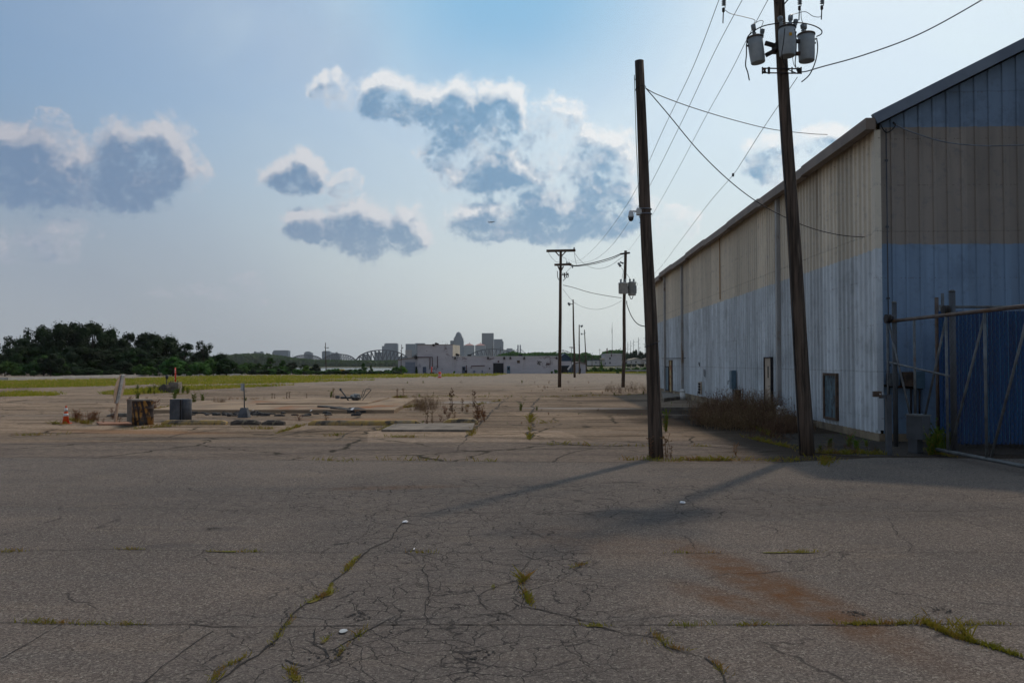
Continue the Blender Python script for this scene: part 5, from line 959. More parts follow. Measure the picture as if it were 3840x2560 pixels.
# small sign on tapered concrete foot
p = gr(916, 1565); s_ = p.y / F; t = thing('sign_stand', 'small box sign on a thin post set in a tapered concrete foot', 'sign', p)
b = MB(); b.box(p + Vector((0, 0, 18 * s_)), (40 * s_, .3, 37 * s_), 0, taper=.55); b.build('foot', M['greycon'], t); b = MB(); b.tube([p + Vector((0, 0, 36 * s_)), at(915, 1437, p.y)], 2.2 * s_, 8); b.build('post', M['boxgrey'], t); b = MB(); b.box(at(908.5, 1451, p.y - .02), (9.5 * s_, .06, 28 * s_)); b.build('sign_box', M['signw'], t)
# kerb stones
def kerb(label, x0, x1, yb, h_, mt, lumpy=0.0, w_=.18, yb2=None):
    a, c = gr(x0, yb), gr(x1, yb2 or yb); d = c - a; L = d.length; d.normalize(); nrm = Vector((-d.y, d.x, 0)); hh = h_ * a.y / F; b = MB(); k = max(3, int(L / .12)); rows = []
    for i in range(k + 1):
        t_ = i / k; e_ = .6 if i in (0, k) else 1; j = lambda s: mn.noise(Vector((a.x + t_ * L * 3, s, yb))) * lumpy
        p_ = a + d * (L * t_); q = [(0, -.05), (0 + j(1), hh * .55 * e_ + j(2)), (.03 + j(3), hh * .97 * e_ + j(4)), (w_ - .03, hh * 1.0 * e_ + j(5)), (w_, hh * .6 * e_), (w_, -.05)]
        rows.append([p_ + nrm * u + Vector((0, 0, z)) for u, z in q])
    vs = [v for r_ in rows for v in r_]; fs = [(i * 6 + j_, (i + 1) * 6 + j_, (i + 1) * 6 + j_ + 1, i * 6 + j_ + 1) for i in range(k) for j_ in range(5)] + [tuple(reversed(range(6))), tuple(range(k * 6, k * 6 + 6))]
    b.add(vs, fs); tag(b.build('kerb_stone', M[mt], org=a), label, 'kerb stone', 'kerb stones round the old island')
kerb('yellow-topped kerb stone in front of the blue-grey concrete block', 603, 846, 1593, 17, 'kerby', .008)
kerb('dark crumbling kerb stone right behind the small box sign foot', 864, 972, 1594, 20, 'kerbd', .04); kerb('dark crumbling kerb stone right of the first crumbling one', 980, 1064, 1594, 19, 'kerbd', .04)
kerb('long worn yellow kerb stone along the middle of the island front', 1155, 1576, 1595, 18, 'kerby', .01, .22); kerb('worn yellow kerb stone at the right end of the island front by the dry weeds', 1662, 1792, 1592, 21, 'kerby', .012, .34)
kerb('pale kerb edge half buried under weeds behind the leaning sign', 400, 485, 1563, 14, 'concrete', .01); kerb('yellow kerb edge among weeds between the drum and the grey block', 572, 626, 1540, 12, 'kerby', .01)
# flat slab in front
a = [gr(1430, 1619), gr(1482, 1594), gr(1780, 1593), gr(1770, 1619)]; b = MB(); b.prism([tuple(q) for q in a], 0.0, 0.055); tag(b.build('concrete_slab', M['concrete'], org=gr(1600, 1605)), 'thin grey concrete slab lying flat in front of the island kerb', 'slab')
# raised platform
q = [gr(x, y) for x, y in ((560, 1549), (1478, 1549), (1560, 1502), (1180, 1500), (760, 1512))]; b = MB(); b.prism([tuple(v) for v in q], -0.05, 0.115); pl = b.build('platform', M['slabr'], org=gr(1100, 1530)); tag(pl, 'low rust-stained concrete platform left of the dry brush', 'platform')
q = [gr(x, y, .12) for x, y in ((960, 1527), (1380, 1525), (1460, 1503), (1090, 1504))]; b = MB(); b.prism([tuple((v.x, v.y, gz(v.y))) for v in q], 0.118, 0.15); b.build('raised_pad', M['slabr'], pl)
# asphalt rubble
def lump(b, p, sx, sy, sz):
    n = 7; A = [rnd.uniform(.7, 1.15) for _ in range(n)]; v = []
    for z, k in ((0, 1.0), (sz * .7, 1.0), (sz, .7)):
        for i in range(n): a = 6.283 * i / n; v.append(p + Vector((math.cos(a) * sx * A[i] * k, math.sin(a) * sy * A[i] * k, z * rnd.uniform(.8, 1.2))))
    b.add(v, [tuple(range(14, 21))] + [(r_ * 7 + i, r_ * 7 + (i + 1) % 7, r_ * 7 + 7 + (i + 1) % 7, r_ * 7 + 7 + i) for r_ in (0, 1) for i in range(n)])
for i in range(60):
    x = rnd.choice([rnd.uniform(850, 1070), rnd.uniform(850, 1400), rnd.uniform(860, 1000), rnd.uniform(700, 860)]); y = rnd.uniform(1550, 1561); p = gr(x, y); b = MB(); lump(b, Vector((0, 0, 0)), rnd.uniform(.05, .2), rnd.uniform(.04, .12), rnd.uniform(.03, .09)); o = b.build('rubble_chunk', M['tar']); o.location = p; tag(o, 'small dark chunk of broken asphalt lying along the platform edge', 'rubble', 'asphalt chunks along the platform edge')
for x0, x1, y, h_ in ((1205, 1300, 1543, 11), (1255, 1330, 1549, 13), (1325, 1372, 1549, 9)):
    a, c = gr(x0, y - 5), gr(x1, y); b = MB(); b.beam(a + Vector((0, 0, .12)), c + Vector((0, 0, .05)), .35, h_ * a.y / F); tag(b.build('broken_slab', M['tar'], org=a), {1205: 'long dark slab of broken asphalt leaning on the platform edge', 1255: 'thick dark broken slab in the middle of the debris line', 1325: 'short dark broken slab at the right end of the debris line'}[x0], 'rubble')
for (x, y, w_, lb) in ((1320, 1549, 16, 'bent silver metal scrap on the dark broken slabs'), (948, 1552, 9, 'small white scrap of plastic among the asphalt chunks, right of the small box sign'), (1166, 1553, 10, 'flat white litter scrap among the asphalt chunks, mid platform')):
    p = gr(x, y, .1); s_ = p.y / F * w_; b = MB(); b.add([p + Vector((-s_ / 2, 0, 0)), p + Vector((s_ / 3, -.1, .02)), p + Vector((s_ / 2, .05, s_ * .6)), p + Vector((-s_ / 5, .1, s_ * .45))], [(0, 1, 2), (0, 2, 3)]); tag(b.build('litter', M['paper'], org=p), lb, 'litter')
# toppled light fitting with bent conduits
p = gr(1335, 1514, .15); s_ = p.y / F; t = thing('fallen_lamp', 'crushed grey lamp head with bent conduit hoops lying on the platform', 'broken lamp', p)
b = MB(); vs = []; bmx = bmesh.new(); bmesh.ops.create_icosphere(bmx, subdivisions=3, radius=1)
for v in bmx.verts: n_ = 1 + .35 * mn.noise(v.co * 1.6) + .15 * mn.noise(v.co * 5); v.co = Vector((v.co.x * 20 * s_ * n_, v.co.y * .22 * n_, v.co.z * 13 * s_ * n_))
b.add([p + v.co + Vector((0, 0, 12 * s_)) for v in bmx.verts], [[v.index for v in f.verts] for f in bmx.faces]); bmx.free(); b.build('head', M['galv'], t)
b = MB(); b.tube([at(1310, 1505, p.y), at(1292, 1480, p.y), at(1278, 1462, p.y)], .03, 6); b.lathe(at(1277, 1460, p.y), [(.02, -.06), (.06, 0), (.02, .06)], 8); b.build('arm', M['boxgrey'], t)
b = MB(); b.tube(smooth([at(*q, p.y + .1) for q in ((1356, 1504), (1372, 1484), (1386, 1468), (1391, 1462), (1385, 1458), (1372, 1460), (1366, 1475), (1358, 1492))], 5), .015, 6); b.tube(smooth([at(*q, p.y) for q in ((1350, 1500), (1356, 1485), (1360, 1470), (1364, 1461))], 4), .013, 6); b.build('hoop', M['boxgrey'], t)
b = MB(); b.box(gr(1266, 1510, .25), (14 * s_, .2, 11 * s_)); b.tube([gr(1278, 1508, .2), gr(1316, 1507, .2)], .05, 7); b.build('ballast_box', M['boxgrey'], t)
# block with delineator, black post
p = gr(657, 1471); s_ = p.y / F; t = thing('concrete_footing', 'tan concrete footing with bolts beyond the grey block, in green weeds', 'concrete block', p); b = MB(); b.box(p + Vector((0, 0, 19 * s_)), (38 * s_, .8, 38 * s_), .1, taper=.93); b.build('block', M['concrete'], t)
b = MB()
for o in (-14, -6, 12): b.tube([p + Vector((o * s_, -.1, 38 * s_)), p + Vector((o * s_, -.1, 44 * s_))], .03, 5)
b.build('bolts', M['iron'], t)
t = thing('delineator_post', 'slim red-orange delineator post with white bands standing on the tan footing', 'delineator', at(658, 1430, p.y)); b = MB(); q0, q1 = at(658, 1431, p.y), at(657, 1378, p.y); b.tube([q0, q1], 2.6 * s_, 10); b.build('tube', M['redor'], t)
for y in (1387, 1395, 1420): b = MB(); b.tube([at(657, y + 1.6, p.y), at(657, y - 1.6, p.y)], 2.75 * s_, 10); b.build('band', M['reflect'], t)
p2 = gr(624, 1472); t = thing('black_marker', 'thin black marker post with a rounded head left of the tan footing', 'post', p2); b = MB(); b.tube([p2, at(625, 1418, p2.y)], 1.6 * s_, 7); b.build('post', M['black'], t); b = MB(); b.lathe(at(626, 1418, p2.y), [(.04, -.05), (.09, .0), (.09, .15), (.03, .22)], 10); b.build('head', M['black'], t)
b = MB(); lump(b, p2 + Vector((-.1, 0, 0)), .35, .3, .45); b.build('base', M['kerbd'], t)
# construction barrel
p = gr(1649, 1416); s_ = p.y / F; t = thing('traffic_barrel', 'orange and white striped traffic barrel in front of the white brick building', 'traffic barrel', p); b = MB(); b.lathe(p, [(7.5 * s_, 0), (6.5 * s_, 2 * s_), (5.9 * s_, 10 * s_), (5.3 * s_, 20 * s_), (4 * s_, 22 * s_)], 14); b.build('drum', M['redor'], t)
for y0, y1 in ((5, 7.5), (11, 13.5)): b = MB(); b.lathe(p, [(6.5 * s_, y0 * s_), (6.2 * s_, y1 * s_)], 14); b.build('band', M['reflect'], t)
# yellow bin
Yb = 215; p = at(1282, 1401, Yb); s_ = Yb / F; p.z = gz(Yb); t = thing('yellow_bin', 'yellow bin with a red square in the shrubs by the river', 'bin', p); b = MB(); b.box(at(1282, 1392, Yb), (18 * s_, 1.0, 17 * s_)); b.build('body', M['yellowbin'], t); b = MB(); b.box(at(1281, 1391, Yb - .53), (5 * s_, .02, 6 * s_)); b.build('mark', M['redsq'], t)
# litter on the near asphalt
for (x, y, w_, h_, lb) in ((1518, 1962, 24, 7, 'crumpled white paper at the tip of the long grassy crack'), (2560, 1889, 30, 9, 'crumpled white tissue in the shadow of the transformer pole'), (1288, 2374, 30, 1.2, 'flattened pale disc of litter near the lower cracks'), (1553, 2064, 6, 3, 'tiny white scrap on the cracked asphalt above the middle seam'), (2583, 1727, 8, 6, 'tiny white cup in the green strip right of the bare pole')):
    p = gr(x, y, .016); s_ = p.y / F; b = MB(); n = 9; A = [rnd.uniform(.6, 1.1) for _ in range(n)]
    v = [p + Vector((math.cos(6.28 * i / n) * w_ * s_ / 2 * A[i], math.sin(6.28 * i / n) * .05 * A[i], .002)) for i in range(n)] + [p + Vector((math.cos(6.28 * i / n) * w_ * s_ / 3 * A[-i], math.sin(6.28 * i / n) * .03, h_ * s_ * A[i] * .7)) for i in range(n)]
    b.add(v, [tuple(range(n, 2 * n))] + [(i, (i + 1) % n, n + (i + 1) % n, n + i) for i in range(n)]); tag(b.build('litter', M['paper' if x != 1288 else 'signw'], org=p), lb, 'litter')
# barrier along the far left edge and fence bits
prev = None
pts = [(-260, 1427), (25, 1424), (230, 1418), (450, 1412), (600, 1409), (900, 1406), (1180, 1404), (1560, 1403)]
V = [gr(x, y) for x, y in pts]; t = thing('barrier_wall', 'low pale concrete barrier running along the foot of the dark wood', 'barrier', V[0])
for i in range(5): b = MB(); a, c = V[i], V[i + 1]; h_ = 9 * a.y / F if i < 3 else 6 * a.y / F; b.beam(a + Vector((0, 0, h_ / 2)), c + Vector((0, 0, h_ / 2)), .35, h_); b.build('section', M['rail'], t)
# loading edge by the wall: low kerbs across the ground painted dark
for (x0, x1, y, lb) in ((2490, 2692, 1536, 'thin pale concrete edge crossing the dark ground beside the warehouse'), (2430, 2660, 1566, 'second low concrete edge on the dark ground, nearer the bare pole')):
    a, c = gr(x0, y), gr(x1, y + 2); b = MB(); b.beam(a + Vector((0, 0, .04)), c + Vector((0, 0, .04)), .16, .12); tag(b.build('kerb_stone', M['concrete'], org=a), lb, 'kerb stone')
a = [gr(x, y) for x, y in ((2480, 1476), (2530, 1476), (2560, 1497), (2490, 1506))]; b = MB(); b.prism([tuple(q) for q in a], 0.0, .16); tag(b.build('concrete_step', M['concrete'], org=a[0]), 'low concrete step at the far yellow door', 'step')
# white pipe / bin half hidden in the brush
p = gr(2696, 1548); b = MB(); b.tube([p + Vector((0, 0, .05)), p + Vector((.06, 0, .42))], .055, 10); tag(b.build('white_pipe', M['white'], org=p), 'short white pipe sticking up at the left edge of the brush pile', 'pipe')
p = gr(2722, 1560); b = MB(); b.beam(p + Vector((-.05, 0, .3)), p + Vector((.22, 0, .02)), .03, .08); tag(b.build('white_board', M['white'], org=p), 'thin white strip lying against the brush pile beside the white pipe', 'board')
# ---------------------------------------------------------------- the white brick building
YB = 250.0; sB = YB / F; zB = gz(YB)
def bp(px, py, dy=0.0): return at(px, py, YB + dy)
def bbox(b, x0, x1, y0, y1, d0=0.0, dep=1.0, mi=0):      # picture rectangle at the front plane, dep metres deep
    a, c = bp(x0, y1), bp(x1, y0); b.box(((a.x + c.x) / 2, YB + d0 + dep / 2, (a.z + c.z) / 2), (c.x - a.x, dep, c.z - a.z), 0, mi); return b
B = thing('brick_building', 'long white-painted brick building with a taller block at its left', 'building', Vector((bp(1780, 1400).x, YB, zB)))
g = 1404
b = MB(); bbox(b, 1565, 1697.5, 1292.5, g, 0, 14); b.build('tower_block', M['brick'], B)
b = MB(); a, c = bp(1697.5, 1292.5), bp(1720, 1294); b.add([Vector((a.x + .003, YB, zB - .4)), Vector((bp(1720, 0).x, YB + 9, zB - .4)), Vector((bp(1720, 0).x, YB + 9, a.z)), Vector((a.x + .003, YB, a.z))], [(0, 1, 2, 3)]); b.build('side_wall', M['brickw'], B)
b = MB(); bbox(b, 1697.6, 2092, 1336.5, g, .02, 22); b.build('low_wing', M['brick'], B)
b = MB(); bbox(b, 1564, 1698.5, 1291, 1293, -.1, 14.2); b.build('roof', M['gutter'], B); b = MB(); bbox(b, 1698.7, 2093, 1335, 1336.8, -.1, 20); b.build('parapet', M['ltrim'], B)
b = MB(); a = [bp(1492, g), bp(1565, g), bp(1565, 1340), bp(1492, 1349.5)]; b.add([v + Vector((0, .5, 0)) for v in a] + [v + Vector((0, 12, 0)) for v in a], [(0, 1, 2, 3), (7, 6, 5, 4), (0, 3, 7, 4), (3, 2, 6, 7)]); b.build('annex', M['annex'], B)
b = MB(); a = [bp(1490, 1351), bp(1566, 1341), bp(1566, 1338), bp(1490, 1348)]; b.add([v + Vector((0, .3, 0)) for v in a] + [v + Vector((0, 12, 0)) for v in a], [(0, 1, 2, 3), (7, 6, 5, 4), (0, 4, 5, 1), (3, 2, 6, 7)]); b.build('annex_roof', M['gutter'], B)
def feat(name, mt, x0, x1, y0, y1, d=-.12, dep=.15, parent=B, label=None):
    b = MB(); bbox(b, x0, x1, y0, y1, d, dep); o = b.build(name, M[mt], parent)
    if label: o['label'] = label
    return o
feat('roller_door', 'annexdoor', 1519, 1556, 1357, g, .35, .2, label='wide grey roller door of the sloping annex'); feat('door', 'bluegrey', 1585.5, 1598, 1375, g, label='dark blue-grey door in the tall block')
d_ = feat('door', 'bluegrey', 1733, 1745.5, 1374, g, label='half-glazed door left of the dark garage opening'); feat('window', 'dark', 1736, 1742, 1378, 1388, -.16, .05, d_); d_ = feat('door', 'boxblue', 1901, 1913, 1372, g, label='half-glazed door right of the dark garage opening'); feat('window', 'dark', 1904, 1911, 1376, 1387, -.16, .05, d_)
feat('garage_door', 'dark', 1849.5, 1888, 1361.5, g, label='wide dark garage opening'); feat('door_trim', 'annex', 1847, 1890.5, 1359, 1361, -.13, .2)
feat('window', 'rustframe', 1939, 1949.5, 1350.5, 1361, label='small brown boarded window'); feat('vent', 'redstack', 1866, 1872, 1352, 1358)
for x0, x1, y0, y1, mt in ((1775, 1782, 1389, g, 'annexdoor'), (1806, 1811, 1388, g, 'annexdoor'), (1744, 1752, 1388, g, 'dark'), (1834, 1838, 1378, 1384, 'rustframe'), (1558.5, 1565, 1374, g, 'dark')): feat('utility_box', mt, x0, x1, y0, y1, -.5, .4)
for px in (1707, 1830, 1891, 1966, 2067): feat('pilaster', 'brick', px - 1.6, px + 1.6, 1339, g, -.16, .17)
for px in (1707, 1830, 1891, 1914, 1966, 2088): b = MB(); c = bp(px, 1340.5, -.5); b.lathe(c, [(.32, -.5), (.28, 0), (.1, .35)], 8); b.build('wall_lamp', M['iron'], B)
b = MB(); b.lathe(bp(1626, 1294, -.5), [(.2, -.3), (.55, .1), (.3, .4)], 8); b.lathe(bp(1559, 1339, -.5), [(.3, -.6), (.6, 0), (.3, .5)], 8); b.build('wall_lamp', M['iron'], B)
for x0, x1 in ((1750, 1765), (1945, 1959.5)): b = MB(); bbox(b, x0, x1, 1328, 1335, 4, 2); b.build('roof_vent', M['dark'], B)
for px, y0, y1 in ((1635, 1287.5, 1292), (1641, 1289.5, 1292), (1713, 1328, 1336), (1719, 1330, 1336)): b = MB(); b.tube([bp(px, y1, 3), bp(px, y0, 3)], .28, 7); b.lathe(bp(px, y0, 3), [(.4, -.2), (.4, .15), (.1, .3)], 8); b.build('roof_vent', M['iron'], B)
b = MB()
for P in (((1566, 1339), (1622, 1339), (1622, 1375)), ((1612, 1339), (1612, 1385)), ((1640.5, 1335), (1640.5, 1378)), ((1767, 1380), (1767, 1372), (1818, 1371)), ((1749, 1369), (1749, 1395)), ((1697, 1337), (1697, 1340))): b.tube([bp(x, y, -.3) for x, y in P], .13, 5)
b.build('pipe', M['redstack'], B)
# faded painted lettering low on the corner of the tall block: a short top word over three longer lines, worn past reading
b = MB()
for x0, x1, y in ((1571.5, 1575.5, 1365.2), (1569, 1577.5, 1368.2), (1565.8, 1568.5, 1371.3), (1570.5, 1579.5, 1371.6), (1568.5, 1579, 1375)):
    x = x0
    while x < x1: w_ = rnd.uniform(.7, 1.1); bbox(b, x, min(x + w_, x1), y - .75, y + .75, -.03, .02); x += w_ + .28
b.build('faded_lettering', M['bluegrey'], B)
for px, py, r0 in ((2022, 1361, 7),):
    b = MB(); 
    for _ in range(30): q = bp(px + rnd.gauss(0, 4), py + rnd.gauss(0, 4), -.03); b.box(q, (rnd.uniform(.1, .4), .06, rnd.uniform(.05, .2)))
    b.build('peeled_patch', M['bark'], B)
b = MB()
for cx, cy, sx, sy, n in ((1672, 1302, 5, 8, 26), (2060, 1340, 18, 3, 50), (2066, 1352, 2, 9, 24), (2056, 1365, 7, 2.5, 40), (1735, 1343, 10, 4, 24), (1680, 1330, 4, 6, 12), (1840, 1345, 6, 3, 14), (2050, 1376, 10, 2, 12)):
    for _ in range(n):
        x, y = cx + rnd.gauss(0, sx), cy + rnd.gauss(0, sy)
        if 1570 < x < 2088 and y > 1338 or 1570 < x < 1694: q = bp(x, y, -.015); b.box(q, (rnd.uniform(.12, .5), .03, rnd.uniform(.05, .12)))
b.build('bare_brick', M['redstack'], B)
# gas meter gear
p = Vector((bp(1623, 1406).x, YB - 9, gz(YB - 9))); t = thing('gas_meter_set', 'cluster of gas pipework with a red-orange marker by the tall white block', 'gas meter', p); YM = YB - 9; s_ = YM / F
b = MB(); c = at(1621, 1402, YM); b.box(c, (16 * s_, 1.5, 14 * s_)); b.build('base', M['kerbd'], t); b = MB(); b.tube([at(1619, 1396, YM - 1), at(1619, 1375, YM - 1)], 2.3 * s_, 8); b.build('marker', M['redor'], t)
b = MB()
for _ in range(26): x, y = 1632 + rnd.gauss(0, 5), 1383 + rnd.gauss(0, 6); b.beam(at(x, y, YM), at(x + rnd.uniform(-6, 6), y + rnd.uniform(-5, 5), YM), 1.4 * s_)
b.build('pipework', M['boxgrey'], t)
# sheds beyond the crossarm pole
def house(label, x0, x1, xr, yb, ye, yr, Y, wall='housew', roof='houser', feats=(), name='house', cat='house', dep=12, extra=()):
    z = at(x0, yb, Y).z; a = [at(x0, yb, Y), at(x1, yb, Y), at(x1, ye, Y), at(xr, yr, Y), at(x0, ye, Y)]; t = thing(name, label, cat, Vector(((a[0].x + a[1].x) / 2, Y, z))); D = Vector((0, dep, 0))
    b = MB(); b.add(a + [v + D for v in a], [(0, 1, 2, 3, 4), (9, 8, 7, 6, 5), (0, 4, 9, 5), (1, 6, 7, 2)]); b.build('wall', M[wall], t)
    s_ = Y / F; e = Vector((0, -.4, 0)); up = Vector((0, 0, .12)); b = MB(); l, m_, r_ = a[4] + Vector((-1.5 * s_, 0, -1 * s_)), a[3], a[2] + Vector((1.5 * s_, 0, -1 * s_))
    for u, v in ((l, m_), (m_, r_)): q = [u + e + up, v + e + up, v + D + up, u + D + up]; b.add(q + [w + Vector((0, 0, .35)) for w in q], [(0, 3, 2, 1), (4, 5, 6, 7), (0, 1, 5, 4), (1, 2, 6, 5), (3, 0, 4, 7)])
    b.build('roof', M[roof], t)
    for nm, mt, u0, u1, v0, v1 in feats: p0, p1 = at(u0, v1, Y - .15), at(u1, v0, Y - .15); b = MB(); b.box(((p0.x + p1.x) / 2, Y - .1, (p0.z + p1.z) / 2), (p1.x - p0.x, .2, p1.z - p0.z)); b.build(nm, M[mt], t)
    return t
house('dark blue gabled shed right of the crossarm pole', 2092, 2146, 2118, 1402, 1352, 1330, 262, 'bluewall', 'bluewall', [('wall_panel', 'brick', 2104, 2143, 1354, 1370), ('garage_door', 'dark', 2106, 2130, 1374, 1402)], 'shed', 'shed')
house('low grey block shed behind the floodlight poles', 2150, 2196, 2173, 1400, 1366, 1360, 262, 'annex', 'houser', [('door', 'dark', 2170, 2178, 1380, 1400)], 'shed', 'shed')
p = at(2130, 1384, 258); b = MB(); b.beam(at(2129, 1386, 258), at(2150, 1358, 258), .5, .5); tag(b.build('leaning_board', M['ltrim'], org=p), 'long pale board leaning up against the dark blue shed', 'board')
# right-hand distance
house('wide two-storey white industrial building with a dark stack', 2268, 2332, 2300, 1372, 1328, 1327.5, 520, 'brick', 'ltrim', [('window', 'dark', 2285, 2290, 1340, 1347), ('window', 'dark', 2285, 2290, 1357, 1363), ('stack', 'redstack', 2291.5, 2294.5, 1312, 1337), ('door', 'bluegrey', 2268.5, 2272, 1359, 1366)], 'industrial_building', 'building', 20)
house('long low white industrial wing left of the two-storey one', 2213, 2268, 2240, 1369, 1352, 1351, 521, 'housew', 'bluewall', [('door', 'bluegrey', 2232, 2237, 1357, 1361), ('wall_panel', 'brickw', 2248, 2267, 1342, 1352)], 'industrial_building', 'building', 20)
p = at(2276, 1330, 530); b = MB(); b.tube([at(2276.5, 1330, 530), at(2276.5, 1305.5, 530)], 2.3 * 530 / F, 8); tag(b.build('chimney_stack', M['redstack'], org=p), 'thick dark brick stack behind the two-storey white building', 'chimney')
house('small pale gabled house right of the far transformer pole', 2361, 2404, 2389, 1364, 1350, 1345, 430, 'housew', 'brickw', [('window', 'dark', 2383, 2387, 1354, 1361), ('window', 'dark', 2366, 2369, 1355, 1360)])
house('pale house end just left of the bare pole', 2417, 2450, 2434, 1364, 1349, 1345, 430, 'housew', 'houser', [('window', 'bluegrey', 2419, 2422, 1351, 1354)])
house('low grey shed between the far transformer pole and the gabled house', 2342, 2357, 2350, 1362, 1352, 1350.5, 440, 'annex', 'houser', [('garage_door', 'dark', 2344, 2356, 1358, 1362)], 'shed', 'shed')
for (x0, x1, y0, y1, lb) in ((2307, 2330, 1376, 1386, 'low pale concrete block half hidden in the green scrub'), (2345, 2450, 1386, 1391, 'long low concrete wall in the scrub right of the far transformer pole'), (2345, 2450, 1378, 1381, 'second low concrete wall farther back in the scrub')):
    Yq = 268 if y0 > 1380 else 300; a, c = at(x0, y1, Yq), at(x1, y0, Yq); b = MB(); b.box(((a.x + c.x) / 2, Yq, (a.z + c.z) / 2), (c.x - a.x, .5, c.z - a.z)); tag(b.build('low_wall', M['rail'], org=a), lb, 'wall')
# transmission poles and small far poles
def far_pole(px, yb, yt, Y, arms, w_, label, name='transmission_pole', cat='power pole', group='power poles in the right distance'):
    p = at(px, yb, Y); s_ = Y / F; t = thing(name, label, cat, p, group); b = MB(); b.tube([p - Vector((0, 0, 3)), at(px + .3, yt, Y)], [w_ * s_ / 2, w_ * s_ / 3], 6); b.build('pole', M['steel'] if Y > 600 else M['wood'], t)
    for (dx0, dx1, y) in arms: b = MB(); b.beam(at(px + dx0, y, Y - .5), at(px + dx1, y, Y - .5), 1.1 * s_, .9 * s_); b.build('crossarm', M['steel'], t)
far_pole(2353.7, 1325, 1282.5, 900, [(0, 7, 1292), (0, 5, 1300), (0, 8, 1309)], 1.7, 'shortest pylon pole of the row, leftmost, with arms on its right')
far_pole(2364.6, 1325, 1277, 860, [(0, 6, 1297)], 1.8, 'second pylon pole of the row, almost bare of arms')
far_pole(2375.5, 1325, 1273, 820, [(0, 6, 1282), (-7, 0, 1288), (0, 6, 1294)], 1.9, 'third pylon pole of the row, arms alternating left and right')
far_pole(2393.8, 1325, 1264.5, 760, [(0, 7, 1275), (-7, 0, 1281.5), (0, 7, 1288.5)], 2.2, 'fourth pylon pole of the row, above the dark trees')
far_pole(2419.2, 1345, 1249.5, 660, [(-8, 0, 1268), (-8, 4, 1290), (-5, 4, 1294), (0, 2, 1261)], 2.4, 'tallest pylon pole of the row, just left of the bare pole')
far_pole(2248.6, 1365, 1307, 480, [(-4, 4.5, 1311.5)], 1.8, 'dark pole with a short top bar in front of the low white wing', 'power_pole'); far_pole(2220, 1355, 1323, 480, [(-1, 3, 1326)], 2.0, 'short dark pole left of the low white wing', 'power_pole')
far_pole(2326, 1325, 1301.5, 700, [(-4, 4, 1308.5)], 1.2, 'faint pole with a crossbar left of the far transformer pole', 'power_pole'); far_pole(2398.5, 1350, 1303, 700, [(-3, 6, 1303)], 1.6, 'short pole with a wide top bar above the gabled house', 'power_pole'); far_pole(2346.8, 1330, 1300, 900, [(-3, 3, 1308)], 1.2, 'small faint pole just right of the far transformer pole', 'power_pole')
far_pole(2262.5, 1350, 1326, 640, [(-2, 4, 1327)], 1.2, 'small pole rising over the end of the low white wing', 'power_pole'); far_pole(1846.5, 1340, 1300, 265, [], 1.6, 'dark thin mast rising behind the low wing left of centre', 'mast', 'mast', None); far_pole(1877, 1340, 1298, 268, [(-4, 4, 1304)], 1.6, 'dark pole with two lamps rising behind the low wing', 'mast', 'mast', None)
p = at(2295.5, 1330, 2500); t = thing('radio_mast', 'hair-thin radio mast standing far off against the sky', 'radio mast', p); b = MB(); b.tube([p, at(2295.5, 1249, 2500)], [.8, .7], 4); b.tube([at(2295.2, 1249, 2500), at(2295.3, 1230, 2500)], [1.0, .9], 4); b.tube([at(2295.4, 1230, 2500), at(2295.6, 1206, 2500)], [.5, .3], 4); b.build('mast', M['steel'], t)
# ---------------------------------------------------------------- the truss bridge
BY = 2300.0; sb = BY / F
def XP(px): return (px - 1920) / F * BY
BD = thing('truss_bridge', 'long grey-blue steel truss bridge over the river with humped spans', 'bridge', Vector((XP(1450), BY, -8))); dz = at(1920, 1350.5, BY).z
def span(x0, x1, ytop, n, w_=1.5, yend=None):
    a, c = XP(x0), XP(x1); Ht = at(1920, ytop, BY).z - dz; b = MB(); L = (c - a) / n
    for Yo in (0, 10):
        top = []
        for i in range(1, n): u = i / n; h_ = Ht * (1 - abs(2 * u - 1) ** 2.3) ** .72; top.append(Vector((a + L * i, BY + Yo, dz + max(h_, Ht * .3))))
        base = [Vector((a + L * i, BY + Yo, dz)) for i in range(n + 1)]; ch = [base[0]] + top + [base[-1]]
        for i in range(len(ch) - 1): b.beam(ch[i], ch[i + 1], w_ * 1.25)
        for i in range(1, n):
            b.beam(base[i], top[i - 1], w_ * .75)
            if i < n / 2 and i < n - 1: b.beam(base[i + 1], top[i - 1], w_ * .75)
            if i > n / 2 and i > 1: b.beam(base[i - 1], top[i - 1], w_ * .75)
    return b.build('span', M['steel'], BD)
span(1087, 1207, 1330.5, 14); span(1208, 1332, 1327.5, 14); span(1333, 1535, 1312.5, 14, 2.0); span(1536, 1742, 1312.5, 14, 2.0); span(1745, 1950, 1308.5, 14, 2.0)
b = MB(); b.box((XP(1480), BY + 5, dz - .6), (XP(1960) - XP(1000), 12, 2.6)); b.build('deck', M['steel'], BD)
for px in (1207, 1333, 1535, 1743, 1950, 1087): b = MB(); b.box((XP(px), BY + 5, (dz - 12) / 2 - 1), (4.6, 13, dz + 10), 0, taper=.8); b.build('pier', M['pier'], BD)
BY2 = 3600.0; CB = thing('cable_bridge', 'far cable-stayed bridge with twin pale towers', 'bridge', Vector(((1947 - 1920) / F * BY2, BY2, -8)))
for px in (1942.5, 1951): b = MB(); a, c = at(px, 1352, BY2), at(px, 1295.5, BY2); b.tube([Vector((a.x, BY2, -8)), c], [3.2, 2.9], 8); b.lathe(c, [(2.9, 0), (2.6, 2), (.5, 4)], 8); b.build('tower', M['tw_dark'], CB)
b = MB()
for k in range(1, 8):
    b.tube([at(1951, 1299 + k, BY2), at(1951 + k * 6.5, 1347, BY2)], .35, 3); b.tube([at(1942, 1299 + k, BY2), at(1942 - k * 6, 1347, BY2)], .35, 3)
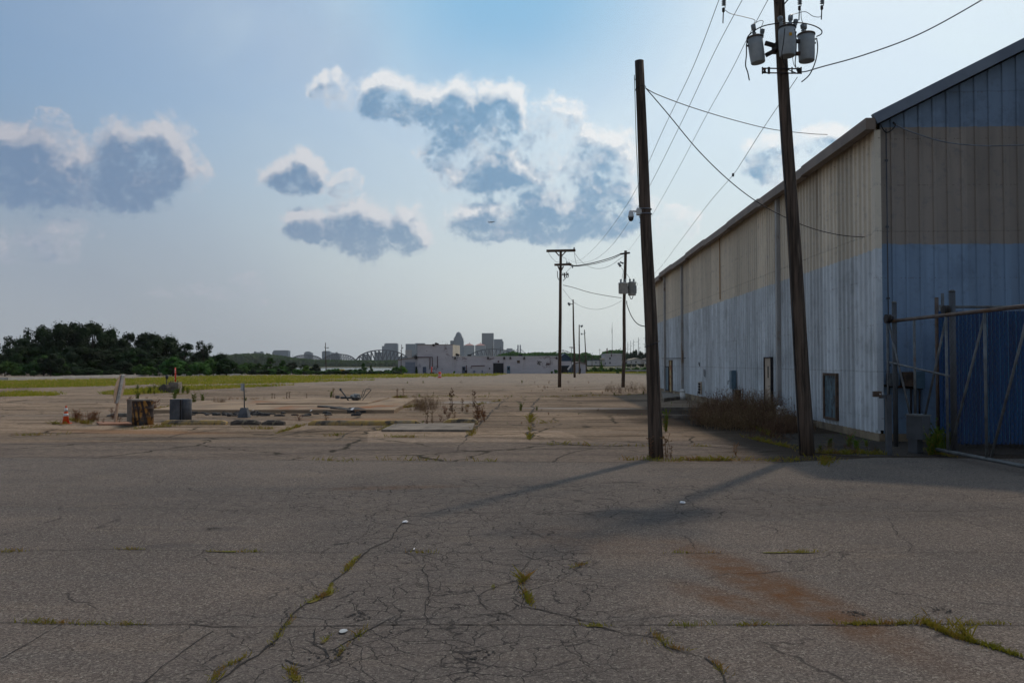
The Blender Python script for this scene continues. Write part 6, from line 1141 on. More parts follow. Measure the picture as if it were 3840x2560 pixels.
b.build('stay_cables', M['steel'], CB); b = MB(); b.beam(at(1890, 1348, BY2), at(2040, 1344, BY2), 3); b.build('deck', M['steel'], CB)
BY3 = 3200.0; t = thing('cantilever_bridge', 'distant cantilever truss bridge dipping and rising right of the white building', 'bridge', Vector(((2080 - 1920) / F * BY3, BY3, -8))); b = MB(); pts = [(1965, 1331), (1990, 1330), (2015, 1330.5), (2040, 1328.5), (2060, 1325), (2080, 1320), (2095, 1315.5), (2110, 1312.5), (2125, 1316), (2140, 1323), (2155, 1326), (2175, 1328), (2200, 1333)]
for i in range(len(pts) - 1):
    a, c = at(*pts[i], BY3), at(*pts[i + 1], BY3); lo = lambda p: at(p, 1334.5 - (4 if 2090 < p < 2130 else 0), BY3); b.beam(a, c, 2.2); b.beam(lo(pts[i][0]), lo(pts[i + 1][0]), 2.2); b.beam(a, lo(pts[i + 1][0]), 1.5); b.beam(a, lo(pts[i][0]), 1.5)
b.build('truss', M['steel'], t); b = MB()
for px in (1990, 2060, 2110, 2160): b.beam(at(px, 1335, BY3), Vector((at(px, 1335, BY3).x, BY3, -7)), 4)
b.build('pier', M['pier'], t)
# ---------------------------------------------------------------- skyline
SY = 4600.0; ss = SY / F
def tw(label, x0, x1, yt, mt, dy=0, ext=(), name='high_rise', cat='high-rise', dep=45):
    Y = SY + dy; a, c = at(x0, yt, Y), at(x1, yt, Y); t = thing(name, label, cat, Vector(((a.x + c.x) / 2, Y, -7)), 'city skyline across the river'); w_ = c.x - a.x
    b = MB(); b.box(((a.x + c.x) / 2, Y + dep / 2, (a.z - 7) / 2), (w_, dep, a.z + 7)); b.build('wall', M[mt], t)
    for e in ext: e(t, Y)
    return t
def blk(nm, x0, x1, y0, y1, mt, dep=20, off=5, taper=1.0):
    def f(t, Y):
        a, c = at(x0, y1, Y), at(x1, y0, Y); b = MB(); b.box(((a.x + c.x) / 2, Y + off + dep / 2, (a.z + c.z) / 2), (c.x - a.x, dep, c.z - a.z), 0, taper=taper); b.build(nm, M[mt], t)
    return f
def dome(px, y0, y1, hw, mt='tw_stone'):
    def f(t, Y):
        p = at(px, y1, Y); s_ = Y / F; h_ = (y1 - y0) * s_; r_ = hw * s_; b = MB(); b.lathe(p + Vector((0, 20, 0)), [(r_ * math.cos(k * .157), h_ * math.sin(k * .157)) for k in range(10)] + [(r_ * .12, h_ * 1.01), (r_ * .1, h_ * 1.08)], 20); b.build('dome', M[mt], t)
    return f
tw('low blue-grey hall with two end turrets, left of the skyline', 951, 983, 1323, 'tw_dark', 0, [blk('turret', 951, 957, 1317.5, 1323, 'tw_dark'), blk('turret', 975, 983, 1317.5, 1323, 'tw_dark'), blk('parapet', 962, 970, 1320, 1323, 'tw_dark')])
tw('wide plain grey block standing alone left of the truss bridge', 1023.5, 1081, 1315, 'tw_glass', 0, [blk('penthouse', 1027, 1080, 1313, 1315, 'tw_dark'), blk('lower_wing', 1023, 1029, 1320, 1345, 'tw_dark', 10, -12)])
tw('round-shouldered pale block behind the first bridge span', 1140, 1167, 1322, 'tw_stone', 0, [blk('penthouse', 1143, 1163, 1319, 1322, 'tw_stone'), blk('mast_block', 1148, 1158, 1317.5, 1319, 'tw_stone')]); tw('pale grey block behind the second bridge span, right of the thin river pole', 1207, 1237, 1318, 'tw_stone', 50, [blk('penthouse', 1211, 1234, 1315.5, 1318, 'tw_stone')])
tw('low wide block with rooftop boxes behind the second bridge span', 1240, 1271, 1325, 'tw_stone', 0, [blk('penthouse', 1243, 1253, 1322, 1325, 'tw_dark'), blk('penthouse', 1257, 1264, 1320, 1325, 'tw_dark')]); tw('small low tower between the humps of the bridge', 1356, 1384, 1331, 'tw_pale', -100, [blk('penthouse', 1360, 1375, 1328, 1331, 'tw_stone')])
tw('stepped glass tower rising behind the big bridge span', 1441, 1490, 1288.5, 'tw_glass', 0, [blk('left_wing', 1432, 1441, 1297, 1352, 'tw_stone', 40, 0), blk('crown', 1445, 1488, 1286.5, 1288.5, 'tw_glass')]); tw('lower grey block left of the stepped glass tower', 1408, 1431.5, 1320, 'tw_stone', -60)
tw('low pale office row behind the big bridge span', 1492, 1520, 1336, 'tw_pale', -150)
tw('flat-topped grey slab tower left of the white brick block', 1521, 1556, 1289, 'tw_glass', 0, [blk('brick_annex', 1521, 1544, 1312, 1352, 'tw_brick', 10, -14)]); tw('flat-topped slab tower touching the white brick block', 1557, 1592, 1286.5, 'tw_stone', 70)
tw('domed skyscraper, the one with the round top', 1689, 1741, 1300, 'tw_glass', 0, [blk('shaft', 1692, 1738, 1276.5, 1300, 'tw_glass', 40, 2), blk('setback', 1701, 1736.5, 1267, 1276.5, 'tw_stone', 36, 4), blk('setback', 1704.5, 1732.5, 1260, 1267, 'tw_stone', 32, 6), blk('turret', 1688.5, 1694.5, 1277, 1300, 'tw_stone', 14, -5), blk('turret', 1698, 1705, 1279, 1300, 'tw_dark', 14, -5), dome(1718.8, 1244, 1260, 11.8)])
def pyr(x0, x1, y0, y1):
    def f(t, Y): a, c = at(x0, y1, Y), at(x1, y1, Y); h_ = at(x0, y0, Y).z - a.z; b = MB(); b.box(((a.x + c.x) / 2, Y + 24, a.z + h_ / 2 + .3), (c.x - a.x + 2, 50, h_), 0, taper=.25); b.build('roof', M['copper'], t); b = MB(); p = at((x0 + x1) / 2, y0, Y) + Vector((0, 24, 0)); b.tube([p, p + Vector((0, 0, 9))], 1.6, 6); b.build('spire', M['copper'], t)
    return f
tw('left of the twin pale towers with red pyramid roofs', 1740, 1778, 1295, 'tw_pale', 0, [pyr(1740, 1778, 1288.5, 1295)]); tw('right of the twin pale towers with red pyramid roofs', 1781.5, 1820, 1295, 'tw_pale', 0, [pyr(1781.5, 1820, 1288.5, 1295)])
tw('tallest dark rectangular skyscraper', 1806.5, 1851, 1250, 'tw_dark', 120, [blk('crown', 1807, 1851, 1248.5, 1250, 'tw_dark', 40)]); tw('broad stone tower leaning on the right of the tallest dark skyscraper', 1852, 1888, 1279, 'tw_stone', 60, [blk('crown', 1852, 1884, 1271.5, 1279, 'tw_stone', 40, 2)])
tw('low stepped white block right of the skyscrapers', 1894, 1930, 1311, 'tw_pale', 0, [blk('penthouse', 1900, 1922, 1306, 1311, 'tw_stone')]); tw('low pale block behind the right bridge hump', 1848, 1893, 1316, 'tw_pale', -80, [blk('penthouse', 1855, 1875, 1299, 1316, 'tw_stone', 20, 20)])
for px, yt, yb in ((826, 1316, 1330), (1013.5, 1328, 1345), (1098, 1327, 1345)): p = at(px, yb, SY); t = thing('church_spire', {826: 'hair-thin spire over the right end of the dark wood', 1013.5: 'small spire just left of the wide plain grey block', 1098: 'short dark stack at the left end of the truss bridge'}[px], 'spire', Vector((p.x, p.y, -7))); b = MB(); b.tube([Vector((p.x, p.y, -7)), p, at(px, yt, SY)], [3, 2.2, .6], 6); b.build('spire', M['tw_dark'], t)
# airliner
Yp = 3200; c = at(1843, 833, Yp); s_ = Yp / F; t = thing('airliner', 'tiny airliner crossing in front of the grey cloud', 'airplane', c); ax = (at(1856, 831, Yp) - at(1831, 835, Yp)); ax.normalize(); b = MB(); L = 25 * s_; b.tube([c - ax * L / 2, c - ax * L * .4, c + ax * L * .42, c + ax * L / 2], [.4, 1.7, 1.9, .5], 10); b.build('fuselage', M['plane'], t)
for sg in (-1, 1): b = MB(); q = c + ax * 1; b.add([q + ax * 3, q - ax * 3, q - ax * 7 + Vector((0, sg * 15, 1)), q - ax * 4.5 + Vector((0, sg * 15, 1)), q + ax * 3 + Vector((0, 0, .5)), q - ax * 3 + Vector((0, 0, .4)), q - ax * 7 + Vector((0, sg * 15, 1.3)), q - ax * 4.5 + Vector((0, sg * 15, 1.3))], [(0, 1, 2, 3), (7, 6, 5, 4), (0, 3, 7, 4), (1, 5, 6, 2)]); b.build('wing', M['plane'], t); b = MB(); b.tube([q - ax * 1 + Vector((0, sg * 5, -1.3)), q + ax * 3 + Vector((0, sg * 5, -1.3))], 1.1, 8); b.build('engine', M['plane'], t)
b = MB(); q = c - ax * L * .42; b.add([q, q + ax * 4.5, q - ax * 2.5 + Vector((0, .2, 6.5)), q - ax * 4.5 + Vector((0, .2, 6.5)), q + Vector((0, .5, 0)), q + ax * 4.5 + Vector((0, .5, 0)), q - ax * 2.5 + Vector((0, .5, 6.5)), q - ax * 4.5 + Vector((0, .5, 6.5))], [(0, 1, 2, 3), (7, 6, 5, 4), (1, 5, 6, 2), (0, 3, 7, 4)]); b.build('tail_fin', M['plane'], t)
# ---------------------------------------------------------------- trees, shrubs, weeds
import numpy as np
def crown(name, H, W, kind, seed, nl=3600, ls=0.34, mat='leaf_m'):
    """clumps of leaves spread through an uneven crown, with solid shaded hearts so it does not look hollow"""
    rg = random.Random(seed); cl = []
    if kind == 'round':
        for _ in range(40): a = rg.uniform(0, 6.28); u = rg.random(); z = H * (.14 + .74 * u); rad = W * .5 * math.sqrt(max(.04, 1 - abs(2 * u - .75) ** 1.9)) * rg.uniform(.45, .92); cl.append((rad * math.cos(a), rad * math.sin(a), z, rg.uniform(.09, .17) * H))
    elif kind == 'tall':
        for _ in range(26): a = rg.uniform(0, 6.28); u = rg.random(); z = H * (.10 + .84 * u); rad = W * .5 * (1.05 - .75 * u) * rg.uniform(.2, .9); cl.append((rad * math.cos(a), rad * math.sin(a), z, rg.uniform(.08, .15) * H))
    elif kind == 'airy':
        for _ in range(15): a = rg.uniform(0, 6.28); u = rg.random() ** .8; z = H * (.45 + .5 * u); rad = W * .5 * rg.uniform(.3, .95) * (1 - .5 * abs(2 * u - 1)); cl.append((rad * math.cos(a), rad * math.sin(a), z, rg.uniform(.06, .12) * H))
    elif kind == 'cone':
        for _ in range(26): a = rg.uniform(0, 6.28); u = rg.random(); z = H * (.05 + .92 * u); rad = W * .5 * (1 - u) * rg.uniform(.4, 1); cl.append((rad * math.cos(a), rad * math.sin(a), z, (.05 + .10 * (1 - u)) * H))
    else:
        for _ in range(22): a = rg.uniform(0, 6.28); u = rg.random(); z = H * (.12 + .68 * u); rad = W * .5 * math.sqrt(1 - u * u * .9) * rg.uniform(.3, .95); cl.append((rad * math.cos(a), rad * math.sin(a), z, rg.uniform(.16, .26) * H))
    b = MB(); bmx = bmesh.new(); bmesh.ops.create_icosphere(bmx, subdivisions=2, radius=1); co = [v.co.copy() for v in bmx.verts]; fs = [[v.index for v in f.verts] for f in bmx.faces]; bmx.free()
    core = .62 if kind != 'airy' else .40
    for (x, y, z, r_) in cl:
        o = Vector((x, y, z)); b.add([o + v * r_ * core * (1 + .5 * mn.noise(v * 2.1 + o)) for v in co], fs)
    tot = sum(c[3] ** 2 for c in cl)
    for (x, y, z, r_) in cl:
        for _ in range(int(nl * r_ * r_ / tot)):
            d = Vector((rg.gauss(0, 1), rg.gauss(0, 1), rg.gauss(0, 1))).normalized(); k = r_ * (.58 + .55 * rg.random() ** 1.3) * (1 + .35 * mn.noise(d * 2 + Vector((x, y, z)))); p = Vector((x, y, z)) + d * k
            if p.z < .1: continue
            n_ = (d + Vector((rg.gauss(0, .6), rg.gauss(0, .6), rg.gauss(0, .6) + .3))).normalized(); u = n_.cross(Vector((rg.gauss(0, 1), rg.gauss(0, 1), rg.gauss(0, 1)))).normalized(); v = n_.cross(u); s_ = ls * rg.uniform(.5, 1.2) / 2
            b.add([p - u * s_ - v * s_ * .5, p + u * s_ * .4 - v * s_, p + u * s_ + v * s_ * .4, p - u * s_ * .3 + v * s_], [(0, 1, 2, 3)])
    return b, cl
def tree_proto(kind, H, W, seed, mat, nl=3600, ls=.36):
    t = bpy.data.objects.new('tree', None); t['o_'] = (0, 0, 0); b, cl = crown('crown', H, W, kind, seed, nl, ls); c = b.build('crown', M[mat], t); tb = MB(); r_ = H * .022; tb.tube([(0, 0, -1), (.1, 0, H * .25), (-.1, .1, H * .5), (0, 0, H * .8)], [r_ * 1.3, r_, r_ * .8, r_ * .3], 8)
    for (x, y, z, q) in cl[:9]: tb.tube([(0, 0, max(.2, z * .55)), (x * .5, y * .5, z * .8), (x, y, z)], [r_ * .5, r_ * .35, r_ * .12], 5)
    k = tb.build('trunk', M['bark'], t); COL.objects.unlink(c); COL.objects.unlink(k); return t, c, k
PROTO = {}
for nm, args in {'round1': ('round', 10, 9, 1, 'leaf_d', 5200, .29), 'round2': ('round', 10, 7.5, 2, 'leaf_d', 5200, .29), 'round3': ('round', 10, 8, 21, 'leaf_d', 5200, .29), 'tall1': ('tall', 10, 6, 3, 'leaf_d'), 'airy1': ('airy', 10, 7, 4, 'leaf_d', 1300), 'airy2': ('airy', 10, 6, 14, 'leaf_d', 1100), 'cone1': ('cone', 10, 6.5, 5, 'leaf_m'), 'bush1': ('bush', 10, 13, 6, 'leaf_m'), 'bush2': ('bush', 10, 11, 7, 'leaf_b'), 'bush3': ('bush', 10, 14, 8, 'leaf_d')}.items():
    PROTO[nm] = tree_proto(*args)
used_p = set()
def put(kind, px, pyb, pyt, wpx, label, group=None, Y=None, name='tree', cat='tree', yaw=None, mat=None):
    """one tree or shrub: base under picture column px, its top reaching row pyt"""
    if Y is None: g0 = gr(px, pyb); Y = g0.y; base = g0
    else: base = Vector((at(px, 1360, Y).x, Y, gz(Y) if Y < 900 else -7.5))
    topz = at(px, pyt, Y).z; H = topz - base.z; W = wpx * Y / F; t0, c0, k0 = PROTO[kind]; pw = max(c0.dimensions.x, c0.dimensions.y) or 8
    o = t0.copy(); COL.objects.link(o); o.name = name
    for ch in (c0, k0):
        c = ch.copy(); COL.objects.link(c); c.parent = o
        if mat and ch is c0: c.material_slots[0].link = 'OBJECT'; c.material_slots[0].material = M[mat]
    vz = [v.co for v in c0.data.vertices][::17]; ht = max(v.z for v in vz); xs_ = [abs(v.x) for v in vz]; wd = sorted(xs_)[int(len(xs_) * .97)] * 2
    o.location = base; o.scale = (W / wd, W / wd, H / ht); o.rotation_euler = (0, 0, rnd.uniform(0, 6.28) if yaw is None else yaw); o['o_'] = tuple(base)
    return tag(o, label, cat, group)
WG = 'dark wood along the left edge of the yard'
wood = [('round2', -60, 1262, 150, 'dark tree cut by the left edge of the picture'), ('airy1', 35, 1257, 90, 'first small-topped tree from the left end of the wood'), ('round3', 90, 1262, 130, 'low rounded tree between the two small-topped ones at the left'), ('airy1', 134, 1213, 105, 'tall gappy-crowned tree at the left of the wood'), ('tall1', 160, 1226, 80, 'narrow tree tucked right of the tall gappy one'),
        ('round1', 232, 1197, 175, 'great round tree, left of the two highest crowns'), ('tall1', 281, 1209, 80, 'slim dark tree between the two highest crowns'), ('round1', 345, 1195, 185, 'highest and darkest round tree of the wood'), ('round2', 410, 1224, 110, 'dark shoulder tree right of the highest crown'), ('airy2', 483, 1243, 62, 'thin feathery tree over the leaning sign'),
        ('round3', 455, 1262, 110, 'lower tree beneath the thin feathery one'), ('tall1', 534, 1247, 70, 'pointed tree just right of the leaning sign'), ('round1', 580, 1240, 150, 'broad tree above the rusty drum'), ('round2', 640, 1254, 120, 'round tree above the grey concrete block'), ('airy2', 692, 1284, 90, 'ragged dark tree left of the lone airy crown'), ('airy1', 762, 1275, 80, 'lone airy crown standing clear near the right end of the wood'), ('round3', 745, 1312, 120, 'low tree beneath the lone airy crown'), ('round2', 825, 1322, 110, 'lowest rounded tree at the right end of the wood')]
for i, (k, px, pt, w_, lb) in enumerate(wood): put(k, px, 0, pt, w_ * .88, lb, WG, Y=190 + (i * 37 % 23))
# second row filling the wood
for i in range(17):
    px = -80 + i * 54; pt = [1292, 1290, 1284, 1275, 1262, 1250, 1262, 1268, 1285, 1290, 1272, 1278, 1290, 1310, 1330, 1335, 1340][i] + rnd.uniform(12, 30); put(rnd.choice(['round3', 'bush3', 'round2']), px, 0, pt, rnd.uniform(115, 150), 'dark tree in the shaded lower rank of the wood', 'lower rank of trees in the wood', Y=178 + (i * 13 % 11))
bs = [(20, 1350, 95), (70, 1366, 60), (130, 1352, 80), (165, 1330, 90), (190, 1318, 95), (215, 1322, 70), (235, 1380, 70), (285, 1372, 100), (330, 1376, 90), (370, 1385, 60), (420, 1382, 60), (465, 1350, 75), (520, 1362, 50), (560, 1368, 60), (600, 1352, 70), (650, 1335, 90), (700, 1345, 80), (750, 1350, 90), (800, 1338, 85), (850, 1340, 80)]
for i, (px, pt, w_) in enumerate(bs): put(['bush3', 'bush1', 'bush3', 'round3'][i % 4], px, 0, pt, w_, 'mid-green bushy shrub at the sunlit foot of the dark wood', 'shrubs at the foot of the wood', Y=158 + (i * 7 % 13), name='shrub', cat='shrub', mat='leaf_m' if i % 3 == 0 else None)
rs = [('bush1', 905, 1362, 60, 'bright rounded shrub first right of the wood'), ('bush1', 935, 1352, 66, 'bushy tree left of the dark pointed one'), ('cone1', 972, 1360, 55, 'small green shrub between two darker trees'), ('cone1', 1014, 1340, 70, 'dark pointed tree below the wide plain grey block'), ('cone1', 1062, 1350, 50, 'slim green tree right of the dark pointed one'), ('bush1', 1082, 1364, 60, 'bright shrub left of the start of the bridge'), ('airy1', 1099, 1356, 45, 'ragged little tree under the left end of the bridge'), ('airy2', 1138, 1366, 40, 'wispy tree left of the rounded bright shrub'), ('bush2', 1154, 1367, 46, 'rounded bright green shrub left of the thin river pole'), ('round2', 1184, 1363, 38, 'dark round tree just left of the thin river pole'), ('cone1', 1193, 1371, 22, 'small cone-shaped shrub beside the thin river pole'),
      ('bush1', 1240, 1381, 50, 'low shrub right of the thin river pole'), ('bush1', 1262, 1378, 34, 'low shrub left of the yellow bin'), ('bush1', 1308, 1382, 50, 'low shrub right of the yellow bin'), ('bush1', 1340, 1381, 44, 'low scrubby bush left of the pointed riverside tree'), ('cone1', 1362, 1360, 34, 'pointed bright riverside tree, the taller of the two'), ('cone1', 1391, 1369, 20, 'small pointed riverside tree, the shorter of the two'), ('bush3', 1420, 1388, 60, 'flat dark shrub in front of the open water'), ('bush3', 1465, 1387, 60, 'flat dark shrub left of the annex'), ('bush1', 1452, 1383, 26, 'small round shrub against the water'), ('bush1', 1484, 1371, 34, 'leafy shrub at the corner of the annex'), ('bush2', 1507, 1367, 38, 'bright shrub in front of the annex wall')]
for i, (k, px, pt, w_, lb) in enumerate(rs): put(k, px, 0, pt, w_ * 1.15, lb, 'riverside shrubs and trees', Y=205 + (i * 17 % 25) if px < 1480 else 238, name='shrub' if 'shrub' in lb or 'bush' in lb else 'tree', cat='shrub' if 'shrub' in lb or 'bush' in lb else 'tree')
for i in range(26): px = 870 + i * 24.5; put(['bush1', 'bush3'][i % 2], px, 0, 1388 + rnd.uniform(-4, 4) - (6 if px < 1130 else 0), 48, 'knee-high scrub bush in the band before the river', 'scrub bushes before the river', Y=196 + i % 5, name='shrub', cat='shrub')
put('cone1', 2254, 0, 1350, 15, 'small bright cone-shaped tree in the scrub right of the floodlight poles', None, Y=330, mat='leaf_b'); put('cone1', 2231, 0, 1367, 8, 'tiny bright shrub in the scrub before the low white wing', None, Y=320, name='shrub', cat='shrub', mat='leaf_b'); put('cone1', 2316, 0, 1376, 11, 'dark upright shrub beside the pale block in the scrub', None, Y=262, name='shrub', cat='shrub')
for i, (px, pt, w_) in enumerate([(2352, 1316, 22), (2366, 1316, 26), (2384, 1306, 34), (2402, 1312, 30), (2422, 1318, 34), (2440, 1310, 40)]): put('round1', px, 0, pt, w_, ['dark tree behind the low grey shed', 'dark tree behind the left of the gabled house', 'tallest dark tree above the gabled house', 'dark tree right of the gabled house roof', 'dark tree above the pale house end', 'dark tree disappearing behind the bare pole'][i], 'dark trees behind the far houses', Y=560)
for i in range(16): px = 2196 + i * 16; put(['bush1', 'bush2'][i % 2], px, 0, 1376 + rnd.uniform(-6, 5), 24, 'low green scrub bush in the overgrown lot on the right', 'scrub bushes in the overgrown lot', Y=272 + i % 7 * 4, name='shrub', cat='shrub')
for px, pt in ((1704, 1389), (1562, 1380), (2084, 1383), (2070, 1390), (1860, 1396), (1600, 1397)): put('bush1', px, 0, pt, 10 if px != 2084 else 18, 'small weed shrub growing at the foot of the white brick wall', 'weeds at the foot of the brick wall', Y=246, name='shrub', cat='shrub')
# far tree masses
def mass(name, label, pts, Y, dep, yb, mat, seed, lf=3.0, n=5000):
    b = MB(); rg = random.Random(seed); P = []
    for _ in range(n):
        x = rg.uniform(pts[0][0], pts[-1][0])
        for i in range(len(pts) - 1):
            if pts[i][0] <= x <= pts[i + 1][0]: yt = pts[i][1] + (pts[i + 1][1] - pts[i][1]) * (x - pts[i][0]) / (pts[i + 1][0] - pts[i][0])
        yt += mn.noise(Vector((x * .10, seed, 0))) * 4 + mn.noise(Vector((x * .35, seed, 3))) * 2.2; y = yt + (yb - yt) * rg.random() ** 1.5; d = rg.random() * dep; p = at(x, y, Y) + Vector((0, d, 0)); s_ = lf * rg.uniform(.5, 1.3)
        n_ = Vector((rg.gauss(0, .6), -1 + rg.gauss(0, .5), rg.gauss(0.4, .6))).normalized(); u = n_.cross(Vector((rg.gauss(0, 1), 0, rg.gauss(0, 1)))).normalized(); v = n_.cross(u)
        b.add([p - u * s_ - v * s_ * .6, p + u * s_ * .5 - v * s_, p + u * s_ + v * s_ * .5, p - u * s_ * .3 + v * s_], [(0, 1, 2, 3)])
    k = 90; x0, x1 = pts[0][0], pts[-1][0]; row = []
    for i in range(k + 1):
        x = x0 + (x1 - x0) * i / k
        for j in range(len(pts) - 1):
            if pts[j][0] <= x <= pts[j + 1][0] + 1e-6: yt = pts[j][1] + (pts[j + 1][1] - pts[j][1]) * (x - pts[j][0]) / (pts[j + 1][0] - pts[j][0])
        yt += 1.5 + mn.noise(Vector((x * .10, seed, 0))) * 4; p = at(x, yt, Y + dep * .5); row.append(p)
    vs = []
    for p in row: vs += [Vector((p.x, p.y - dep * .4, -9)), Vector((p.x, p.y - dep * .25, p.z - 3)), p, Vector((p.x, p.y + dep * .5, p.z - 2)), Vector((p.x, p.y + dep * .5, -9))]
    b.add(vs, [(5 * i + j, 5 * i + 5 + j, 5 * i + 6 + j, 5 * i + 1 + j) for i in range(k) for j in range(4)]); tag(b.build(name, M[mat]), label, kind='stuff')
mass('far_wood', 'blue-green wooded bank across the river under the bridge', [(700, 1346), (820, 1338), (900, 1330), (960, 1331), (1010, 1337), (1080, 1347), (1140, 1354), (1300, 1357), (1560, 1357), (1750, 1354)], 1720, 90, 1377, 'leaf_m', 5, 4.5, 9000)
mass('distant_wood', 'hazy green tree line behind the white building and the far sheds', [(1860, 1336), (1905, 1327), (1925, 1321), (1960, 1330), (2010, 1326), (2060, 1326), (2105, 1325), (2130, 1328), (2180, 1332), (2200, 1325), (2220, 1335), (2260, 1337), (2285, 1320), (2310, 1316), (2345, 1318)], 760, 40, 1368, 'leaf_m', 9, 1.6, 7000)
# ---- weeds
def stalk(b, p, h, lean, w, mi=0, n=5, br=4, seed=True, rg=rnd):
    a = rg.uniform(0, 6.28); d = Vector((math.cos(a), math.sin(a), 0)) * lean * h; pts = [p + d * (i / n) ** 1.6 + Vector((rg.gauss(0, .01), rg.gauss(0, .01), h * i / n)) for i in range(n + 1)]; b.tube(pts, [w * (1 - .7 * i / n) for i in range(n + 1)], 3, mi, caps=False, sm=False)
    for _ in range(br):
        t_ = rg.uniform(.04, .97); q = p + d * t_ ** 1.6 + Vector((0, 0, h * t_)); e = Vector((rg.gauss(0, 1), rg.gauss(0, 1), rg.uniform(.5, 1.5))).normalized() * h * rg.uniform(.08, .25); b.tube([q, q + e], [w * .6, w * .3], 3, mi, caps=False, sm=False)
        if seed:
            for _ in range(4): c = q + e * rg.uniform(.4, 1.1); s_ = w * rg.uniform(1.5, 3.5); u = Vector((rg.gauss(0, 1), rg.gauss(0, 1), rg.gauss(0, 1))).normalized() * s_; v = Vector((rg.gauss(0, 1), rg.gauss(0, 1), rg.gauss(0, 1))).normalized() * s_; b.add([c - u, c + v, c + u, c - v], [(0, 1, 2, 3)], 1)
def weed_proto(n, H, w, spread, lean, mats, br=5, seed=3):
    b = MB(); rg = random.Random(seed)
    for _ in range(n): stalk(b, Vector((rg.gauss(0, spread), rg.gauss(0, spread), 0)), H * rg.uniform(.5, 1), lean * rg.uniform(.2, 1), w, rg=rg, br=br)
    me = b.build('weed', mats); COL.objects.unlink(me); return me
W1 = weed_proto(8, 1.0, .010, .11, .5, [M['dead'], M['deadred']], 7, 3); W2 = weed_proto(3, 1.0, .011, .03, .2, [M['dead'], M['dead']], 9, 4); W3 = weed_proto(16, 1.0, .006, .20, .5, [M['straw'], M['dead']], 6, 5); W4 = weed_proto(12, 1.0, .014, .06, .5, [M['moss'], M['leaf_b']], 8, 6); W5 = weed_proto(60, 1.0, .0055, .34, .45, [M['straw'], M['straw2']], 5, 7)
def weed(pr, px, py, hpx, label, group=None, sx=1.0, name='dry_weed', p=None):
    p = p or gr(px, py, 0.01); h_ = hpx * p.y / F; o = pr.copy(); COL.objects.link(o); o.name = name; o.location = p; o.scale = (h_ * sx, h_ * sx, h_); o.rotation_euler = (0, 0, rnd.uniform(0, 6.28)); o['o_'] = tuple(p); return tag(o, label, 'weed', group)
g1 = 'rust-brown weeds round the leaning sign'
for _ in range(26): weed(W1, rnd.choice([rnd.gauss(300, 16), rnd.gauss(350, 22), rnd.uniform(275, 480)]), rnd.uniform(1572, 1590), rnd.uniform(18, 56), 'rust-brown dead weed growing between the traffic cone and the rusty drum', g1, .9)
for _ in range(12): weed(W1, rnd.uniform(480, 610), rnd.uniform(1520, 1548), rnd.uniform(22, 55), 'dead red-brown weed behind the rusty drum', 'weeds behind the rusty drum')
g2 = 'dry brush at the right end of the platform'
for _ in range(17): weed(W3, rnd.choice([rnd.gauss(1568, 14), rnd.gauss(1612, 20), rnd.gauss(1590, 30)]), rnd.uniform(1530, 1549), rnd.uniform(34, 76), 'fine grey-brown dry brush clump at the right end of the platform', g2, .8)
for _ in range(26): weed(W1, rnd.choice([rnd.uniform(1640, 1820), rnd.gauss(1800, 14)]), rnd.uniform(1545, 1590), rnd.uniform(18, 42), 'short dead brown weed in the cracks right of the dry brush', 'short weeds right of the dry brush')
for x, y, h_ in ((1694, 1550, 108), (1776, 1530, 80), (1790, 1590, 95), (1733, 1545, 60), (1512, 1491, 42), (1600, 1595, 70), (1620, 1590, 62)): weed(W2, x, y, h_, 'tall single dead stalk standing clear of the brush beyond the island kerbs', 'tall lone stalks near the island end')
for x, y, h_, lb in ((1126, 1580, 34, 'rust-brown leaning weed behind the long kerb, the left one'), (1222, 1578, 28, 'rust-brown leaning weed behind the long kerb, the right one')): weed(W1, x, y, h_, lb, sx=1.5)
for x, y, h_ in ((1030, 1497, 28), (1075, 1497, 34), (1150, 1496, 24), (1250, 1494, 48), (1490, 1493, 44), (1390, 1497, 16), (1085, 1496, 36), (1020, 1497, 30)): weed(W2, x, y, h_, 'thin dead stalk behind the platform against the pale pavement', 'thin stalks behind the platform')
for x in range(6): weed(W3, rnd.uniform(805, 845), rnd.uniform(1512, 1520), rnd.uniform(22, 36), 'wispy dry tuft left of the small box sign, beyond the grey block', 'wispy tufts beyond the grey block')
for x in range(14): weed(W1, rnd.uniform(800, 1000), rnd.uniform(1498, 1512), rnd.uniform(10, 22), 'low brown weed along the back edge of the platform', 'low weeds behind the platform')
for x, y, h_, pr, lb in ((516, 1500, 40, W4, 'leafy green weed sprouting on top of the rusty drum'), (548, 1503, 20, W1, 'red-brown weed on top of the rusty drum'), (655, 1497, 40, W4, 'tall green weed behind the left side of the blue-grey block'), (728, 1515, 44, W4, 'leafy green weed right of the blue-grey block, the nearer one'), (760, 1507, 36, W4, 'leafy green weed right of the blue-grey block, the farther one'), (920, 1512, 26, W4, 'small green weed behind the small box sign post'), (1242, 1490, 28, W4, 'green sprig behind the platform left of the fallen lamp'), (1953, 1540, 34, W4, 'bright leafy green weed alone on the open concrete'), (2013, 1540, 20, W4, 'small green weed right of the bright leafy one'), (1502, 1492, 14, W4, 'green tuft at the far right corner of the platform'), (1265, 1637, 14, W4, 'small green tuft in front of the long kerb')): weed(pr, x, y, h_, lb, name='green_weed' if pr is W4 else 'dry_weed')
for _ in range(22): weed(W4, rnd.choice([rnd.uniform(500, 610), rnd.uniform(660, 705)]), rnd.uniform(1466, 1478), rnd.uniform(16, 34), 'green weed round the tan concrete footing', 'green weeds round the tan footing', name='green_weed')
for _ in range(12): weed(W3, rnd.uniform(2260, 2440), rnd.uniform(1462, 1476), rnd.uniform(18, 40), 'reddish dry brush at the foot of the far transformer pole', 'dry brush by the far transformer pole', 1.2)
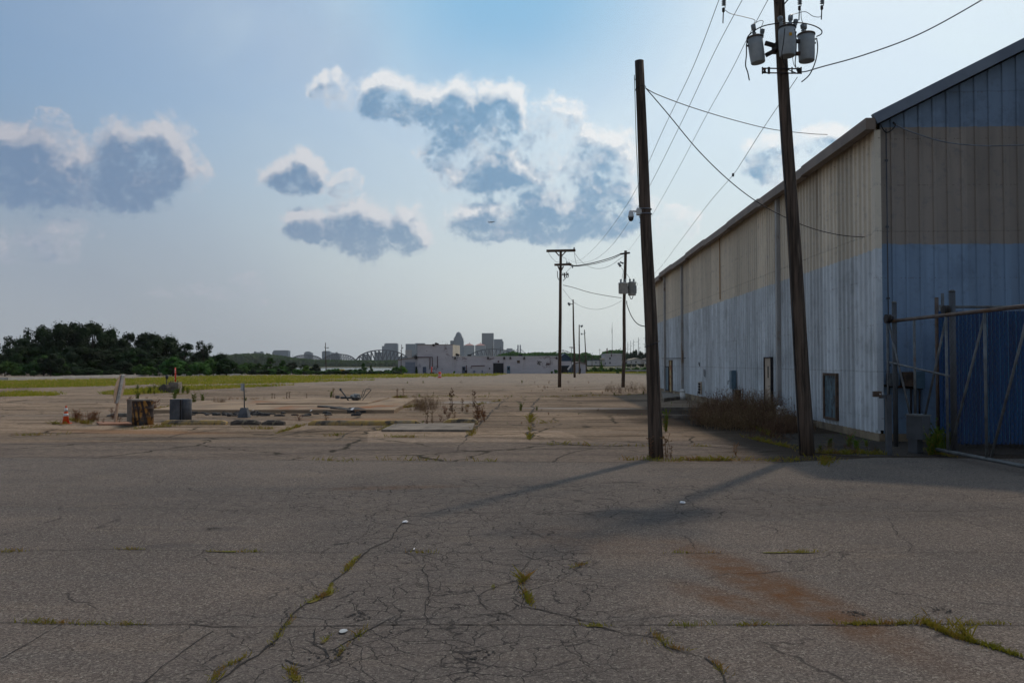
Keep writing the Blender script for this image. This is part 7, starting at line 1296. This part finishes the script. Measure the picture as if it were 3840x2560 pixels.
for _ in range(12): weed(W1, rnd.uniform(1990, 2160), rnd.uniform(1452, 1470), rnd.uniform(6, 14), 'tiny dry weed in the seams near the crossarm pole', 'tiny weeds near the crossarm pole')
for _ in range(44):
    x = rnd.uniform(1500, 2440); weed(rnd.choice([W1, W3, W4]), x, rnd.choice([1489 - max(0, x - 2100) * .03, 1541, 1556, 1478, 1437, 1589]) + rnd.uniform(-1, 1), rnd.uniform(5, 15), 'tiny weed sprouting from a seam of the open concrete between island and far poles', 'tiny weeds in the concrete seams')
weed(W4, 2497, 1620, 95, 'slender green sapling just right of the bare pole', sx=.5, name='green_weed'); weed(W1, 2756, 1712, 66, 'upright orange-brown dead weed alone in the pavement crack right of the bare pole', sx=.7)
for x, y, h_, lb in ((2440, 1722, 100, 'curving dead stalk at the left foot of the bare pole'), (2500, 1722, 110, 'curving dead stalk at the right foot of the bare pole'), (2515, 1720, 60, 'short dead twigs right of the foot of the bare pole')): weed(W2, x, y, h_, lb, sx=1.1)
# the big brush pile against the wall
for i in range(46):
    u = rnd.random(); px = 2640 + 400 * u; py = rnd.uniform(1562, 1600) + 42 * (1 - abs(2 * u - 1)) * rnd.random() + (22 if u > .6 else 0); p = gr(px, py, 0.01); h_ = (42 + 82 * math.sin(math.pi * min(1, .12 + u)) ** .8) * rnd.uniform(.65, 1.05) * p.y / F
    p.x = min(p.x, WX + WT * (p.y - WY) - .25); weed(W5, 0, 0, 0, 'dense brown dry brush heaped against the warehouse wall by the beige door', 'dry brush pile against the warehouse', name='dry_brush', p=p).scale = (h_ * 1.25, h_ * 1.25, h_)
for i in range(16):
    x, y = rnd.uniform(3070, 3290), rnd.uniform(1672, 1704); weed(W3 if i % 2 else W4, x, y, rnd.uniform(22, 50), 'dark low weed at the foundation between the transformer pole and the reader post', 'weeds along the near foundation', 1.2)
for i in range(8): weed(W4, rnd.uniform(3480, 3560), rnd.uniform(1690, 1712), rnd.uniform(60, 120), 'dark leafy weed at the foot of the gate cabinet', 'weeds at the gate cabinet', .8, 'green_weed')
weed(W1, 3180, 1664, 50, 'single red-brown weed against the tan foundation left of the warehouse corner', sx=.8)
for o in list(bpy.data.objects):
    if 'o_' in o: del o['o_']
